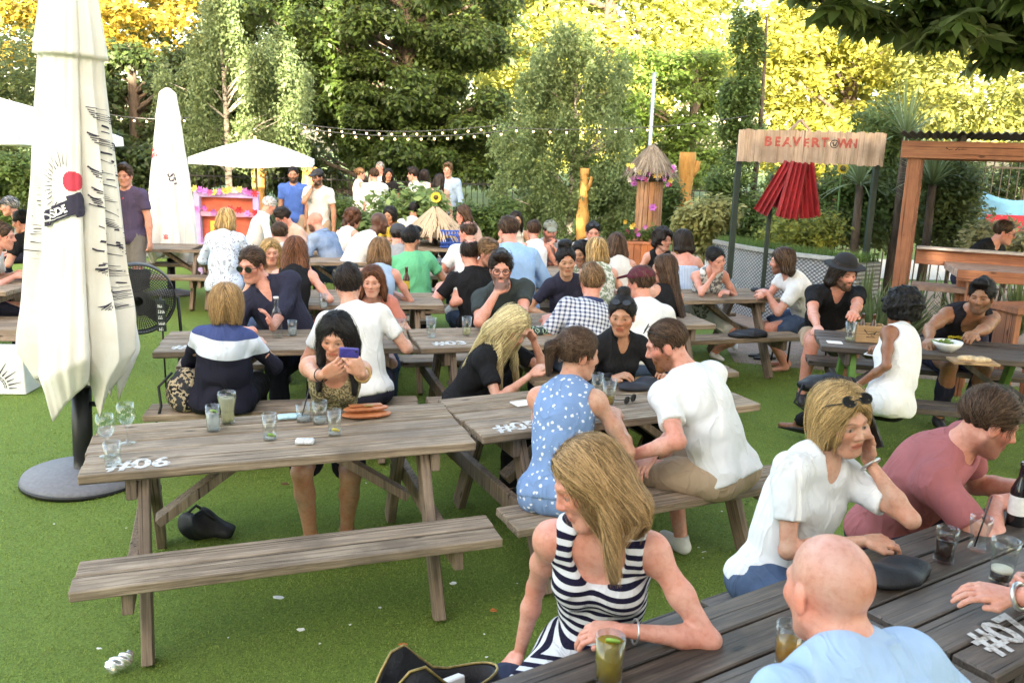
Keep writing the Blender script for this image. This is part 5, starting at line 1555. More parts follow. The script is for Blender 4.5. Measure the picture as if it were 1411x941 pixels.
# ------------------------------------------------------------------ grey metal planter
a, b = V(2.88, 12.36), V(4.16, 10.35); L = np.linalg.norm(b - a); ang = math.atan2(b[1] - a[1], b[0] - a[0])
rt = empty('metal_planter', (a[0], a[1], 0), ang, 'long curved grey stamped metal planter topped with grass', 'planter')
t = NT('stamped_metal'); co = t.coord('Object', (1, 1, 1)); s = t.sep(co)
h1 = t.math('SINE', t.math('MULTIPLY', s[0], 2 * pi / .062)); h2 = t.math('SINE', t.math('MULTIPLY', s[2], 2 * pi / .05)); hh = t.math('MULTIPLY', h1, h2)
t.base(t.ramp(t.math('ADD', hh, t.math('MULTIPLY', t.noise(co, 9, 4), .6)), [(.1, (.20, .20, .205)), (.75, (.42, .42, .43))])); t.set(Roughness=.45, Metallic=.35); t.bump(hh, .6, .015); STAMP = t.m
m = MB(); nseg = 18; vs = []; fs = []
for i in range(nseg + 1):
    u_ = i / nseg; x = L * u_; y = -.22 * sin(pi * u_) 
    vs += [(x, y, 0), (x, y, .90), (x, y + .45, .90), (x, y + .45, 0)]
fs = [(4 * i + k, 4 * i + 4 + k, 4 * i + 5 + k, 4 * i + 1 + k) for i in range(nseg) for k in range(3)] + [(0, 1, 2, 3), (4 * nseg, 4 * nseg + 3, 4 * nseg + 2, 4 * nseg + 1)]
m.add(vs, fs).build('planter_wall', STAMP, rt)
m = MB()
for i in range(nseg):
    u0, u1 = i / nseg, (i + 1) / nseg; m.bar((L * u0, -.22 * sin(pi * u0) - .012, .925), (L * u1, -.22 * sin(pi * u1) - .012, .925), .06, .05)
m.build('rim', plain('galvanised_rim', (.5, .5, .5), .4, .15, 20, metal=.6), rt)
rng = np.random.default_rng(81); n = 5200; u_ = rng.uniform(0, 1, n); p = np.stack([L * u_, -.22 * np.sin(pi * u_) + rng.uniform(.03, .42, n), np.full(n, .90)], 1)
an = rng.uniform(0, 2 * pi, n); sdir = np.stack([np.cos(an), np.sin(an), 0 * an], 1) * .006; tip = rng.normal(size=(n, 3)) * .02 + [0, 0, .10]
mesh_np('planter_grass', np.stack([p - sdir, p + sdir, p + tip], 1).reshape(-1, 3), tris=np.arange(3 * n).reshape(-1, 3), mat=leaf_mat('planter_grass', (.05, .10, .02), (.14, .24, .05), .2), parent=rt, smooth=False)['kind'] = 'stuff'

# ------------------------------------------------------------------ timber pavilion on the right
TIMB = wood('stained_timber', (.16, .048, .018), (.34, .112, .042), (.47, .19, .08), rough=.6, axis=2); TIMBX = wood('stained_timber_x', (.16, .048, .018), (.34, .112, .042), (.47, .19, .08), rough=.6, axis=0)
px0 = atY(1262, 205, 8.5); PX, PY = px0[0], 8.5; PZ = px0[2] + .06
rt = empty('timber_pavilion', (PX, PY, 0), R_(-25.5), 'red brown timber pavilion with corrugated roof at the right edge', 'pavilion')
W_ = 3.6; Dp = 2.8
for x, y in ((0, 0), (W_, 0), (0, Dp), (W_, Dp)): MB().box((x, y, PZ / 2), (.12, .12, PZ), bev=.006).build('post', TIMB, rt)
for y in (0, Dp): MB().box((W_ / 2, y - .075, PZ - .07), (W_ + .25, .045, .16), bev=.004).build('beam', TIMBX, rt)
for x in (0, W_): MB().box((x, Dp / 2, PZ - .05), (.05, Dp - .13, .14), bev=.004).build('beam', WOOD_Y, rt)
for k in range(5): MB().box((.4 + k * .8, Dp / 2, PZ + .03), (.045, Dp + .1, .09)).build('rafter', WOOD_DY, rt)
v, fc = corrugated(W_ + .3, Dp + .3, 55, .012, .006, 660, 3, 0, 2); MB().add([(x + W_ / 2, z + Dp / 2 - .02, PZ + .10 + y + .02 * (z / Dp)) for x, y, z in v], fc).build('roof', plain('roof_sheet', (.10, .085, .075), .6, .3, 12), rt)
zr = atY(1262, 352, 8.5)[2]
MB().box((W_ / 2 + .06, .02, zr), (W_ - .125, .05, .15), bev=.004).build('rail', TIMBX, rt)
MB().box((W_ / 2 + .06, -.01, zr + .088), (W_ - .125, .14, .022), bev=.003).build('rail_cap', plain('rail_cap', (.45, .38, .34), .5, .2), rt)
zs = .93
MB().box((.42, -.12, zs), (.60, .30, .05), bev=.004).build('bench_ledge', plain('ledge_top', (.30, .19, .145), .5, .3, 14), rt)
MB().box((.66, -.20, zs / 2 - .02), (.07, .07, zs - .03), bev=.004).build('ledge_leg', TIMB, rt)
v, fc = stroke_set([(-.09, .012, -.06, -.006, .010), (-.065, -.006, -.02, .0, .007), (-.01, -.008, .02, .014, .010), (.015, -.006, .04, .002, .008), (.04, .0, .09, .0, .007)], .008)
MB().add([(x + .35, -.1015, y + PZ - .06) for x, y, z in v], fc).build('burnt_scribble', plain('burnt', (.03, .015, .01), .8), rt)
# bar table in front of the pavilion rail
c = atY(1315, 372, 7.9); c[2] = 1.17
rt = empty('timber_table', (c[0] + .72, 7.75, 0), R_(-18), 'thick red brown bar table in front of the pavilion rail', 'table')
m = MB()
for i in range(4): m.box((0, -.27 + i * .18, c[2] - .03), (1.5 + .01 * (i % 2), .174, .07), bev=.006)
m.build('tabletop', plain('bar_top', (.34, .24, .20), .4, .35, 14), rt)
MB().box((0, -.365, c[2] - .04), (1.5, .03, .10), bev=.004).build('apron', TIMBX, rt)
for x in (-.6, .6):
    for y in (-.25, .25): MB().box((x, y, (c[2] - .08) / 2), (.08, .08, c[2] - .08), bev=.004).build('leg', TIMB, rt)
BARZ = c[2] + .005; BARX = c[0]
c = atY(1405, 425, 7.2)
rt = empty('timber_stool', (c[0] + .1, 7.25, 0), .2, 'red brown timber seat behind the man in the black vest', 'stool')
MB().box((0, 0, c[2]), (.5, .34, .06), bev=.006).build('seat', TIMBX, rt)
for x in (-.18, .18): MB().box((x, 0, c[2] / 2 - .015), (.06, .24, c[2] - .03), bev=.004).build('leg', TIMB, rt)
# blue banner
a = atY(1352, 262, 12.4); b = atY(1440, 345, 12.4); w = b[0] - a[0]; h = a[2] - b[2]
rt = empty('banner', (a[0], 12.4, 0), 0, 'light blue cloth banner with red panel hung inside the pavilion view', 'banner')
nx, nz = 22, 10; vs = []
for j in range(nz):
    for i in range(nx):
        u_ = i / (nx - 1); vv = j / (nz - 1); vs.append((w * u_, .03 * sin(9 * u_ + 2 * vv), b[2] + h * vv - .16 * h * 4 * u_ * (1 - u_) * vv))
fs = [(j * nx + i, j * nx + i + 1, (j + 1) * nx + i + 1, (j + 1) * nx + i) for j in range(nz - 1) for i in range(nx - 1)]
o = MB().add(vs, fs, True).build('cloth', plain('banner_blue', (.20, .46, .70), .8), rt); md = o.modifiers.new('t', 'SOLIDIFY'); md.thickness = .004
MB().box((w * .40, -.045, b[2] + h * .33), (w * .62, .006, h * .52)).build('red_panel', plain('banner_red', (.50, .04, .06), .8), rt)
v, fc = text_mesh('by', .30, 0, .004); MB().add([(x + w * .24, -.050, y + b[2] + h * .30) for x, y, z in v], fc).build('banner_letters', INK, rt)
for x in (0, w): MB().box((x, .02, (b[2] + h) / 2), (.03, .03, b[2] + h)).build('banner_pole', BLACKP, rt)

# ------------------------------------------------------------------ thatched tiki bar
c = atY(893, 300, 14.0)
rt = empty('tiki_hut', (c[0], 14.0, 0), 0, 'narrow timber tiki hut with shaggy thatched roof and flower garland', 'hut')
m = MB(); rr = random.Random(12); SLAT = wood('tiki_slat', (.20, .085, .035), (.38, .18, .08), (.52, .29, .15), axis=2)
for k in range(16):
    a = 2 * pi * k / 16; m.bar((.20 * cos(a), .20 * sin(a), 0), (.19 * cos(a), .19 * sin(a), 1.72 + rr.uniform(-.03, .03)), .072, .03, up=(cos(a), sin(a), 0), bev=.003)
m.build('slat_body', SLAT, rt)
MB().lathe([(0, 1.70), (.22, 1.70), (.30, 1.74), (.30, 1.84), (0, 1.84)], n=20).build('collar_band', plain('dark_band', (.04, .03, .025), .8), rt)
rng = np.random.default_rng(14); n = 1500; an = rng.uniform(0, 2 * pi, n); u0 = rng.uniform(0, .8, n) ** .8; L_ = rng.uniform(.16, .30, n)
def roofp(u_, a_, r_=0): return np.stack([(.03 + .36 * u_ + r_) * np.cos(a_), (.03 + .36 * u_ + r_) * np.sin(a_), 2.27 - .40 * u_ ** 1.2 - 0 * a_], 1)
p0 = roofp(u0, an, .0) + rng.normal(size=(n, 3)) * .008; p1 = roofp(u0 + L_ / .55, an + rng.normal(size=n) * .10, .0) + rng.normal(size=(n, 3)) * .015
sd = np.stack([-np.sin(an), np.cos(an), 0 * an], 1) * .007
THATCH = leaf_mat('thatch', (.15, .11, .075), (.40, .33, .25), .1, .8)
mesh_np('thatch', np.stack([p0 - sd, p0 + sd, p1 + sd * .4, p1 - sd * .4], 1).reshape(-1, 3), quads=np.arange(n * 4).reshape(-1, 4), mat=THATCH, parent=rt, smooth=False)
MB().lathe([(0, 2.26), (.10, 2.16), (.36, 1.86), (.33, 1.84), (0, 1.95)], n=24).build('roof_core', plain('thatch_core', (.16, .12, .08), .9), rt)
FLC = [(.62, .12, .28), (.55, .20, .50), (.75, .70, .62), (.70, .45, .08), (.55, .04, .05), (.72, .60, .12), (.45, .12, .45)]
def blossoms(rt, pts, r, name='flower', seed=3):
    rr = random.Random(seed)
    for p in pts:
        m = MB(); k = 6; ax = nrm(V(rr.uniform(-.5, .5), -1, rr.uniform(-.3, .6))); s1 = nrm(np.cross(ax, (0, 0, 1))); s2 = np.cross(s1, ax)
        for j in range(k):
            a = 2 * pi * j / k; d = s1 * cos(a) + s2 * sin(a); e = s1 * cos(a + .5) + s2 * sin(a + .5); g_ = s1 * cos(a - .5) + s2 * sin(a - .5)
            m.add([p, p + g_ * r * .6 + ax * r * .25, p + d * r + ax * r * .4, p + e * r * .6 + ax * r * .25], [(0, 1, 2, 3)])
        m.lathe([(0, -.2 * r), (.25 * r, 0), (0, .35 * r)], c=p + ax * r * .15, n=8)
        ci = rr.randrange(len(FLC)); m.build(name, plain('petal%d' % ci, FLC[ci], .7), rt)
pts = [V(.33 * cos(a) * (1 + .08 * sin(7 * a)), .33 * sin(a), 1.76 + .07 * sin(3 * a) + .05 * cos(11 * a)) for a in np.linspace(pi * 1.0, 2 * pi, 20)] + [V(.37 * cos(a), .37 * sin(a), 1.88 + .05 * sin(9 * a)) for a in np.linspace(pi * .95, pi * 1.3, 6)] + [V(.37 * cos(a), .37 * sin(a), 1.88 + .05 * sin(9 * a)) for a in np.linspace(pi * 1.7, pi * 2.05, 7)]
blossoms(rt, pts, .052)
blossoms(rt, [V(0.02, -.27, 1.30)], .07, seed=44)
# orange planter box and mast
c = atY(880, 340, 12.6)
rt = empty('planter_box', (c[0], 12.6, 0), 0, 'orange stained plank planter box in front of the tiki hut', 'planter', None)
m = MB(); ORG = wood('orange_plank', (.38, .10, .03), (.54, .16, .05), (.62, .24, .09), axis=2)
for i in range(6): m.box((-.25 + i * .10, -.22, .42), (.094, .022, .84), bev=.003); m.box((-.25 + i * .10, .22, .42), (.094, .022, .84), bev=.003)
for s_ in (-1, 1):
    for i in range(4): m.box((s_ * .31, -.165 + i * .11, .42), (.022, .104, .84), bev=.003)
m.build('plank_side', ORG, rt); MB().box((0, 0, .855), (.66, .48, .026), bev=.004).build('rim', ORG, rt); MB().box((0, 0, .80), (.58, .40, .06)).build('soil', plain('soil', (.03, .02, .014), .95), rt)
rng = np.random.default_rng(15); p, o_ = in_clumps([(-.18, 0, .98, .14, .12, .12), (.05, .03, .95, .14, .12, .10), (.22, 0, 1.0, .12, .12, .14)], 220, rng); v, q = leaves(p, .06, rng); mesh_np('planting', v, quads=q, mat=G_SHRUB, parent=rt, smooth=False)
blossoms(rt, [V(rng.uniform(-.3, .3), rng.uniform(-.16, 0), rng.uniform(.95, 1.15)) for _ in range(7)], .045, seed=5)
a = atY(899, 100, 14.5)
MBp = MB().tube([(0, 0, 0), (.01, 0, a[2])], .032, 12); o = MBp.build('metal_mast', plain('mast_grey', (.42, .44, .46), .4, .2, 6, metal=.5), loc=(atY(893, 230, 14.5)[0], 14.5, 0)); tag(o, 'thin tall grey metal mast rising behind the thatched tiki hut', 'mast')

# carved trunks catching the low sun
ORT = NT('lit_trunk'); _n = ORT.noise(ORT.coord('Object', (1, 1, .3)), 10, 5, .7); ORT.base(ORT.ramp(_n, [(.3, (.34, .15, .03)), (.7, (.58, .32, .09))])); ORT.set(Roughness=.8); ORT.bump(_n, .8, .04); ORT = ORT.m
for px, ptop, Y, r, lab, sd in ((355, 222, 18.2, .14, 'orange tree trunk right of the flower stall, under the small white parasol', 1), (424, 222, 18.4, .15, 'orange tree trunk behind the two standing bearded men', 2),
                            (806, 232, 14.9, .10, 'leafy orange trunk below the feathery birch', 3), (948, 210, 16.2, .17, 'thick carved orange trunk right of the tiki hut', 4)):
    a = atY(px, ptop, Y); rr = random.Random(sd); H_ = a[2]
    rt = empty('carved_trunk', (a[0], Y, 0), 0, lab, 'trunk', 'orange trunks along the back border')
    m = MB(); prof = []
    for k in range(15):
        z = H_ * k / 14; prof.append((r * (1 + .18 * sin(5.0 * z + sd) + rr.uniform(-.06, .06)) * (1.0 if z < H_ * .62 else .82), z))
    m.lathe([(0, 0)] + prof + [(0, H_)], n=18).build('trunk', ORT, rt)
    m = MB(); m.tube([(r * .4, -.02, H_ * .80), (r * 1.0, -.04, H_ * .86), (r * 1.15, -.04, H_ * .93)], [r * .4, r * .34, r * .26], 8); m.build('branch_stub', ORT, rt)

# ------------------------------------------------------------------ flower stall, left of the standing men
a, b = atY(272, 262, 13.4), atY(356, 345, 13.4); w = b[0] - a[0]; zt = a[2]
rt = empty('flower_stall', ((a[0] + b[0]) / 2, 13.4, 0), 0, 'lilac framed stall with orange front and a garland of flowers', 'stall')
LIL = plain('lilac_paint', (.50, .36, .62), .7, .2); STO = plain('orange_front', (.58, .12, .06), .7, .3, 6)
for s_ in (-1, 1): MB().box((s_ * w / 2, -.02, zt / 2), (.09, .09, zt), bev=.005).build('frame_post', LIL, rt)
MB().box((0, -.02, zt - .05), (w - .092, .08, .10), bev=.005).build('frame_head', LIL, rt); MB().box((0, -.02, zt - .36), (w - .092, .06, .07), bev=.005).build('frame_rail', plain('pink_rail', (.62, .30, .40), .7), rt)
MB().box((0, .06, zt / 2 - .04), (w - .095, .04, zt - .10)).build('front_board', STO, rt); MB().box((0, .05, .55), (w - .10, .5, .05)).build('counter', LIL, rt)
v, fc = text_mesh('PI', .26, 0, .012); MB().add([(x - w * .22, .034, y + zt - .58) for x, y, z in v], fc).build('stall_letters', plain('yellow_paint', (.72, .58, .08), .7), rt)
blossoms(rt, [V(x, -.09, zt + .03 * sin(9 * x)) for x in np.linspace(-w / 2, w / 2, 13)] + [V(x, -.07, zt - .30 + .04 * sin(13 * x)) for x in np.linspace(-w / 2, w / 2, 8)], .065, seed=21)
# small thatched roof, sunflower and blue crate behind the middle tables
c = atY(600, 300, 12.4)
rt = empty('thatched_shelter', (c[0], 12.4, 0), .3, 'low straw thatched roof behind the blue crate', 'shelter')
n = 700; rng = np.random.default_rng(17); an = rng.uniform(0, 2 * pi, n); u0 = rng.uniform(0, .75, n); zt = c[2] + .16
f_ = lambda u_, a_: np.stack([(.04 + .50 * u_) * np.cos(a_), (.04 + .50 * u_) * np.sin(a_), zt - .42 * u_], 1)
p0 = f_(u0, an); p1 = f_(u0 + .35, an + rng.normal(size=n) * .05); sd = np.stack([-np.sin(an), np.cos(an), 0 * an], 1) * .010
mesh_np('thatch', np.stack([p0 - sd, p0 + sd, p1 + sd * .4, p1 - sd * .4], 1).reshape(-1, 3), quads=np.arange(n * 4).reshape(-1, 4), mat=leaf_mat('straw', (.38, .27, .16), (.60, .46, .30), .1, .8), parent=rt, smooth=False)
MB().lathe([(0, zt - .01), (.5, zt - .40), (.46, zt - .42), (0, zt - .1)], n=20).build('roof_core', plain('thatch_core', (.16, .12, .08), .9), rt)
MB().tube([(0, 0, 0), (0, 0, zt)], .04, 10).build('post', BARK, rt)
def sunflower(px, py, Y, r, label):
    c = atY(px, py, Y); rt = empty('sunflower', (c[0], Y, 0), 0, label, 'flower'); m = MB()
    for j in range(18):
        a = 2 * pi * j / 18; d = V(cos(a), -.15, sin(a)); e = V(-sin(a), 0, cos(a)) * .16 * r; o = V(0, -.03, c[2])
        m.add([o + d * r * .45 - e, o + d * r * .8 - e * 1.2, o + d * r * 1.1, o + d * r * .8 + e * 1.2, o + d * r * .45 + e], [(0, 1, 2, 3, 4)])
    m.build('petal_ring', plain('sunflower_yellow', (.72, .55, .06), .7), rt)
    MB().lathe([(0, 0), (r * .5, 0), (r * .42, .025), (0, .035)], n=16, c=(0, -.03, c[2]), M=np.array([[1, 0, 0], [0, 0, -1], [0, 1, 0]])).build('flower_head', plain('sunflower_brown', (.10, .07, .02), .9), rt)
    MB().tube([(.03, .02, 0), (.02, .02, c[2] * .6), (0, 0, c[2])], .014, 8).build('stem', plain('stem_green', (.10, .18, .05), .7), rt)
sunflower(601, 272, 12.7, .075, 'yellow sunflower head beside the large leafy plant'); sunflower(1160, 232, 11.9, .08, 'yellow leaf clump shaped as a flower under the right end of the wooden sign')  # the second head stands in for a clump of yellow leaves

# ------------------------------------------------------------------ string lights
BULB = NT('bulb'); BULB.base((.9, .75, .5)); BULB.b.inputs['Emission Color'].default_value = (1, .62, .28, 1); BULB.b.inputs['Emission Strength'].default_value = 1.2; BULB.set(Roughness=.2)
BULB.bump(BULB.noise(BULB.coord('Object'), 30), .02); BULB = BULB.m
def string_light(label, p0, p1, n, sag=.12):
    rt = empty('string_light', tuple(p0), 0, label, 'string lights', 'strings of bulbs across the garden'); d = p1 - p0
    P_ = [d * t_ + V(0, 0, -sag * 4 * t_ * (1 - t_)) for t_ in np.linspace(0, 1, 24)]; MB().tube(P_, .005, 5).build('cable', plain('cable_grey', (.12, .12, .12), .6), rt)
    for i in range(n):
        t_ = (i + .5) / n; q = d * t_ + V(0, 0, -sag * 4 * t_ * (1 - t_))
        b_ = MB().lathe([(0, -.058), (.010, -.053), (.015, -.042), (.010, -.030), (.008, -.026), (0, -.024)], c=q, n=8).build('bulb', BULB, rt)
        MB().lathe([(0, -.03), (.012, -.03), (.012, .004), (0, .004)], c=q, n=8).build('socket', BLACKP, b_)
string_light('upper string of warm bulbs in front of the dark chestnut, right of the white parasol', atY(395, 168, 13.5), atY(690, 172, 13.0), 17)
string_light('lower string of warm bulbs in front of the dark chestnut', atY(410, 176, 12.6), atY(700, 180, 12.3), 16, .10)
string_light('short string of bulbs between the two folded parasols', atY(140, 156, 13.0), atY(262, 162, 13.3), 7, .05)
string_light('string of bulbs running past the thin metal mast to the columnar tree', atY(700, 176, 13.0), atY(1030, 160, 14.0), 15, .10)
# ------------------------------------------------------------------ picnic tables
TABS = {}
def tb(key, x, y, r, label, **k): TABS[key] = (x, y, r); table(x, y, r, label, **k)
tb('six', -1.058, 3.856, .341, 'pale weathered picnic table in the left foreground with glasses and an orange clutch on it', num='#06', numpos=(-.62, -.255))
tb('five', .504, 4.563, .438, 'weathered picnic table between the woman in blue flowers and the black blouse woman', num='#05', numpos=(-.63, -.25))
tb('two', -1.575, 5.895, .22, 'picnic table with the clear bottle, between the striped sweater woman and the man in sunglasses', num='#04', numpos=(-.62, -.20))
tb('three', .10, 6.28, .282, 'picnic table where the man with glasses and a hand at his mouth sits', num='#03', numpos=(-.62, -.2))
tb('four', .78, 7.02, .28, 'picnic table hidden between the checked shirt man and the woman with a black bun')
tb('seven', -1.50, 7.62, .20, 'picnic table with the brown bottle, behind the young man with dark quiff')
tb('eight', 1.77, 8.475, .30, 'picnic table on the right where the curly haired man in white leans his elbows')
tb('nine', 3.20, 6.33, -.24, 'dark wet picnic table with green legs, bottle crate and salad bowl, on the right', kind='green')
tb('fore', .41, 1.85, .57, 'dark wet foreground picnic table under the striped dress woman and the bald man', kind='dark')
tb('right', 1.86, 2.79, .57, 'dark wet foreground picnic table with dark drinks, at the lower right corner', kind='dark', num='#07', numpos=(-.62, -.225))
tb('ten', -.95, 9.55, .22, 'picnic table in front of the man in the green t-shirt')
tb('eleven', .15, 8.65, .26, 'picnic table in front of the man in the black t-shirt with thinning hair')
tb('twelve', .25, 10.0, .24, 'picnic table between the leaning man in light blue and the man in the patterned cap')
tb('thirteen', -2.60, 10.35, .20, 'picnic table beside the bald man in the denim shirt')
tb('fourteen', -3.35, 11.35, .10, 'picnic table and empty bench end right of the smaller folded parasol')
tb('fifteen', -.95, 12.2, .15, 'picnic table carrying the blue crate in front of the straw roof')
tb('sixteen', 1.1, 9.6, .28, 'picnic table in front of the orange planter box, behind the wavy blonde woman')
tb('seventeen', -1.9, 12.6, .15, 'far picnic table behind the bald smiling man in white')
tb('eighteen', -5.35, 7.75, .05, 'picnic table at the left edge behind the tall folded parasol')
tb('nineteen', -4.75, 11.2, .10, 'picnic table behind the man standing in the purple t-shirt')
def on(key, u, v, z=TH + .0012):
    x, y, r = TABS[key]; c, s = cos(r), sin(r); return (x + c * u - s * v, y + s * u + c * v, z)

# low wooden bench with a white printed box at the left edge
b = at(58, 480, .30); 
rt = empty('wooden_bench', (-4.72, 7.42, 0), .10, 'low wooden slab table at the left edge above the white sun print box', 'bench')
m = MB()
for i in range(4): m.box((0, -.24 + i * .16, .445), (1.25, .152, .05), bev=.006)
m.build('slab_top', WOOD, rt)
MB().box((0, -.333, .43), (1.25, .024, .10), bev=.004).build('front_board', WOOD, rt)
for x in (-.5, .5): MB().box((x, .05, .209), (.08, .5, .418), bev=.004).build('leg', WOOD_Y, rt)
rt = empty('printed_box', (-4.42, 6.92, 0), .08, 'white box printed with a black sun face, on the turf at the left edge', 'box')
MB().box((0, 0, .185), (.78, .26, .37), bev=.006).build('box_body', plain('box_white', (.74, .74, .73), .6, .05), rt)
segs = []
for k in range(17):
    a = R_(178 - k * 11); r0, r1 = .150, .215 + .045 * (k % 2)
    segs.append((r0 * cos(a), r0 * sin(a), r1 * cos(a), r1 * sin(a), .013))
segs += [(r_ * cos(R_(180 - 12 * k)), r_ * sin(R_(180 - 12 * k)), r_ * cos(R_(168 - 12 * k)), r_ * sin(R_(168 - 12 * k)), .009) for k in range(15) for r_ in (.118, .132)]
segs += [(-.07, .03, -.01, .042, .009), (-.065, .055, -.015, .068, .007), (.02, .045, .075, .03, .009), (-.045, .088, .055, .09, .007), (-.05, .01, .04, .015, .006)]
v, fc = stroke_set(segs, .01)
MB().add([(x + .11, -.1325, y + .05) for x, y, z in v], fc).build('sun_print', INK, rt)

# black drum fan and its hanging price board
c = atY(190, 412, 7.4)
rt = empty('drum_fan', (c[0], 7.4, 0), R_(24), 'round black mesh drum fan half hidden behind the tall folded parasol', 'fan')
CAGE = plain('fan_cage', (.02, .02, .022), .5); zc_ = c[2]; m = MB()
for k in range(80):
    a = 2 * pi * k / 80; m.tube([(.04 * cos(a), -.13, zc_ + .04 * sin(a)), (.24 * cos(a), -.12, zc_ + .24 * sin(a)), (.30 * cos(a), -.04, zc_ + .30 * sin(a))], .0035, 5, False)
for r, y in [(.06 + .0175 * j, -.13 + .03 * max(0, (j - 8) / 5)) for j in range(14)]: m.tube([(r * cos(a), y, zc_ + r * sin(a)) for a in np.linspace(0, 2 * pi, 33)], .0035, 5, False)
m.build('front_cage', CAGE, rt)
d = MB().lathe([(.30, -.05), (.31, -.05), (.31, .14), (.30, .14)], n=40, M=np.array([[1, 0, 0], [0, 0, 1], [0, 1, 0]]), c=(0, 0, zc_)).build('drum', CAGE, rt)
for k in range(3):
    a = 2 * pi * k / 3; M_ = head_M(0, 0, math.degrees(a)); MB().add([M_ @ V(*p) + V(0, 0, zc_) for p in ((-.03, .03, .03), (.10, -.02, .10), (.12, -.03, .26), (-.06, .05, .26))], [(0, 1, 2, 3)]).build('blade', plain('blade_grey', (.05, .05, .055), .4), rt)
MB().lathe([(0, -.06), (.06, -.05), (.07, .12), (0, .14)], n=18, M=np.array([[1, 0, 0], [0, 0, 1], [0, 1, 0]]), c=(0, 0, zc_)).build('motor', BLACKP, rt)
for s_ in (-1, 1): MB().tube([(s_ * .33, .04, zc_), (s_ * .34, .04, zc_ - .35), (s_ * .30, .04, .02)], .014, 8).build('stand_leg', BLACKP, rt); MB().tube([(s_ * .30, -.22, .016), (s_ * .30, .26, .016)], .015, 8).build('foot', BLACKP, rt)
c = atY(222, 435, 7.15)
rt = empty('blackboard', (c[0], 7.15, 0), R_(8), 'narrow hanging blackboard with white words beside the black fan', 'sign')
MB().box((0, 0, c[2]), (.075, .014, .27), bev=.003).build('board', plain('board_black', (.012, .018, .017), .6), rt)
MB().tube([(0, .02, 0), (0, .02, c[2] + .16)], .008, 8).build('stake', BLACKP, rt)
rr = random.Random(8)
for k in range(5):
    sg_ = []
    for j in range(2 + k % 2):
        x0 = -.018 + .018 * j; y0 = c[2] + .085 - .05 * k
        sg_ += [(x0, y0 - .014, x0 + rr.uniform(-.004, .004), y0 + .014, .006), (x0, y0 + .012 * rr.choice((-1, 1)), x0 + .012, y0 + .012 * rr.choice((-1, 0, 1)), .005), (x0 + .011, y0 - .013, x0 + .011, y0 + rr.uniform(0, .013), .005)]
    v, fc = stroke_set(sg_, .005); MB().add([(x, -.0085, y) for x, y, z in v], fc).build('chalk_mark', plain('chalk', (.7, .7, .68), .9), rt)

# ------------------------------------------------------------------ things on the tables
G = 'drinking glasses on the tables'
def glass_px(px, py, label, **k): p = at(px, py, TH + .0015); return tumbler(tuple(p), label, **k)
for px, py, lab in ((148, 628, 'large wine glass, left of three at the left end of the foreground table'), (176, 610, 'large wine glass, furthest back of three at the left end of the foreground table')):
    glass_px(px, py, lab, kind='wine')
glass_px(156, 640, 'short clear tumbler in front of two wine glasses on the foreground table', h=.10, r0=.033, r1=.036)
glass_px(294, 593, 'tall clear glass with ice and a lime slice on the pale foreground table', h=.125, r0=.031, r1=.033, fill=('water', (.93, .95, .95), .95), level=.72, lime='lime', ice=True)
glass_px(314, 582, 'taller curved pint glass of pale cider behind the lime drink', h=.155, r0=.033, r1=.043, kind='curvy', fill=('cider', (.90, .86, .62), .9), level=.80)
glass_px(372, 605, 'nearly empty straight glass with a lime wedge at its bottom', h=.125, r0=.031, r1=.034, fill=('water', (.93, .95, .95), .95), level=.12, lime='lime')
glass_px(418, 580, 'short glass with a black straw, left of the phone woman\'s elbows', h=.09, r0=.034, r1=.038, fill=('water', (.93, .95, .95), .95), level=.3, straw='black', ice=True)
glass_px(441, 583, 'squat empty glass right of the glass with the black straw', h=.115, r0=.034, r1=.039, fill=('water', (.93, .95, .95), .95), level=.25, ice=True)
glass_px(461, 599, 'straight glass with a lemon wedge beside the orange clutch', h=.125, r0=.030, r1=.033, fill=('water', (.93, .95, .95), .95), level=.15, lime='lemon')
glass_px(838, 558, 'half drunk pale beer glass between the talking couple', h=.145, r0=.032, r1=.041, fill=('beer', (.62, .42, .06), .8), level=.30, kind='straight')
glass_px(822, 545, 'empty clear glass behind the half drunk beer', h=.13, r0=.030, r1=.036)
glass_px(842, 512, 'stemmed glass of orange red spritz with an orange slice', kind='wine', fill=('spritz', (.85, .16, .03), .7))
glass_px(403, 462, 'small stemmed water glass right of the clear bottle', h=.11, r0=.030, r1=.036, fill=('water', (.93, .95, .95), .95), level=.5)
glass_px(594, 465, 'tall empty glass on the left corner of the table before the man with glasses', h=.145, r0=.031, r1=.040)
glass_px(551, 463, 'clear glass at the elbow of the man in the white t-shirt seen from behind', h=.13, r0=.03, r1=.038, fill=('water', (.93, .95, .95), .95), level=.4)
glass_px(643, 462, 'glass of pale wine beside the elbow of the man with glasses', h=.14, r0=.031, r1=.039, fill=('cider', (.90, .86, .62), .9), level=.4)
glass_px(968, 404, 'clear pitcher glass beside the long haired woman in black', h=.16, r0=.042, r1=.05, fill=('water', (.93, .95, .95), .95), level=.5)
glass_px(1010, 402, 'bottle neck glass before the woman leaning on her hand', h=.13, r0=.03, r1=.036)
glass_px(1170, 470, 'pint glass held on the table by the man in the black hat', h=.15, r0=.033, r1=.042, fill=('cider', (.90, .86, .62), .9), level=.2)
glass_px(1300, 772, 'curved glass of dark cola on the right foreground table', h=.12, r0=.033, r1=.037, kind='curvy', fill=('cola', (.035, .012, .006), .3), level=.62)
glass_px(1346, 757, 'empty curved glass right of the dark cola', h=.125, r0=.029, r1=.038, kind='curvy', straw='black')
glass_px(1378, 800, 'tall glass with dark stout and pale foam between two hands', h=.145, r0=.034, r1=.045, fill=('stout', (.03, .012, .006), .2), level=.24, foam=True, kind='pint')
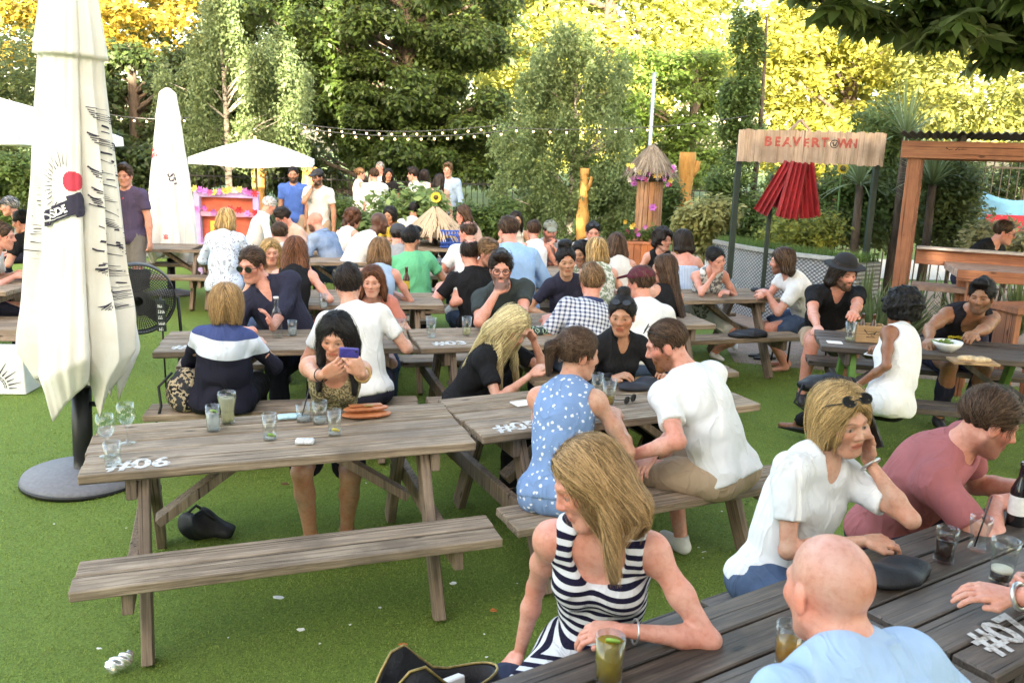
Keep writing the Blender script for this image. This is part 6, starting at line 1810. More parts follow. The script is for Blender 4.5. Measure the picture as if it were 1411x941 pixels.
glass_px(838, 936, 'glass of golden cider with lime slices at the lower edge of the picture', h=.125, r0=.036, r1=.040, fill=('golden', (.62, .46, .05), .75), level=.86, lime='lime')
glass_px(1084, 915, 'small glass of amber beer mostly hidden by the bald man', h=.12, r0=.033, r1=.038, fill=('amber', (.70, .38, .04), .75), level=.6)
for i, (px, py, lab) in enumerate(((446, 425, 'clear glass on the table behind the man in the dark shirt'), (487, 425, 'empty glass on the table left of the brown bottle'), (662, 402, 'clear glass beside the man in the black t-shirt'), (572, 385, 'small glass near the green t-shirt man'), (605, 372, 'empty glass right of the man in green'), (792, 362, 'glass of pale beer near the patterned cap man'), (528, 352, 'glass on the far table by the bald smiling man'))):
    glass_px(px, py, lab, h=.13, r0=.030, r1=.037, fill=(('water', (.93, .95, .95), .95), ('beer', (.62, .42, .06), .8))[i % 2], level=.4)
p = at(778, 345, TH); tumbler(tuple(p), 'full amber pint in front of the man in the patterned cap', h=.15, r0=.034, r1=.043, fill=('amber', (.70, .38, .04), .75), level=.85)
bottle(tuple(at(382, 465, TH)), 'clear glass bottle with a white cap beside the man in sunglasses', h=.29, r=.037, col='clear')
LBL = plain('label_gold', (.60, .45, .06), .6, .2, 60); LBW = plain('label_white', (.75, .74, .70), .6, .1, 60)
bottle(tuple(at(560, 404, TH)), 'dark brown bottle with a yellow label at the elbow of the green t-shirt man', h=.25, r=.033, col='brown', band=LBL)
bottle(tuple(at(522, 436, TH)), 'small bottle with a yellow label behind the young man with dark quiff', h=.22, r=.030, col='brown', band=LBL)
bottle(tuple(at(468, 345, TH)), 'dark wine bottle with a white label on the far left table', h=.30, r=.038, col='black', band=LBW)
rt = bottle(tuple(at(1399, 722, TH)), 'dark bottle with a white label held by the man in the pink t-shirt', h=.25, r=.034, col='black', band=LBW)
# wooden crate of bottles, bowl, board of food on the green legged table
x, y, z = at(1196, 470, TH + .001); rt = empty('bottle_crate', (x, y, z), -.2, 'small wooden crate on the green legged table', 'crate')
CRW = wood('crate_wood', (.20, .11, .04), (.36, .21, .09), (.46, .30, .15))
for s_ in (-1, 1): MB().box((0, s_ * .065, .065), (.21, .012, .13), bev=.002).build('side_panel', CRW, rt); MB().box((s_ * .099, 0, .065), (.012, .116, .13), bev=.002).build('end_panel', CRW, rt)
MB().box((0, 0, .006), (.185, .117, .010)).build('crate_floor', CRW, rt)
v, fc = stroke_set([(-.05, .035, -.02, .0, .010), (-.02, .0, .03, .015, .009), (.02, .0, .04, .03, .012), (-.03, -.02, .035, -.022, .008), (.0, -.005, .03, -.02, .007)], .009)
MB().add([(px_, -.0725, py_ + .065) for px_, py_, _z in v], fc).build('burnt_mark', plain('burnt', (.03, .015, .01), .8), rt)
for k, lab in ((-.05, 'dark sauce bottle in the wooden crate, nearer its left end'), (.03, 'dark sauce bottle in the wooden crate, nearer its right end')): bottle((x + k, y + .01 - .2 * k, z + .0115), lab, h=.20, r=.026, col='brown')
x, y, z = at(1304, 484, TH + .001); rt = empty('bowl', (x, y, z), 0, 'white bowl of salad in front of the man in the black vest', 'bowl')
MB().lathe([(0, 0), (.045, 0), (.095, .05), (.105, .075), (.100, .075), (.09, .052), (.04, .008), (0, .008)], n=30).build('bowl_shell', plain('ceramic_white', (.78, .78, .77), .25), rt)
rng = np.random.default_rng(91); pp, oo = in_clumps([(-.05, 0, .06, .04, .04, .02), (.01, .01, .065, .05, .05, .025), (-.02, -.03, .06, .04, .03, .02)], 40, rng, .2); v, q = leaves(pp, .035, rng); mesh_np('salad', v, quads=q, mat=leaf_mat('salad', (.10, .20, .03), (.30, .40, .08), .2), parent=rt, smooth=False)
x, y, z = at(1340, 500, TH + .001); rt = empty('food_board', (x, y, z), -.15, 'wooden board with a flatbread meal, right of the white bowl', 'board')
MB().box((0, 0, .009), (.30, .17, .018), bev=.004).build('board', CRW, rt)
Fd = Field(); rr = random.Random(3)
for k in range(9): Fd.ell((-.08 + .02 * k, rr.uniform(-.03, .03), .03), (.035, .025, .018), k=.015)
v, q = field_mesh(Fd, .007); mesh_np('flatbread', v, quads=q, mat=plain('bread', (.55, .42, .26), .8, .35, 30), parent=rt)
# phones, clutch bags, cigarette packs, cards, sunglasses
def slab(name, label, cat, px, py, size, rz, mat, z=TH + .0015, part='body', group=None):
    p = at(px, py, z); rt = empty(name, tuple(p), rz, label, cat, group); MB().box((0, 0, size[2] / 2), size, bev=min(size) * .3).build(part, mat, rt); return rt
ph = slab('mobile_phone', 'white phone lying face up beside the wooden crate', 'phone', 1206, 490, (.07, .14, .009), .9, plain('phone_white', (.7, .7, .7), .3)); MB().box((0, 0, .0098), (.062, .115, .0012)).build('screen', plain('screen_dark', (.01, .011, .013), .1), ph)
CL = NT('orange_leather'); _n = CL.noise(CL.coord('Object'), 24, 4); CL.base(CL.ramp(_n, [(.3, (.40, .13, .045)), (.7, (.54, .20, .075))])); CL.set(Roughness=.45); CL.bump(CL.noise(CL.coord('Object'), 220, 2), .2, .002); CL = CL.m
for k, (dx, dz, w, d, rz, lab) in enumerate(((0, 0, .255, .135, .30, 'flat orange leather clutch lying under the other clutch'), (-.004, .026, .235, .10, .36, 'orange leather clutch with a folded flap on top of the flat clutch'))):
    p = at(505, 573, TH + .0015); rt = empty('clutch_bag', (p[0] + dx, p[1] + .01 * k, p[2] + dz), rz, lab, 'clutch', 'orange clutches on the foreground table'); Fd = Field()
    Fd.ell((0, 0, .012), (w / 2, d / 2, .0125), k=.0); Fd.plane((0, 0, .0005), (0, 0, -1)); v, q = field_mesh(Fd, .0055); mesh_np('pouch', v, quads=q, mat=CL, parent=rt)
    m = MB(); m.tube([(w * .47 * cos(a), d * .47 * sin(a), .013) for a in np.linspace(pi, 2 * pi, 18)], .003, 6); m.build('seam', plain('seam_dark', (.22, .06, .02), .6), rt)
    if k: MB().box((0, .01, .026), (w * .72, d * .5, .006), head_M(4, 4, 2), bev=.002).build('flap', CL, rt); MB().box((.01, -.018, .031), (.05, .02, .006), bev=.002).build('clasp', plain('clasp_gold', (.5, .33, .12), .35, metal=.6), rt)
slab('cigarette_pack', 'crumpled silver cigarette pack in front of the lemon wedge glass', 'packet', 420, 611, (.085, .045, .022), .15, plain('pack_silver', (.55, .56, .58), .35, .4, 60))
slab('cigarette_pack', 'pale blue packet left of the glass with the black straw', 'packet', 399, 576, (.115, .055, .018), .35, plain('pack_blue', (.40, .58, .66), .5, .3, 40))
slab('paper_menu', 'small white folded menu card beside the floral dress woman', 'menu', 722, 556, (.13, .09, .006), .5, plain('paper_white', (.74, .72, .70), .8)); 
slab('paper_coaster', 'flat beer mat in front of the black hat man', 'coaster', 1150, 472, (.11, .09, .004), -.2, plain('paper_white', (.74, .72, .70), .8))
p = at(868, 555, TH + .003); rt = empty('sunglasses', tuple(p), .9, 'dark sunglasses lying beside the half drunk beer', 'sunglasses'); m = MB(); ln = MB()
for s_ in (-1, 1):
    ring = [V(s_ * .034 + .026 * cos(a), 0, .022 + .021 * sin(a)) for a in np.linspace(0, 2 * pi, 15)[:-1]]; m.tube(ring + ring[:1], .0028, 6, False); ln.add(ring, [tuple(range(14))]); m.tube([(s_ * .062, 0, .028), (s_ * .066, .06, .020), (s_ * .060, .13, .004)], .0025, 6)
m.tube([(-.01, 0, .028), (.01, 0, .028)], .0028, 6); fo = m.build('frame', BLACKP, rt); ln.build('lens', plain('lens_dark', (.012, .011, .012), .08, spec=.6), fo)
# bags and litter
def bag(label, loc, rz, blobs, mat, h=.009, name='bag', strap=None, smat=None, fold=.006, cat='bag'):
    rt = empty(name, loc, rz, label, cat); Fd = Field()
    for c_, r_ in blobs: Fd.ell(c_, r_, k=.04)
    Fd.ripple(lambda X, Y, Z: fold * (np.sin(40 * X + 14 * Z + 2 * np.sin(20 * Y)) + .7 * np.sin(34 * Z - 22 * Y + 3 * np.sin(15 * X)))); Fd.plane((0, 0, .002), (0, 0, -1))
    v, q = field_mesh(Fd, h); mesh_np('bag_body', v, quads=q, mat=mat, parent=rt)
    for s_ in strap or (): MB().tube(s_, .009, 8).build('strap', smat or BLACKP, rt)
    return rt
LEA = plain('black_leather', (.012, .012, .015), .55, .4, 20, bump=.6)
x, y, z = at(272, 745, 0); bag('black handbag on the turf under the left foreground table', (x, y + .05, 0), .2, [((0, 0, .06), (.11, .07, .065)), ((.10, .01, .035), (.10, .07, .04)), ((-.05, .02, .10), (.05, .035, .05)), ((.03, -.01, .11), (.04, .035, .05))], LEA, h=.006, strap=[[(-.08, .02, .12), (-.02, .03, .17), (.06, .02, .11)], [(-.05, -.02, .12), (.02, -.03, .165), (.09, -.02, .09)]], smat=LEA, fold=.012)
BP = cloth('backpack', (.045, .045, .05), c2=(.42, .34, .22), pat='mottle', sc=3.2)
x, y, r = TABS['two']; c_, s_ = cos(r), sin(r); u_, v_ = -.62, -BO - .02
bag('black tan and white patterned backpack on the bench beside the striped sweater woman', (x + c_ * u_ - s_ * v_, y + s_ * u_ + c_ * v_, BH + .001), .3, [((0, 0, .11), (.105, .09, .12)), ((0, -.06, .07), (.085, .05, .07)), ((.02, .03, .20), (.07, .06, .06))], BP, name='backpack', strap=[[(-.06, 0, .24), (-.14, -.03, .16), (-.13, -.05, .04), (-.16, -.09, -.06)]], cat='backpack')
x, y, z = at(1232, 800, TH + .002); bag('black leather purse on the table in front of the white v-neck woman', (x, y, z), .5, [((0, 0, .022), (.12, .075, .030)), ((.06, .02, .018), (.08, .06, .024)), ((-.04, 0, .035), (.06, .04, .02))], LEA, h=.006, fold=.006)
x, y, z = at(1150, 498, BH); bag('flat black shoulder bag on the bench end by the green legged table', (2.28, 6.0, BH + .001), -.2, [((0, 0, .05), (.20, .10, .06)), ((.05, 0, .09), (.16, .08, .05))], LEA, strap=[[(-.16, -.06, .06), (-.22, -.13, -.06), (-.12, -.15, -.12), (.0, -.13, -.02)]], smat=LEA)
x, y, z = at(1030, 462, BH + .01); bag('flat black bag on the bench end before the curly haired man', (x, y, BH + .001), .3, [((0, 0, .02), (.20, .11, .028)), ((.05, 0, .03), (.12, .08, .03))], LEA)
x, y, z = at(1058, 402, TH); bag('black pouch on the table by the folded arms of the curly haired man', (x - .08, y, TH + .001), .3, [((0, 0, .015), (.11, .06, .022))], LEA)
x, y, z = at(880, 540, TH); bag('dark jacket lying on the table beside the woman in the black blouse', (x, y + .05, TH + .001), .4, [((0, 0, .02), (.13, .06, .03)), ((.08, .03, .025), (.08, .05, .03))], plain('jacket_navy', (.02, .022, .032), .7, .3), cat='jacket', name='jacket')
x, y, z = at(745, 460, TH); bag('green black and white patterned scarf on the table behind the blonde long hair', (x, y, TH + .001), .3, [((0, 0, .02), (.14, .06, .035)), ((.08, .02, .03), (.08, .05, .035))], cloth('scarf', (.04, .05, .05), c2=(.30, .42, .30), pat='mottle', sc=2.0), cat='scarf', name='scarf')
x, y, z = at(770, 322, TH); bag('black bag on the far table before the wavy blonde woman', (x + .5, y - 1.5, TH), .1, [((0, 0, .05), (.14, .08, .07))], LEA)
# black shopper bag with gold edge on the bench of the foreground table, lower edge
bp_ = at(612, 905, .72); rt = empty('shopper_bag', (bp_[0] - .02, bp_[1], .47), .62, 'open black leather shopper bag with a gold zip edge, bottom edge', 'bag'); n = 26; vs = []; fs = []
for k in range(n):
    a = 2 * pi * k / n; ex, ey = .20 * cos(a), .065 * sin(a); top = .15 + .13 * math.exp(-((ex + .09) / .085) ** 2)
    for (kk, z) in ((1.05, 0), (1.12, .08), (1.0, top), (.93, top), (.95, .05)): vs.append((ex * kk, ey * kk, z))
for k in range(n):
    for i in range(4): fs.append((5 * k + i, 5 * ((k + 1) % n) + i, 5 * ((k + 1) % n) + i + 1, 5 * k + i + 1))
MB().add(vs, fs, True).build('bag_body', LEA, rt); MB().poly([vs[5 * k + 4] for k in range(n)]).build('lining', plain('lining', (.03, .026, .03), .9), rt)
MB().tube([V(*vs[5 * (k % n) + 2]) + V(0, 0, .004) for k in range(n + 1)], .004, 6, False).build('zip_edge', plain('zip_gold', (.30, .215, .075), .4, .4, 60, metal=.6), rt)
MB().box((.03, .0, .10), (.13, .03, .12), head_M(12, 12, 8), bev=.004).build('white_pouch', plain('paper_white', (.74, .72, .70), .8), rt); MB().box((-.08, .01, .10), (.05, .03, .14), head_M(-8, 8, -6), bev=.004).build('book', plain('book_red', (.25, .03, .05), .6), rt)
p = at(690, 930, BH + .12); bag('folded navy cloth beside the shopper bag at the bottom edge', (p[0], p[1], BH + .001), .6, [((0, 0, .06), (.12, .08, .07))], cloth('navycloth', (.035, .042, .075)), name='folded_jacket', cat='jacket')
# crushed can and litter on the turf
x, y, z = at(165, 925, 0); rt = empty('crushed_can', (x, y, 0), .5, 'crushed silver drinks can lying on the turf at lower left', 'can'); Fd = Field(); Fd.cap((-.02, 0, .035), (.03, .01, .045), .032, .028, k=.01); Fd.ripple(lambda X, Y, Z: .006 * np.sin(90 * X + 110 * Z + 2 * np.sin(80 * Y)) * np.sin(105 * Y + 60 * X)); v, q = field_mesh(Fd, .004); mesh_np('can_shell', v, quads=q, mat=plain('can_alu', (.75, .75, .76), .25, .3, 60, metal=.8), parent=rt)
for k, (px, py, s_, c_, lab) in enumerate(((383, 825, .030, 0, 'white torn paper scrap on the turf under the near bench'), (404, 646, .022, 0, 'small white scrap on the turf beside the phone woman\'s feet'), (392, 668, .030, 1, 'brown dry leaf on the turf under the left foreground table'), (556, 890, .024, 2, 'orange dead leaf on the turf above the shopper bag'), (680, 843, .024, 2, 'orange dead leaf on the turf beside the striped dress woman'), (624, 806, .020, 0, 'white cigarette butt on the turf behind the near bench'), (137, 896, .012, 0, 'tiny white scrap left of the crushed can'), (970, 762, .016, 0, 'tiny white scrap right of the white canvas shoe'), (560, 765, .016, 0, 'pale straw wrapper on the turf below the near bench end'), (350, 790, .012, 0, 'pale crumb on the turf under the middle of the near bench'), (415, 870, .02, 0, 'thin white straw wrapper on the turf in the foreground'))):
    p = at(px, py, .02); rr = random.Random(k); m = MB(); n = 7; pts = [(s_ * rr.uniform(.6, 1.1) * cos(2 * pi * i / n), s_ * .6 * rr.uniform(.6, 1.1) * sin(2 * pi * i / n), .004 + .008 * rr.random()) for i in range(n)]
    vs = pts + [(a_[0], a_[1], a_[2] + .003) for a_ in pts]; m.add(vs, [tuple(range(n))[::-1], tuple(range(n, 2 * n))] + [(i, (i + 1) % n, n + (i + 1) % n, n + i) for i in range(n)])
    tag(m.build('paper_scrap' if c_ == 0 else 'dead_leaf', plain(('scrap_white', 'leaf_brown', 'leaf_orange')[c_], ((.78, .78, .76), (.12, .06, .025), (.52, .17, .04))[c_], .8), loc=tuple(p)), lab, 'scrap' if c_ == 0 else 'leaf', 'litter on the turf')
rr = random.Random(77)
for k in range(30):
    p = at(rr.uniform(60, 1010), rr.uniform(640, 925), .012); s_ = rr.uniform(.004, .011); m = MB(); n = 6
    pts = [(s_ * rr.uniform(.5, 1.2) * cos(2 * pi * i / n), s_ * .7 * rr.uniform(.5, 1.2) * sin(2 * pi * i / n), .002 + .004 * rr.random()) for i in range(n)]; vs = pts + [(a_[0], a_[1], a_[2] + .002) for a_ in pts]
    m.add(vs, [tuple(range(n))[::-1], tuple(range(n, 2 * n))] + [(i, (i + 1) % n, n + (i + 1) % n, n + i) for i in range(n)])
    tag(m.build('paper_scrap', plain('scrap_white', (.78, .78, .76), .8), loc=tuple(p)), 'tiny pale crumb trodden into the turf around the near tables', 'scrap', 'crumbs on the turf')
x, y, z = at(1050, 493, 0); rt = empty('flip_flop', (x, y, 0), .2, 'black flip flops lying on the turf under the table of the curly haired man', 'sandal')
for k in (-1, 1):
    MB().lathe([(0, 0), (.13, 0), (.132, .009), (.128, .018), (0, .018)], n=24, squash=.38, c=(0, k * .06, .003)).build('sole', plain('rubber_black', (.015, .015, .016), .6), rt); MB().tube([(-.01, k * .055 - .035, .02), (.06, k * .055, .045), (-.01, k * .055 + .035, .02)], .006, 6).build('thong', BLACKP, rt)
# blue crate on the far table
x, y, z = on('fifteen', .02, -.1); rt = empty('plastic_crate', (x, y, z), .1, 'bright blue lattice crate on the far table before the straw roof', 'crate'); BLU = plain('crate_blue', (.05, .12, .50), .4, .2); m = MB()
for s_ in (-1, 1):
    for k in range(7): m.box((-.125 + k * .0417, s_ * .10, .13), (.02, .012, .24))
    for k in range(5): m.box((0, s_ * .112, .02 + k * .055), (.27, .012, .02)); m.box((s_ * .135, 0, .02 + k * .055), (.012, .19, .02))
m.build('lattice_wall', BLU, rt); MB().box((0, 0, .006), (.25, .185, .010)).build('crate_floor', BLU, rt)
# bicycle leaning behind the garden
def bicycle(px, Y, rz, label):
    c = atY(px, 300, Y); rt = empty('bicycle', (c[0], Y, 0), rz, label, 'bicycle', 'bicycles by the path')
    for s_ in (-1, 1):
        w_ = MB().tube([(s_ * .52 + .34 * cos(a), 0, .345 + .34 * sin(a)) for a in np.linspace(0, 2 * pi, 31)], .020, 8, False).build('tyre', BLACKP, rt); m = MB()
        for k in range(12): a = pi * k / 6; m.tube([(s_ * .52, 0, .345), (s_ * .52 + .32 * cos(a), 0, .345 + .32 * sin(a))], .003, 4)
        m.build('spokes', STEEL, w_)
    m = MB(); 
    for a, b in (((-.52, 0, .345), (-.08, 0, .30)), ((-.08, 0, .30), (-.20, 0, .85)), ((-.52, 0, .345), (-.18, 0, .78)), ((-.08, 0, .30), (.38, 0, .78)), ((-.18, 0, .78), (.36, 0, .82)), ((.36, 0, .92), (.52, 0, .345))): m.tube([a, b], .017, 8)
    m.build('frame', plain('bike_paint', (.05, .05, .06), .35), rt); Fd = Field(); Fd.cap((-.30, 0, .90), (-.08, 0, .90), .06, .02, k=.01); v, q = field_mesh(Fd, .012); mesh_np('saddle', v, quads=q, mat=BLACKP, parent=rt)
    MB().tube([(.30, -.22, 1.0), (.38, -.12, .97), (.36, 0, .95), (.38, .12, .97), (.30, .22, 1.0)], .014, 8).build('handlebar', STEEL, rt)
bicycle(662, 17.4, .15, 'dark bicycle parked by the path behind the woman holding her head'); bicycle(388, 18.8, .1, 'dark bicycle behind the man in the blue t-shirt')
# metal chair for the curly haired man
x, y = 3.0, 8.72; rt = empty('metal_chair', (x, y, 0), R_(95), 'thin dark metal chair under the curly haired man in white', 'chair')
MB().box((0, 0, .44), (.40, .40, .025), bev=.01).build('seat', BLACKP, rt)
for a in (-.18, .18):
    for b in (-.18, .18): MB().tube([(a, b, .43), (a * 1.15, b * 1.15, 0)], .011, 8).build('leg', BLACKP, rt)
MB().tube([(-.18, -.19, .44), (-.19, -.23, .82), (0, -.25, .86), (.19, -.23, .82), (.18, -.19, .44)], .011, 8).build('backrest', BLACKP, rt)
# ------------------------------------------------------------------ clothes
CW = cloth('white', (.74, .735, .73)); CW2 = cloth('offwhite', (.66, .64, .60)); CK = cloth('black', (.014, .014, .016)); CN = cloth('navy', (.028, .028, .048)); CG = cloth('charcoal', (.045, .055, .055))
CDN = cloth('denim', (.05, .075, .14), c2=(.10, .14, .22), pat='fade'); CDL = cloth('denim_light', (.16, .23, .36), c2=(.30, .36, .46), pat='fade'); CKH = cloth('khaki', (.42, .31, .21)); CLB = cloth('light_blue', (.36, .48, .66)); CSK = cloth('sky', (.30, .46, .72))
CGR = cloth('green', (.14, .46, .24)); CBL = cloth('blue', (.07, .14, .42)); CPK = cloth('pink', (.36, .125, .13)); CPU = cloth('purple', (.085, .065, .12)); CCO = cloth('coral', (.58, .22, .17)); CGY = cloth('grey', (.30, .30, .30)); CLG = cloth('pale_grey', (.55, .55, .56))
CRD = cloth('red', (.42, .03, .04)); CYE = cloth('yellow', (.60, .44, .06)); CPE = cloth('peach', (.60, .40, .32)); CSO = cloth('grey_shorts', (.20, .18, .165))
FLO = cloth('floral_blue', (.19, .29, .50), c2=(.66, .68, .74), pat='floral'); STR = cloth('stripe_dress', (.66, .65, .66), c2=(.012, .010, .028), pat='stripes', sc=.8); CHK = cloth('check', (.60, .62, .68), c2=(.035, .045, .11), pat='check'); LEO = cloth('gold_print', (.34, .28, .15), c2=(.06, .055, .035), pat='mottle', sc=.42)
BND = cloth('bands', (.018, .018, .032), c2=((.62, .66, .74), (.055, .075, .20)), pat='bands'); PIN = cloth('pin', (.58, .64, .74), c2=(.28, .38, .58), pat='pinstripe'); PRT = cloth('bw_print', (.62, .61, .58), c2=(.12, .12, .12), pat='mottle', sc=1.6); DFL = cloth('dark_floral', (.03, .03, .03), c2=(.42, .36, .12), pat='floral', sc=1.4); GFL = cloth('green_floral', (.62, .62, .56), c2=(.20, .26, .13), pat='mottle', sc=1.3)
LBF = cloth('pale_blue_print', (.50, .58, .72), c2=(.66, .70, .78), pat='mottle', sc=1.5); TAT = cloth('tank_print', (.016, .014, .018)); CMF = cloth('camo_tee', (.50, .50, .50))
A = lambda px, py, z: tuple(at(px, py, z)); AW = lambda px, py, z: ('W', *at(px, py, z)); AY = lambda px, py, y: ('W', *atY(px, py, y))
GT = 'people seated in the garden'; GS = 'people standing at the back of the garden'

# ---- foreground
p = person('woman in a gold patterned strap top photographing with a blue phone, long black hair', A(463, 464, 1.13), 188, s=.94, sex='f', skin='light', hair='long+front', hc='black', hlen=.30, hy=178, hp=18, hr=-4, P=(-.98, 4.50, .54),
       rh=AY(452, 521, 3.74), lh=AY(499, 517, 3.73), rdir=(-.85, .15, .5), ldir=(.45, .2, .85), rn=(-.2, -.8, .3), ln=(.5, -.7, .2), rcurl=(25, 40), lcurl=(35, 45), relb=(.18, .25, -1), lelb=(-.18, .25, -1), top=('strap', LEO, {'neck': 'scoop'}), bottom=('shorts', CN), shoes='tan', rf=('W', *at(428, 735, .085)), lf=('W', *at(478, 725, .085)), group=GT)
ph = atY(481, 486, 3.67); rt = empty('mobile_phone', tuple(ph), .15, 'blue purple phone held up by the black haired woman', 'phone'); M_ = head_M(0, -12, 4)
MB().box((0, 0, 0), (.086, .012, .050), M_, bev=.005).build('phone_case', plain('phone_blue', (.06, .05, .28), .35, .3, 60), rt); MB().lathe([(0, 0), (.007, 0), (.006, .003), (0, .003)], n=12, c=M_ @ V(.03, -.0065, .012), M=np.array([[1, 0, 0], [0, 0, 1], [0, -1, 0]])).build('camera_lens', BLACKP, rt)
for sg in (1,):
    E_, W_a = p['arms'][-1][1:]; q = W_a * .88 + E_ * .12 - p['O']; d = nrm(W_a - E_); s1 = nrm(np.cross(d, (0, 0, 1))); s2 = np.cross(s1, d)
    MB().tube([q + .036 * (s1 * cos(a) + s2 * sin(a)) for a in np.linspace(0, 2 * pi, 17)], .006, 6, False).build('wrist_watch', plain('watch_gold', (.45, .30, .12), .4, metal=.6), p['root'])
    E_, W_a = p['arms'][1][1:]; q = W_a * .85 + E_ * .15 - p['O']; d = nrm(W_a - E_); s1 = nrm(np.cross(d, (0, 0, 1))); s2 = np.cross(s1, d)
    MB().tube([q + .034 * (s1 * cos(a) + s2 * sin(a)) for a in np.linspace(0, 2 * pi, 17)], .003, 6, False).build('hair_tie', BLACKP, p['root'])
person('woman from behind in a blue white and navy block sweater with short blond bob', A(312, 421, 1.12), 8, s=.97, sex='f', b=1.22, skin='fair', hair='bob', hc='dirty', hy=15, hp=8, P=(-1.80, 5.16, .54), top=('long', BND, {'sleeve': 1.3, 'hem': -.2}), bottom=('trousers', CK), rh=('L', .20, .30, .80), lh=('L', -.12, .34, .80), group=GT)
person('man in dark sunglasses and open navy shirt leaning over the table', A(347, 366, 1.20), 190, s=1.04, b=1.10, skin='pink', hair='short', hc='brown', hy=163, hp=12, P=(-1.62, 6.40, .55), top=('long', CN, {'neck': 'open', 'collar': 1, 'sleeve': 1.5}), bottom=('trousers', CN), eyewear=('sun',), lh=AW(376, 452, .82), rh=AW(338, 455, .80), ldir=(.3, .1, .9), ln=(1, .2, 0), lcurl=(15, 25), group=GT)
person('young man from behind in a plain white t-shirt with dark quiff', A(480, 394, 1.19), 12, s=1.0, b=.96, skin='fair', hair='quiff', hc='dark', hy=5, P=(-.95, 5.40, .545), top=('tee', CW, {'hem': -.16}), bottom=('trousers', CN), rh=('L', .26, .34, .80), lh=('L', -.20, .33, .80), group=GT)
person('pale young woman in coral top with swept back auburn hair facing the camera', A(513, 389, 1.10), 190, s=.93, sex='f', skin='fair', hair='long+side', hc='auburn', hlen=.12, hy=183, hp=3, top=('tee', CCO, {'neck': 'scoop'}), bottom=('trousers', CDN), group=GT)
person('woman in black with very long pale blond hair falling forward', A(706, 452, 1.05), -118, s=.97, sex='f', skin='fair', hair='long+front', hc='pale', hlen=.46, hy=-128, hp=34, hr=-8, P=(-.26, 5.22, .545), top=('tee', CK), bottom=('trousers', CK), rh=('L', .10, .48, .80), lh=('H', -.10, .12, .0), ldir=(.5, -.2, .8), lcurl=(40, 50), lelb=(-.6, .5, -1), strand=2600, group=GT)
person('woman in a sleeveless blue flowered dress with brown ponytail, turned towards the bearded man', A(797, 489, 1.14), -22, s=1.0, sex='f', b=1.0, skin='light', hair='pony', hc='brown', hlen=.13, hy=-72, hp=8, P=(.24, 3.78, .545), top=('tank', FLO, {'hem': -.22, 'name': 'sleeveless_dress'}), bottom=('skirt', FLO), rh=('L', .16, .40, .80), lh=('L', -.02, .42, .80), rf=('L', .10, .30, .09), lf=('L', -.12, .32, .09), group=GT)
person('bearded man in white t-shirt and khaki shorts bending towards the woman in blue flowers', A(919, 476, 1.15), 38, s=1.02, b=.96, skin='pink', hair='crop', hc='brown', beard=('ginger', .9), hy=78, hp=22, P=(1.08, 4.06, .56), top=('tee', CW, {'hem': -.17}), bottom=('shorts', CKH), shoes='white', rh=('W', *at(893, 636, .62)), lh=('W', *at(868, 628, .66)), rf=('W', *at(938, 738, .085)), lf=('L', -.28, .25, .09), eyewear=('suntop',), group=GT)
person('woman in black blouse with high black bun and white rimmed sunglasses on her head', A(857, 436, 1.13), 196, s=.95, sex='f', skin='tan', hair='tied+top', hc='black', hy=166, hp=6, P=(.64, 5.28, .545), top=('long', CK, {'neck': 'open', 'collar': 1}), bottom=('trousers', CK), eyewear=('suntop',), rh=('L', .14, .36, .80), lh=('L', -.18, .36, .80), group=GT)
p = person('woman in navy and white striped dress, long dark blond hair hiding her face', A(812, 668, 1.18), 168, s=1.0, sex='f', b=1.0, skin='pink', hair='long+front', hc='dirty', hlen=.20, hy=104, hp=22, hr=6, P=(.30, 2.42, .545), top=('dress', STR, {'neck': 'scoop', 'skirt': .9}), shoes='tan', rh=AW(716, 898, .49), lh=AW(858, 868, .80), rdir=(.3, .5, -.5), rn=(0, .3, -1), ldir=(.8, .1, -.1), ln=(.1, -.2, -1), lelb=(-.9, -.2, -.3), relb=(.12, -1, -.1), rf=('L', .25, .45, .09), lf=('L', .02, .42, .09), group=GT)
E_, W_a = p['arms'][-1][1:]; q = W_a * .86 + E_ * .14 - p['O']; d = nrm(W_a - E_); s1 = nrm(np.cross(d, (0, 0, 1))); s2 = np.cross(s1, d)
MB().tube([q + .034 * (s1 * cos(a) + s2 * sin(a)) for a in np.linspace(0, 2 * pi, 17)], .003, 6, False).build('bracelet', plain('watch_silver', (.6, .6, .6), .3, metal=.9), p['root'])
p = person('blond woman in white v-neck t-shirt talking on a phone, sunglasses pushed up', A(1160, 580, 1.17), 208, s=1.0, sex='f', b=1.05, skin='light', hair='bob', hc='blonde', hy=200, hp=6, hr=8, P=(1.03, 2.97, .545), top=('tee', CW, {'neck': 'v', 'hem': -.045}), bottom=('trousers', CDN), eyewear=('suntop',), lh=('H', -.088, .040, -.155), ldir=(.25, .15, 1), ln=(.8, -.1, .1), lcurl=(18, 30), lelb=(-.12, .45, -1), rh=AW(1190, 745, .80), rdir=(-.9, .4, 0), group=GT)
ph = p['hl'](-.098, .035, -.045); rt = empty('mobile_phone', tuple(ph), R_(213), 'black phone held to the ear of the blond v-neck woman', 'phone'); MB().box((0, 0, 0), (.010, .068, .135), head_M(0, -25, 8), bev=.004).build('phone_case', BLACKP, rt)
E_, W_a = p['arms'][-1][1:]; q = W_a * .9 + E_ * .1 - p['O']; d = nrm(W_a - E_); s1 = nrm(np.cross(d, (0, 0, 1))); s2 = np.cross(s1, d)
MB().tube([q + .036 * (s1 * cos(a) + s2 * sin(a)) for a in np.linspace(0, 2 * pi, 17)], .006, 6, False).build('wrist_watch', plain('watch_silver', (.6, .6, .6), .3, metal=.9), p['root'])
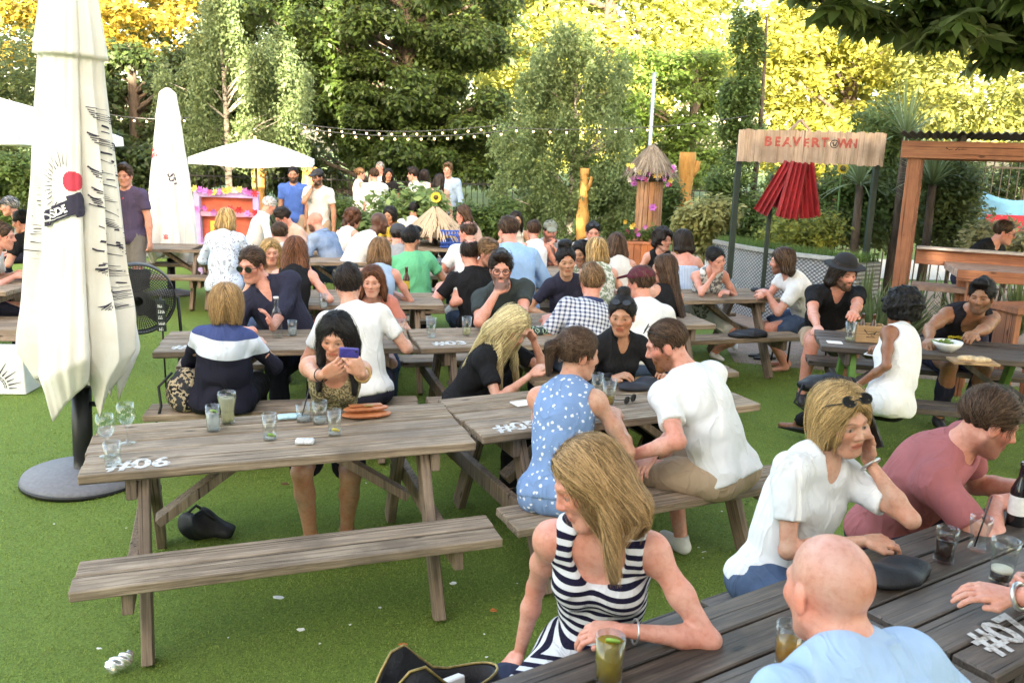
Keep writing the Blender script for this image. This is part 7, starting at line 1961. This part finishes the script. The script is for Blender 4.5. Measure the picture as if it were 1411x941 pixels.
person('man in a dusty pink t-shirt hunched over the right foreground table, dark hair, short beard', A(1362, 583, 1.12), 228, s=1.04, b=1.05, skin='pink', hair='short', hc='brown', beard=('dark', .55), hy=262, hp=22, P=(1.66, 3.46, .555), top=('tee', CPK, {'hem': -.18}), bottom=('trousers', CN), rh=AW(1372, 690, .80), lh=AW(1425, 672, .82), rdir=(-.5, .8, .1), relb=(.9, .1, -.3), group=GT)
person('bald man from behind in a pale blue t-shirt at the bottom edge', A(1142, 815, 1.21), 28, s=1.0, b=1.12, skin='pink', hair='bald', hc='grey', hy=16, hp=10, nl=.108, P=(.80, 1.33, .545), top=('tee', CLB, {}), bottom=('trousers', CDN), rh=('L', .28, .36, .80), lh=('L', -.22, .34, .80), group=GT)
p = person('person with a silver wrist watch reaching to the stout glass from the right edge', (1.90, 2.12, 1.30), 45, s=1.04, skin='pink', hair='short', hc='brown', hp=10, P=(2.02, 1.98, .60), top=('tee', CN), bottom=('trousers', CDN), lh=AW(1345, 822, .79), rh=AW(1420, 806, .80), ldir=(-.6, .8, .05), ln=(.1, .2, -1), lcurl=(15, 25), rdir=(-.9, .5, .1), rn=(-.4, -.8, 0), rcurl=(30, 40), group=GT)
E_, W_a = p['arms'][-1][1:]; q = W_a * .93 + E_ * .07 - p['O']; d = nrm(W_a - E_); s1 = nrm(np.cross(d, (0, 0, 1))); s2 = np.cross(s1, d)
MB().tube([q + .036 * (s1 * cos(a) + s2 * sin(a)) for a in np.linspace(0, 2 * pi, 17)], .008, 6, False).build('wrist_watch', plain('watch_silver', (.6, .6, .6), .3, metal=.9), p['root'])
# ---- right hand tables
person('bearded man in black felt hat and black t-shirt beside the bottle crate', A(1163, 378, 1.15), 176, s=1.05, b=1.12, skin='pink', hair='shag', hlen=.03, hc='dark', beard=('brown', .9), hy=196, hp=10, top=('tee', CK, {'neck': 'v'}), bottom=('shorts', CKH), hat=('fedora', (.015, .014, .016), 'black'), rh=AW(1128, 470, .68), lh=AW(1170, 468, .80), rf=('W', *at(1105, 540, .1)), group=GT)
person('woman from behind in a sleeveless white top and black leggings, short afro hair', A(1242, 428, 1.10), 34, s=1.0, sex='f', skin='brown', hair='afro', hc='black', hy=25, hp=6, P=(2.52, 5.52, .53), top=('tank', CW, {'hem': -.24, 'loose': .018}), bottom=('leggings', CK), shoes='black', lh=('L', -.16, .14, .62), rh=('L', .34, .26, .80), lf=('W', *at(1085, 585, .10)), rf=('W', *at(1110, 575, .09)), relb=(1, -.3, -.3), group=GT)
p = person('man in a black vest with yellow and red print, looking aside over his food', A(1352, 410, 1.09), 182, s=1.05, b=1.08, skin='brown2', hair='quiff', hc='black', beard=('black', .6), hy=140, hp=4, top=('tank', TAT, {'neck': 'scoop'}), bottom=('trousers', CN), rh=AW(1280, 468, .80), lh=AW(1305, 492, .80), relb=(.8, .2, -.3), lelb=(-.8, .3, -.5), group=GT)
for k in range(9):
    rr = random.Random(k); q = p['C'] + p['Ft'] * .128 * 1.05 + p['Rr'] * (-.10 + .025 * k) + p['u'] * (-.03 + rr.uniform(-.018, .012)) - p['O']
    MB().box(q, (.03, .010, .035), np.stack([p['Rr'], p['Ft'], p['u']], 1) @ head_M(0, 0, rr.uniform(-30, 30)), bev=.003).build('vest_print', plain('print_yellow', (.60, .50, .05), .8) if k > 2 else plain('print_red', (.60, .05, .08), .8), p['root'])
person('long haired bearded man in white t-shirt sitting sideways with folded arms at the table end', A(1077, 361, 1.12), 92, s=1.0, skin='pink', hair='shag', hlen=.04, hc='brown', beard=('brown', .8), hy=80, hp=4, P=(2.95, 8.50, .555), top=('tee', CW), bottom=('shorts', CDN), shoes=None, rh=AW(1048, 405, .81), lh=AW(1056, 402, .82), rdir=(-.7, .3, 0), ldir=(.7, .3, 0), rf=('L', .10, .12, .085), lf=('L', -.08, .2, .085), group=GT)
person('woman with cropped black hair and patterned vest, cheek resting on her hand', A(987, 358, 1.11), 186, s=.97, sex='f', b=1.0, skin='pink', hair='short', hc='black', hy=205, hp=10, hr=14, top=('tank', PRT, {'neck': 'v'}), bottom=('skirt', CW), shoes='white', rh=('H', .06, .045, -.13), rdir=(-.1, .1, 1), rn=(-.8, -.3, 0), rcurl=(40, 60), relb=(.7, .3, -.8), lh=AW(1005, 402, .80), ldir=(.9, .3, 0), lf=('W', *at(985, 484, .085)), rf=('W', *at(1012, 470, .13)), group=GT)
person('woman in black camisole with long straight brown hair, seen in profile', A(914, 371, 1.13), 28, s=.98, sex='f', skin='fair', hair='long', hc='brown', hlen=.34, hy=74, hp=3, P=(1.28, 7.24, .545), top=('strap', CK, {'neck': 'scoop'}), bottom=('skirt', DFL), rh=('L', .22, .36, .80), lh=('L', -.1, .38, .80), group=GT)
person('man in a burgundy baseball cap and white t-shirt seen from behind', A(882, 391, 1.12), 14, s=1.03, b=1.08, skin='pink', hair='short', hc='brown', hy=48, hp=5, P=(1.0, 6.42, .545), top=('tee', CW), bottom=('trousers', CDN), hat=('cap', (.10, .012, .028), 'burgundy'), rh=('L', .24, .36, .80), lh=('L', -.2, .36, .80), group=GT)
person('man in a navy and white checked shirt with fair tousled hair, from behind', A(815, 390, 1.12), 14, s=1.03, b=1.05, skin='pink', hair='quiff', hc='light', hy=12, hp=4, P=(.54, 6.28, .545), top=('tee', CHK, {'collar': 1, 'sleeve': .8}), bottom=('trousers', CDN), rh=('L', .24, .36, .80), lh=('L', -.2, .36, .80), group=GT)
person('woman in a dark navy t-shirt with big black top knot facing the camera', A(780, 361, 1.18), 190, s=.98, sex='f', skin='olive', hair='tied+topbig', hc='black', hy=188, hp=5, hr=5, P=(.50, 7.58, .545), top=('tee', CN, {}), bottom=('trousers', CN), rh=('L', .17, .20, .68), lh=('L', -.16, .36, .80), group=GT)
person('bearded man in glasses and dark green t-shirt holding his hand to his mouth', A(690, 371, 1.20), 196, s=1.03, b=1.08, skin='pink', hair='quiff', hc='dark', beard=('dark', .85), hy=184, hp=8, P=(-.03, 6.86, .545), top=('tee', CG), bottom=('trousers', CN), eyewear=('clear',), rh=('H', .035, .125, -.15), rdir=(-.5, -.1, .8), rn=(-.5, -.8, -.3), rcurl=(50, 60), relb=(.6, .4, -.9), lh=AW(712, 455, .80), ldir=(.9, .2, 0), group=GT)
# ---- middle rows
person('man from behind in a black t-shirt with thinning hair', A(647, 350, 1.15), 12, b=1.05, skin='pink', hair='short+bald', hc='dark', hy=8, P=(-.32, 7.86, .545), top=('tee', CK, {'hem': -.2}), bottom=('trousers', CN), lh=('L', -.34, .28, .80), group=GT)
person('curly fair haired smiling man behind the man in the black t-shirt', A(673, 350, 1.16), 222, skin='pink', hair='messy', hc='light', beard=('light', .4), hy=230, hp=8, top=('tee', CW2), bottom=('trousers', CDN), group=GT)
person('heavy man in light blue shirt leaning sideways, seen from behind', A(700, 319, 1.31), 14, seat=.5, b=1.15, s=1.15, skin='pink', hair='short', hc='brown', hy=30, hp=12, top=('long', CSK, {'sleeve': 1.4, 'hem': -.2}), bottom=('trousers', CDL), group=GT)
person('bearded man in a patterned cap and pale grey t-shirt with hands at his chin', A(758, 319, 1.15), 192, b=1.05, skin='pink', hair='short', hc='dark', beard=('dark', .8), hy=186, hp=8, top=('tee', CMF), bottom=('trousers', CDN), hat=('cap', (.20, .21, .16), 'pattern'), rh=('H', .03, .13, -.15), rdir=(-.5, -.1, .8), rcurl=(50, 60), lh=('H', -.05, .14, -.19), ldir=(.5, -.1, .7), lcurl=(50, 60), group=GT)
person('woman with long dark hair looking over from the far table', A(711, 304, 1.16), 185, s=.95, sex='f', skin='olive', hair='long', hc='dark', hlen=.22, hy=195, hp=3, top=('tank', CW2), bottom=('trousers', CDN), group=GT)
person('person with short brown hair and white straps seen from behind, right of the leaning man', A(735, 318, 1.16), 10, s=.98, sex='f', skin='pink', hair='short', hc='brown', hy=15, top=('strap', CW), bottom=('trousers', CDN), group=GT)
person('man in a bright green t-shirt with black hair, from behind', A(567, 331, 1.16), 12, b=1.05, skin='tan', hair='quiff', hc='black', beard=('black', .7), hy=-38, hp=6, top=('tee', CGR, {'hem': -.2}), bottom=('trousers', CN), rh=('L', .30, .32, .80), P=(-1.02, 8.86, .545), group=GT)
person('smiling dark skinned man with shaved head in a white t-shirt, in profile', A(523, 308, 1.19), -62, b=1.12, s=1.08, skin='dark', hair='shaved', hc='black', hy=-58, hp=6, top=('tee', CW), bottom=('trousers', CDN), group=GT)
person('woman from behind in a pale blue vest with straight light brown hair', A(523, 347, 1.18), 8, s=.95, sex='f', skin='pink', hair='long', hc='light', hlen=.07, hy=4, P=(-1.18, 7.36, .545), top=('tank', CLB, {'hem': -.2}), bottom=('trousers', CDN), group=GT)
person('woman from behind in black with very long straight red brown hair', A(407, 347, 1.19), 6, s=1.0, sex='f', skin='pink', hair='long', hc='auburn', hlen=.36, hy=10, P=(-1.86, 7.06, .545), top=('tank', CK, {'hem': -.1}), bottom=('skirt', CRD), rh=('L', .26, .3, .80), group=GT)
person('bald bearded man in a short sleeved denim shirt, in profile facing left', A(434, 306, 1.16), 62, skin='pink', hair='bald', hc='dark', beard=('dark', .85), hy=74, hp=8, top=('tee', CDL, {'collar': 1, 'sleeve': .8}), bottom=('trousers', CDN), group=GT)
person('white haired older man in a pale shirt bowing his head', A(371, 284, 1.20), -70, skin='pink', hair='short', hc='white', hy=-62, hp=26, top=('long', CW, {'collar': 1}), bottom=('trousers', CGY), group=GT)
person('dark haired man with bowed head behind the bald denim shirt man', A(390, 300, 1.15), 140, skin='pink', hair='messy', hc='dark', hy=120, hp=32, top=('tee', CPE), bottom=('trousers', CDN), group=GT)
person('man with brown hair seen from behind, above the red brown long hair', A(386, 323, 1.14), 16, skin='pink', hair='short', hc='brown', hy=5, top=('tee', CLG), bottom=('trousers', CDN), group=GT)
person('blond young woman glancing out behind the man in sunglasses', A(373, 348, 1.13), 184, s=.92, sex='f', skin='fair', hair='long', hc='blonde', hlen=.2, hy=205, top=('tank', CPE), bottom=('trousers', CDN), group=GT)
person('woman from behind in pale blue printed blouse and jeans, blond hair', A(313, 303, 1.24), 4, s=1.0, sex='f', b=1.1, skin='fair', hair='long', hc='blonde', hlen=.06, hy=355, P=(-3.28, 9.60, .545), top=('long', LBF, {'hem': -.22, 'loose': .02}), bottom=('trousers', CDL), group=GT)
person('man from behind in a white t-shirt at the table with the blue crate', A(571, 290, 1.17), -14, s=1.0, skin='pink', hair='short', hc='black', hy=-5, top=('tee', CW), bottom=('trousers', CDN), group=GT)
person('woman in peach with long brown hair holding her head beside the blue crate', A(638, 295, 1.17), 78, s=.98, sex='f', skin='pink', hair='long', hc='brown', hlen=.12, hy=95, hp=14, top=('tank', CPE), bottom=('trousers', CDN), lh=('H', -.05, .07, -.12), ldir=(.1, .1, 1), lcurl=(30, 40), group=GT)
person('balding man in white t-shirt behind the thinning black t-shirt man', A(644, 321, 1.19), 14, b=1.1, skin='pink', hair='short+bald', hc='brown', hy=60, hp=4, top=('tee', CW), bottom=('trousers', CDN), group=GT)
person('person in a grey knitted hat seen from behind, left of the green t-shirt', A(549, 325, 1.14), 0, s=.98, skin='pink', hair='short', hc='dark', hy=-10, top=('tee', CGY), bottom=('trousers', CDN), hat=('beanie', (.045, .05, .06), 'grey'), group=GT)
person('woman in white with curly red brown hair leaning forward, at the far left table', A(487, 302, 1.16), -34, s=.98, sex='f', b=1.05, skin='pink', hair='curly', hc='auburn', hy=-48, hp=12, top=('tank', CW2), bottom=('trousers', CW2), group=GT)
person('dark haired woman in yellow behind the smiling man with shaved head', A(537, 297, 1.14), 150, s=.95, sex='f', skin='tan', hair='bob', hc='black', hy=160, hp=10, top=('tee', CYE), bottom=('trousers', CDN), group=GT)
person('man with sunglasses on his head behind the wavy blonde woman', A(817, 321, 1.17), 184, skin='pink', hair='short', hc='black', hy=182, hp=8, top=('tee', CW), bottom=('trousers', CDN), eyewear=('suntop',), group=GT)
person('woman from behind with wavy blond hair in a flowered top', A(821, 347, 1.16), 12, s=.98, sex='f', skin='fair', hair='shag', hc='blonde', hlen=.06, hy=18, top=('tank', GFL, {'hem': -.2}), bottom=('trousers', CDN), group=GT)
person('woman from behind in a cream top with long straight brown hair', A(849, 338, 1.16), 10, s=.98, sex='f', skin='fair', hair='long', hc='brown', hlen=.16, hy=8, top=('strap', CW2, {'hem': -.2}), bottom=('trousers', CDN), group=GT)
person('dark haired woman half hidden between the top knot woman and the wavy blonde', A(801, 349, 1.13), 170, s=.93, sex='f', skin='olive', hair='bob', hc='black', hy=150, hp=14, top=('tee', GFL), bottom=('trousers', CDN), group=GT)
person('woman with long dark curls looking right, beside the orange planter box', A(914, 331, 1.17), 170, s=.96, sex='f', skin='fair', hair='curly+side', hc='dark', hy=215, hp=4, top=('tank', CK), bottom=('trousers', CDN), group=GT)
person('woman from behind with dark bob and bare shoulders in a blue striped strapless top', A(940, 334, 1.18), 8, s=.98, sex='f', b=1.05, skin='pink', hair='shag', hc='dark', hlen=.02, hy=20, top=('strapless', PIN, {'hem': -.2}), bottom=('skirt', PIN), rh=('L', .24, .30, .80), group=GT)
person('grey haired man in glasses and black t-shirt leaning on the pavilion table', A(1384, 321, 1.40), 215, seat=.78, s=1.0, skin='pink', hair='short', hc='brown', hy=238, hp=10, P=(5.02, 9.42, .88), top=('tee', CK), bottom=('trousers', CN), eyewear=('clear',), rh=AW(1345, 352, 1.06), lh=AW(1390, 352, 1.06), rdir=(-.9, .3, 0), ldir=(.9, .3, 0), group=GT)
# ---- left edge
person('dark haired man in profile at the left edge, drinking', A(4, 326, 1.17), -66, skin='pink', hair='short', hc='brown', hy=-78, hp=8, top=('tee', CW), bottom=('trousers', CN), group=GT)
person('person in a white t-shirt partly hidden behind the tall folded parasol', A(66, 322, 1.17), 52, s=1.0, sex='f', b=1.05, skin='pink', hair='long', hc='brown', hlen=.15, hy=50, top=('tee', CW, {'hem': -.2}), bottom=('trousers', CN), lh=('L', -.12, .36, .62), group=GT)
person('person in a black top behind the left edge drinkers', A(30, 306, 1.16), 70, skin='pink', hair='short', hc='black', hy=90, hp=10, top=('tee', CK), bottom=('trousers', CN), group=GT)
person('man in a grey cap at the far left under the large white parasol', A(13, 285, 1.18), 120, skin='pink', hair='short', hc='grey', hy=110, top=('tee', CGY), bottom=('trousers', CN), hat=('cap', (.16, .17, .19), 'grey'), group=GT)
# ---- standing
p = person('man standing in a purple grey t-shirt and grey shorts behind the folded parasols', A(172, 243, 1.67), 178, seat=None, s=1.02, b=1.12, skin='pink', hair='quiff', hc='brown', hy=184, hp=4, top=('tee', CPU, {'hem': -.1}), bottom=('shorts', CSO), shoes='dark', group=GS)
q = p['C'] + p['Ft'] * .135 + p['u'] * .05 - p['O']; MB().box(q, (.07, .012, .07), np.stack([p['Rr'], p['Ft'], p['u']], 1) @ head_M(0, 0, 45), bev=.005).build('chest_print', plain('print_red', (.60, .05, .08), .8), p['root'])
person('bearded man standing in a bright blue t-shirt and pale shorts', A(404, 241, 1.63), 182, seat=None, b=1.02, skin='tan', hair='crop', hc='black', beard=('black', .9), hy=190, top=('tee', CBL, {'hem': -.1}), bottom=('shorts', CKH), shoes='white', rh=('L', .20, .05, .85), lh=('L', -.20, .05, .85), group=GS)
person('bearded man standing in a dark cap and white t-shirt with a hand at his mouth', A(437, 245, 1.62), 172, seat=None, b=1.02, skin='tan', hair='short', hc='black', beard=('black', .85), hy=160, top=('tee', CW2, {'hem': -.12}), bottom=('shorts', CKH), shoes='white', hat=('cap', (.03, .03, .035), 'dark'), rh=('H', .03, .11, -.15), rdir=(-.4, 0, .9), rcurl=(40, 50), relb=(.6, .2, -.9), group=GS)
for px, py, z, yaw, hy, sx, sk, hr_, hc_, tp, bt, lab in (
    (497, 240, 1.56, -60, -70, 'f', 'pink', 'tied', 'light', ('tank', CW), ('trousers', CK), 'bare shouldered woman in a white top and black trousers in the standing group'),
    (515, 242, 1.58, 15, 40, 'm', 'pink', 'short', 'brown', ('long', CW), ('trousers', CKH), 'man from behind in a white shirt and khaki trousers in the standing group'),
    (523, 232, 1.68, 170, 150, 'm', 'pink', 'crop', 'grey', ('long', CW), ('trousers', CKH), 'tall grey haired man behind the white shirted man in the standing group'),
    (535, 241, 1.58, 170, 200, 'f', 'tan', 'long', 'black', ('tee', CK), ('trousers', CK), 'dark haired woman behind the large leafy plant in the standing group'),
    (569, 241, 1.60, 110, 80, 'm', 'fair', 'quiff', 'dark', ('long', CW), ('trousers', CN), 'man in a white shirt facing left in the standing group'),
    (585, 243, 1.57, 10, 350, 'f', 'pink', 'bob', 'dark', ('tank', CW), ('trousers', CN), 'woman from behind in a white vest in the standing group'),
    (606, 250, 1.55, 30, 320, 'f', 'pink', 'long', 'dark', ('long', CPE), ('trousers', CK), 'woman with long dark hair in a dusty pink blouse in the standing group'),
    (617, 235, 1.72, 178, 170, 'm', 'fair', 'quiff', 'light', ('long', CLB), ('trousers', CN), 'tall man in a light blue shirt at the right end of the standing group')):
    person(lab, A(px, py, z), yaw, seat=None, s=.96 if sx == 'f' else 1.02, sex=sx, skin=sk, hair=hr_, hc=hc_, hy=hy, top=(*tp, {'hem': -.1}), bottom=bt, hlen=.18, group=GS)
DBG = [(l_[:40], round(float(np.linalg.norm(h_ - p_)), 2), [round(float(x_), 2) for x_ in h_], [round(float(x_), 2) for x_ in p_]) for l_, h_, p_, y_ in PEOPLE]
# ------------------------------------------------------------------ unseen blocks added behind the photographer, shaped to shade the garden
SUN_EL, SUN_AZ = 16.0, 0.0
HB = plain('blocker_pale', (.62, .58, .52), .9, .08, 2)  # pale, so the added blocks bounce skylight onto the faces
rowy = -20.0; k_ = math.tan(R_(SUN_EL))
def shade_top_for(z, y): return z + (y - rowy - 4) * k_
slots = [(atY(355, 250, 18.2)[0], .42, 18.2, .75), (atY(424, 250, 18.4)[0], .40, 18.4, .75), (atY(806, 270, 14.9)[0], .30, 14.9, .8), (atY(948, 260, 16.2)[0], .55, 16.2, .6), (atY(1262, 300, 8.5)[0] + .08, .22, 8.5, 1.05), (atY(1115, 210, 11.0)[0], .9, 11.0, 1.92)]  # gaps shaped to let sun reach the trunks, pavilion post and sign
slots.sort()
def base_h(x): return shade_top_for(2.6, 27) if x < -9.0 else shade_top_for(6.3, 22) if x < .6 else shade_top_for(4.6, 23)
edges = sorted(set([-20., -9.0, .6, 16.] + [s[0] - s[1] / 2 for s in slots] + [s[0] + s[1] / 2 for s in slots]))
hi = 0
for a, b in zip(edges[:-1], edges[1:]):
    mid = (a + b) / 2; h = base_h(mid); sl = [s for s in slots if abs(s[0] - mid) < s[1] / 2]
    if sl: h = min(h, shade_top_for(sl[0][3], sl[0][2]))
    rt = empty('sun_blocker', (mid, rowy, 0), 0, 'unseen added house behind the photographer shading the garden', 'blocker', 'row of blockers added behind the photographer')  # invented sun mask, out of view, not a real building
    MB().box((0, 0, h / 2 - .3), (b - a - .004, 8, h - .6)).build('blocker_body', HB, rt)
    MB().box((0, 0, h - .15), (b - a - .004, 8.0, .3)).build('roof', plain('blocker_top', (.06, .06, .07), .7), rt)

# ------------------------------------------------------------------ light, sky, camera
w = bpy.data.worlds.new('World'); scene.world = w; w.use_nodes = True
nt = w.node_tree; bg = nt.nodes['Background']
sky = nt.nodes.new('ShaderNodeTexSky'); sky.sky_type = 'NISHITA'; sky.sun_disc = False
sky.sun_elevation = R_(SUN_EL); sky.sun_rotation = R_(180 + SUN_AZ); sky.dust_density = 3.5; sky.air_density = 1.0; sky.ozone_density = 1.0
tint = nt.nodes.new('ShaderNodeMix'); tint.data_type = 'RGBA'; tint.blend_type = 'MULTIPLY'; tint.inputs[0].default_value = 1.0; tint.inputs[7].default_value = (1.0, .885, .74, 1)
nt.links.new(sky.outputs[0], tint.inputs[6]); nt.links.new(tint.outputs[2], bg.inputs['Color']); bg.inputs['Strength'].default_value = .15
l = bpy.data.lights.new('sun', 'SUN'); l.energy = 4.2; l.angle = R_(.5); l.color = (1.0, .86, .64)
so = bpy.data.objects.new('sun', l); link(so)
so.rotation_euler = (R_(90 - SUN_EL), 0, R_(SUN_AZ))
c = bpy.data.cameras.new('camera'); co = bpy.data.objects.new('camera', c); link(co)
c.sensor_width = 36; c.lens = 36 * CAM['f'] / CAM['W']; c.clip_end = 600; c.clip_start = .05
fw = V(0, cos(CAM['pitch']), -sin(CAM['pitch'])); up = V(0, sin(CAM['pitch']), cos(CAM['pitch'])); rg = V(1, 0, 0)
cr, sr = cos(CAM['roll']), sin(CAM['roll'])
# image x axis and y axis in world: photo is rotated by roll
ex = rg * cr + up * sr; ey = up * cr - rg * sr
co.matrix_world = Matrix([[ex[0], ey[0], -fw[0], 0], [ex[1], ey[1], -fw[1], 0], [ex[2], ey[2], -fw[2], CAM['h']], [0, 0, 0, 1]])
c.dof.use_dof = True; c.dof.focus_distance = 5.6; c.dof.aperture_fstop = 7.0
scene.camera = co
vs_ = scene.view_settings; vs_.view_transform = 'Standard'; vs_.look = 'None'; vs_.gamma = 1.0; vs_.exposure = 3.72
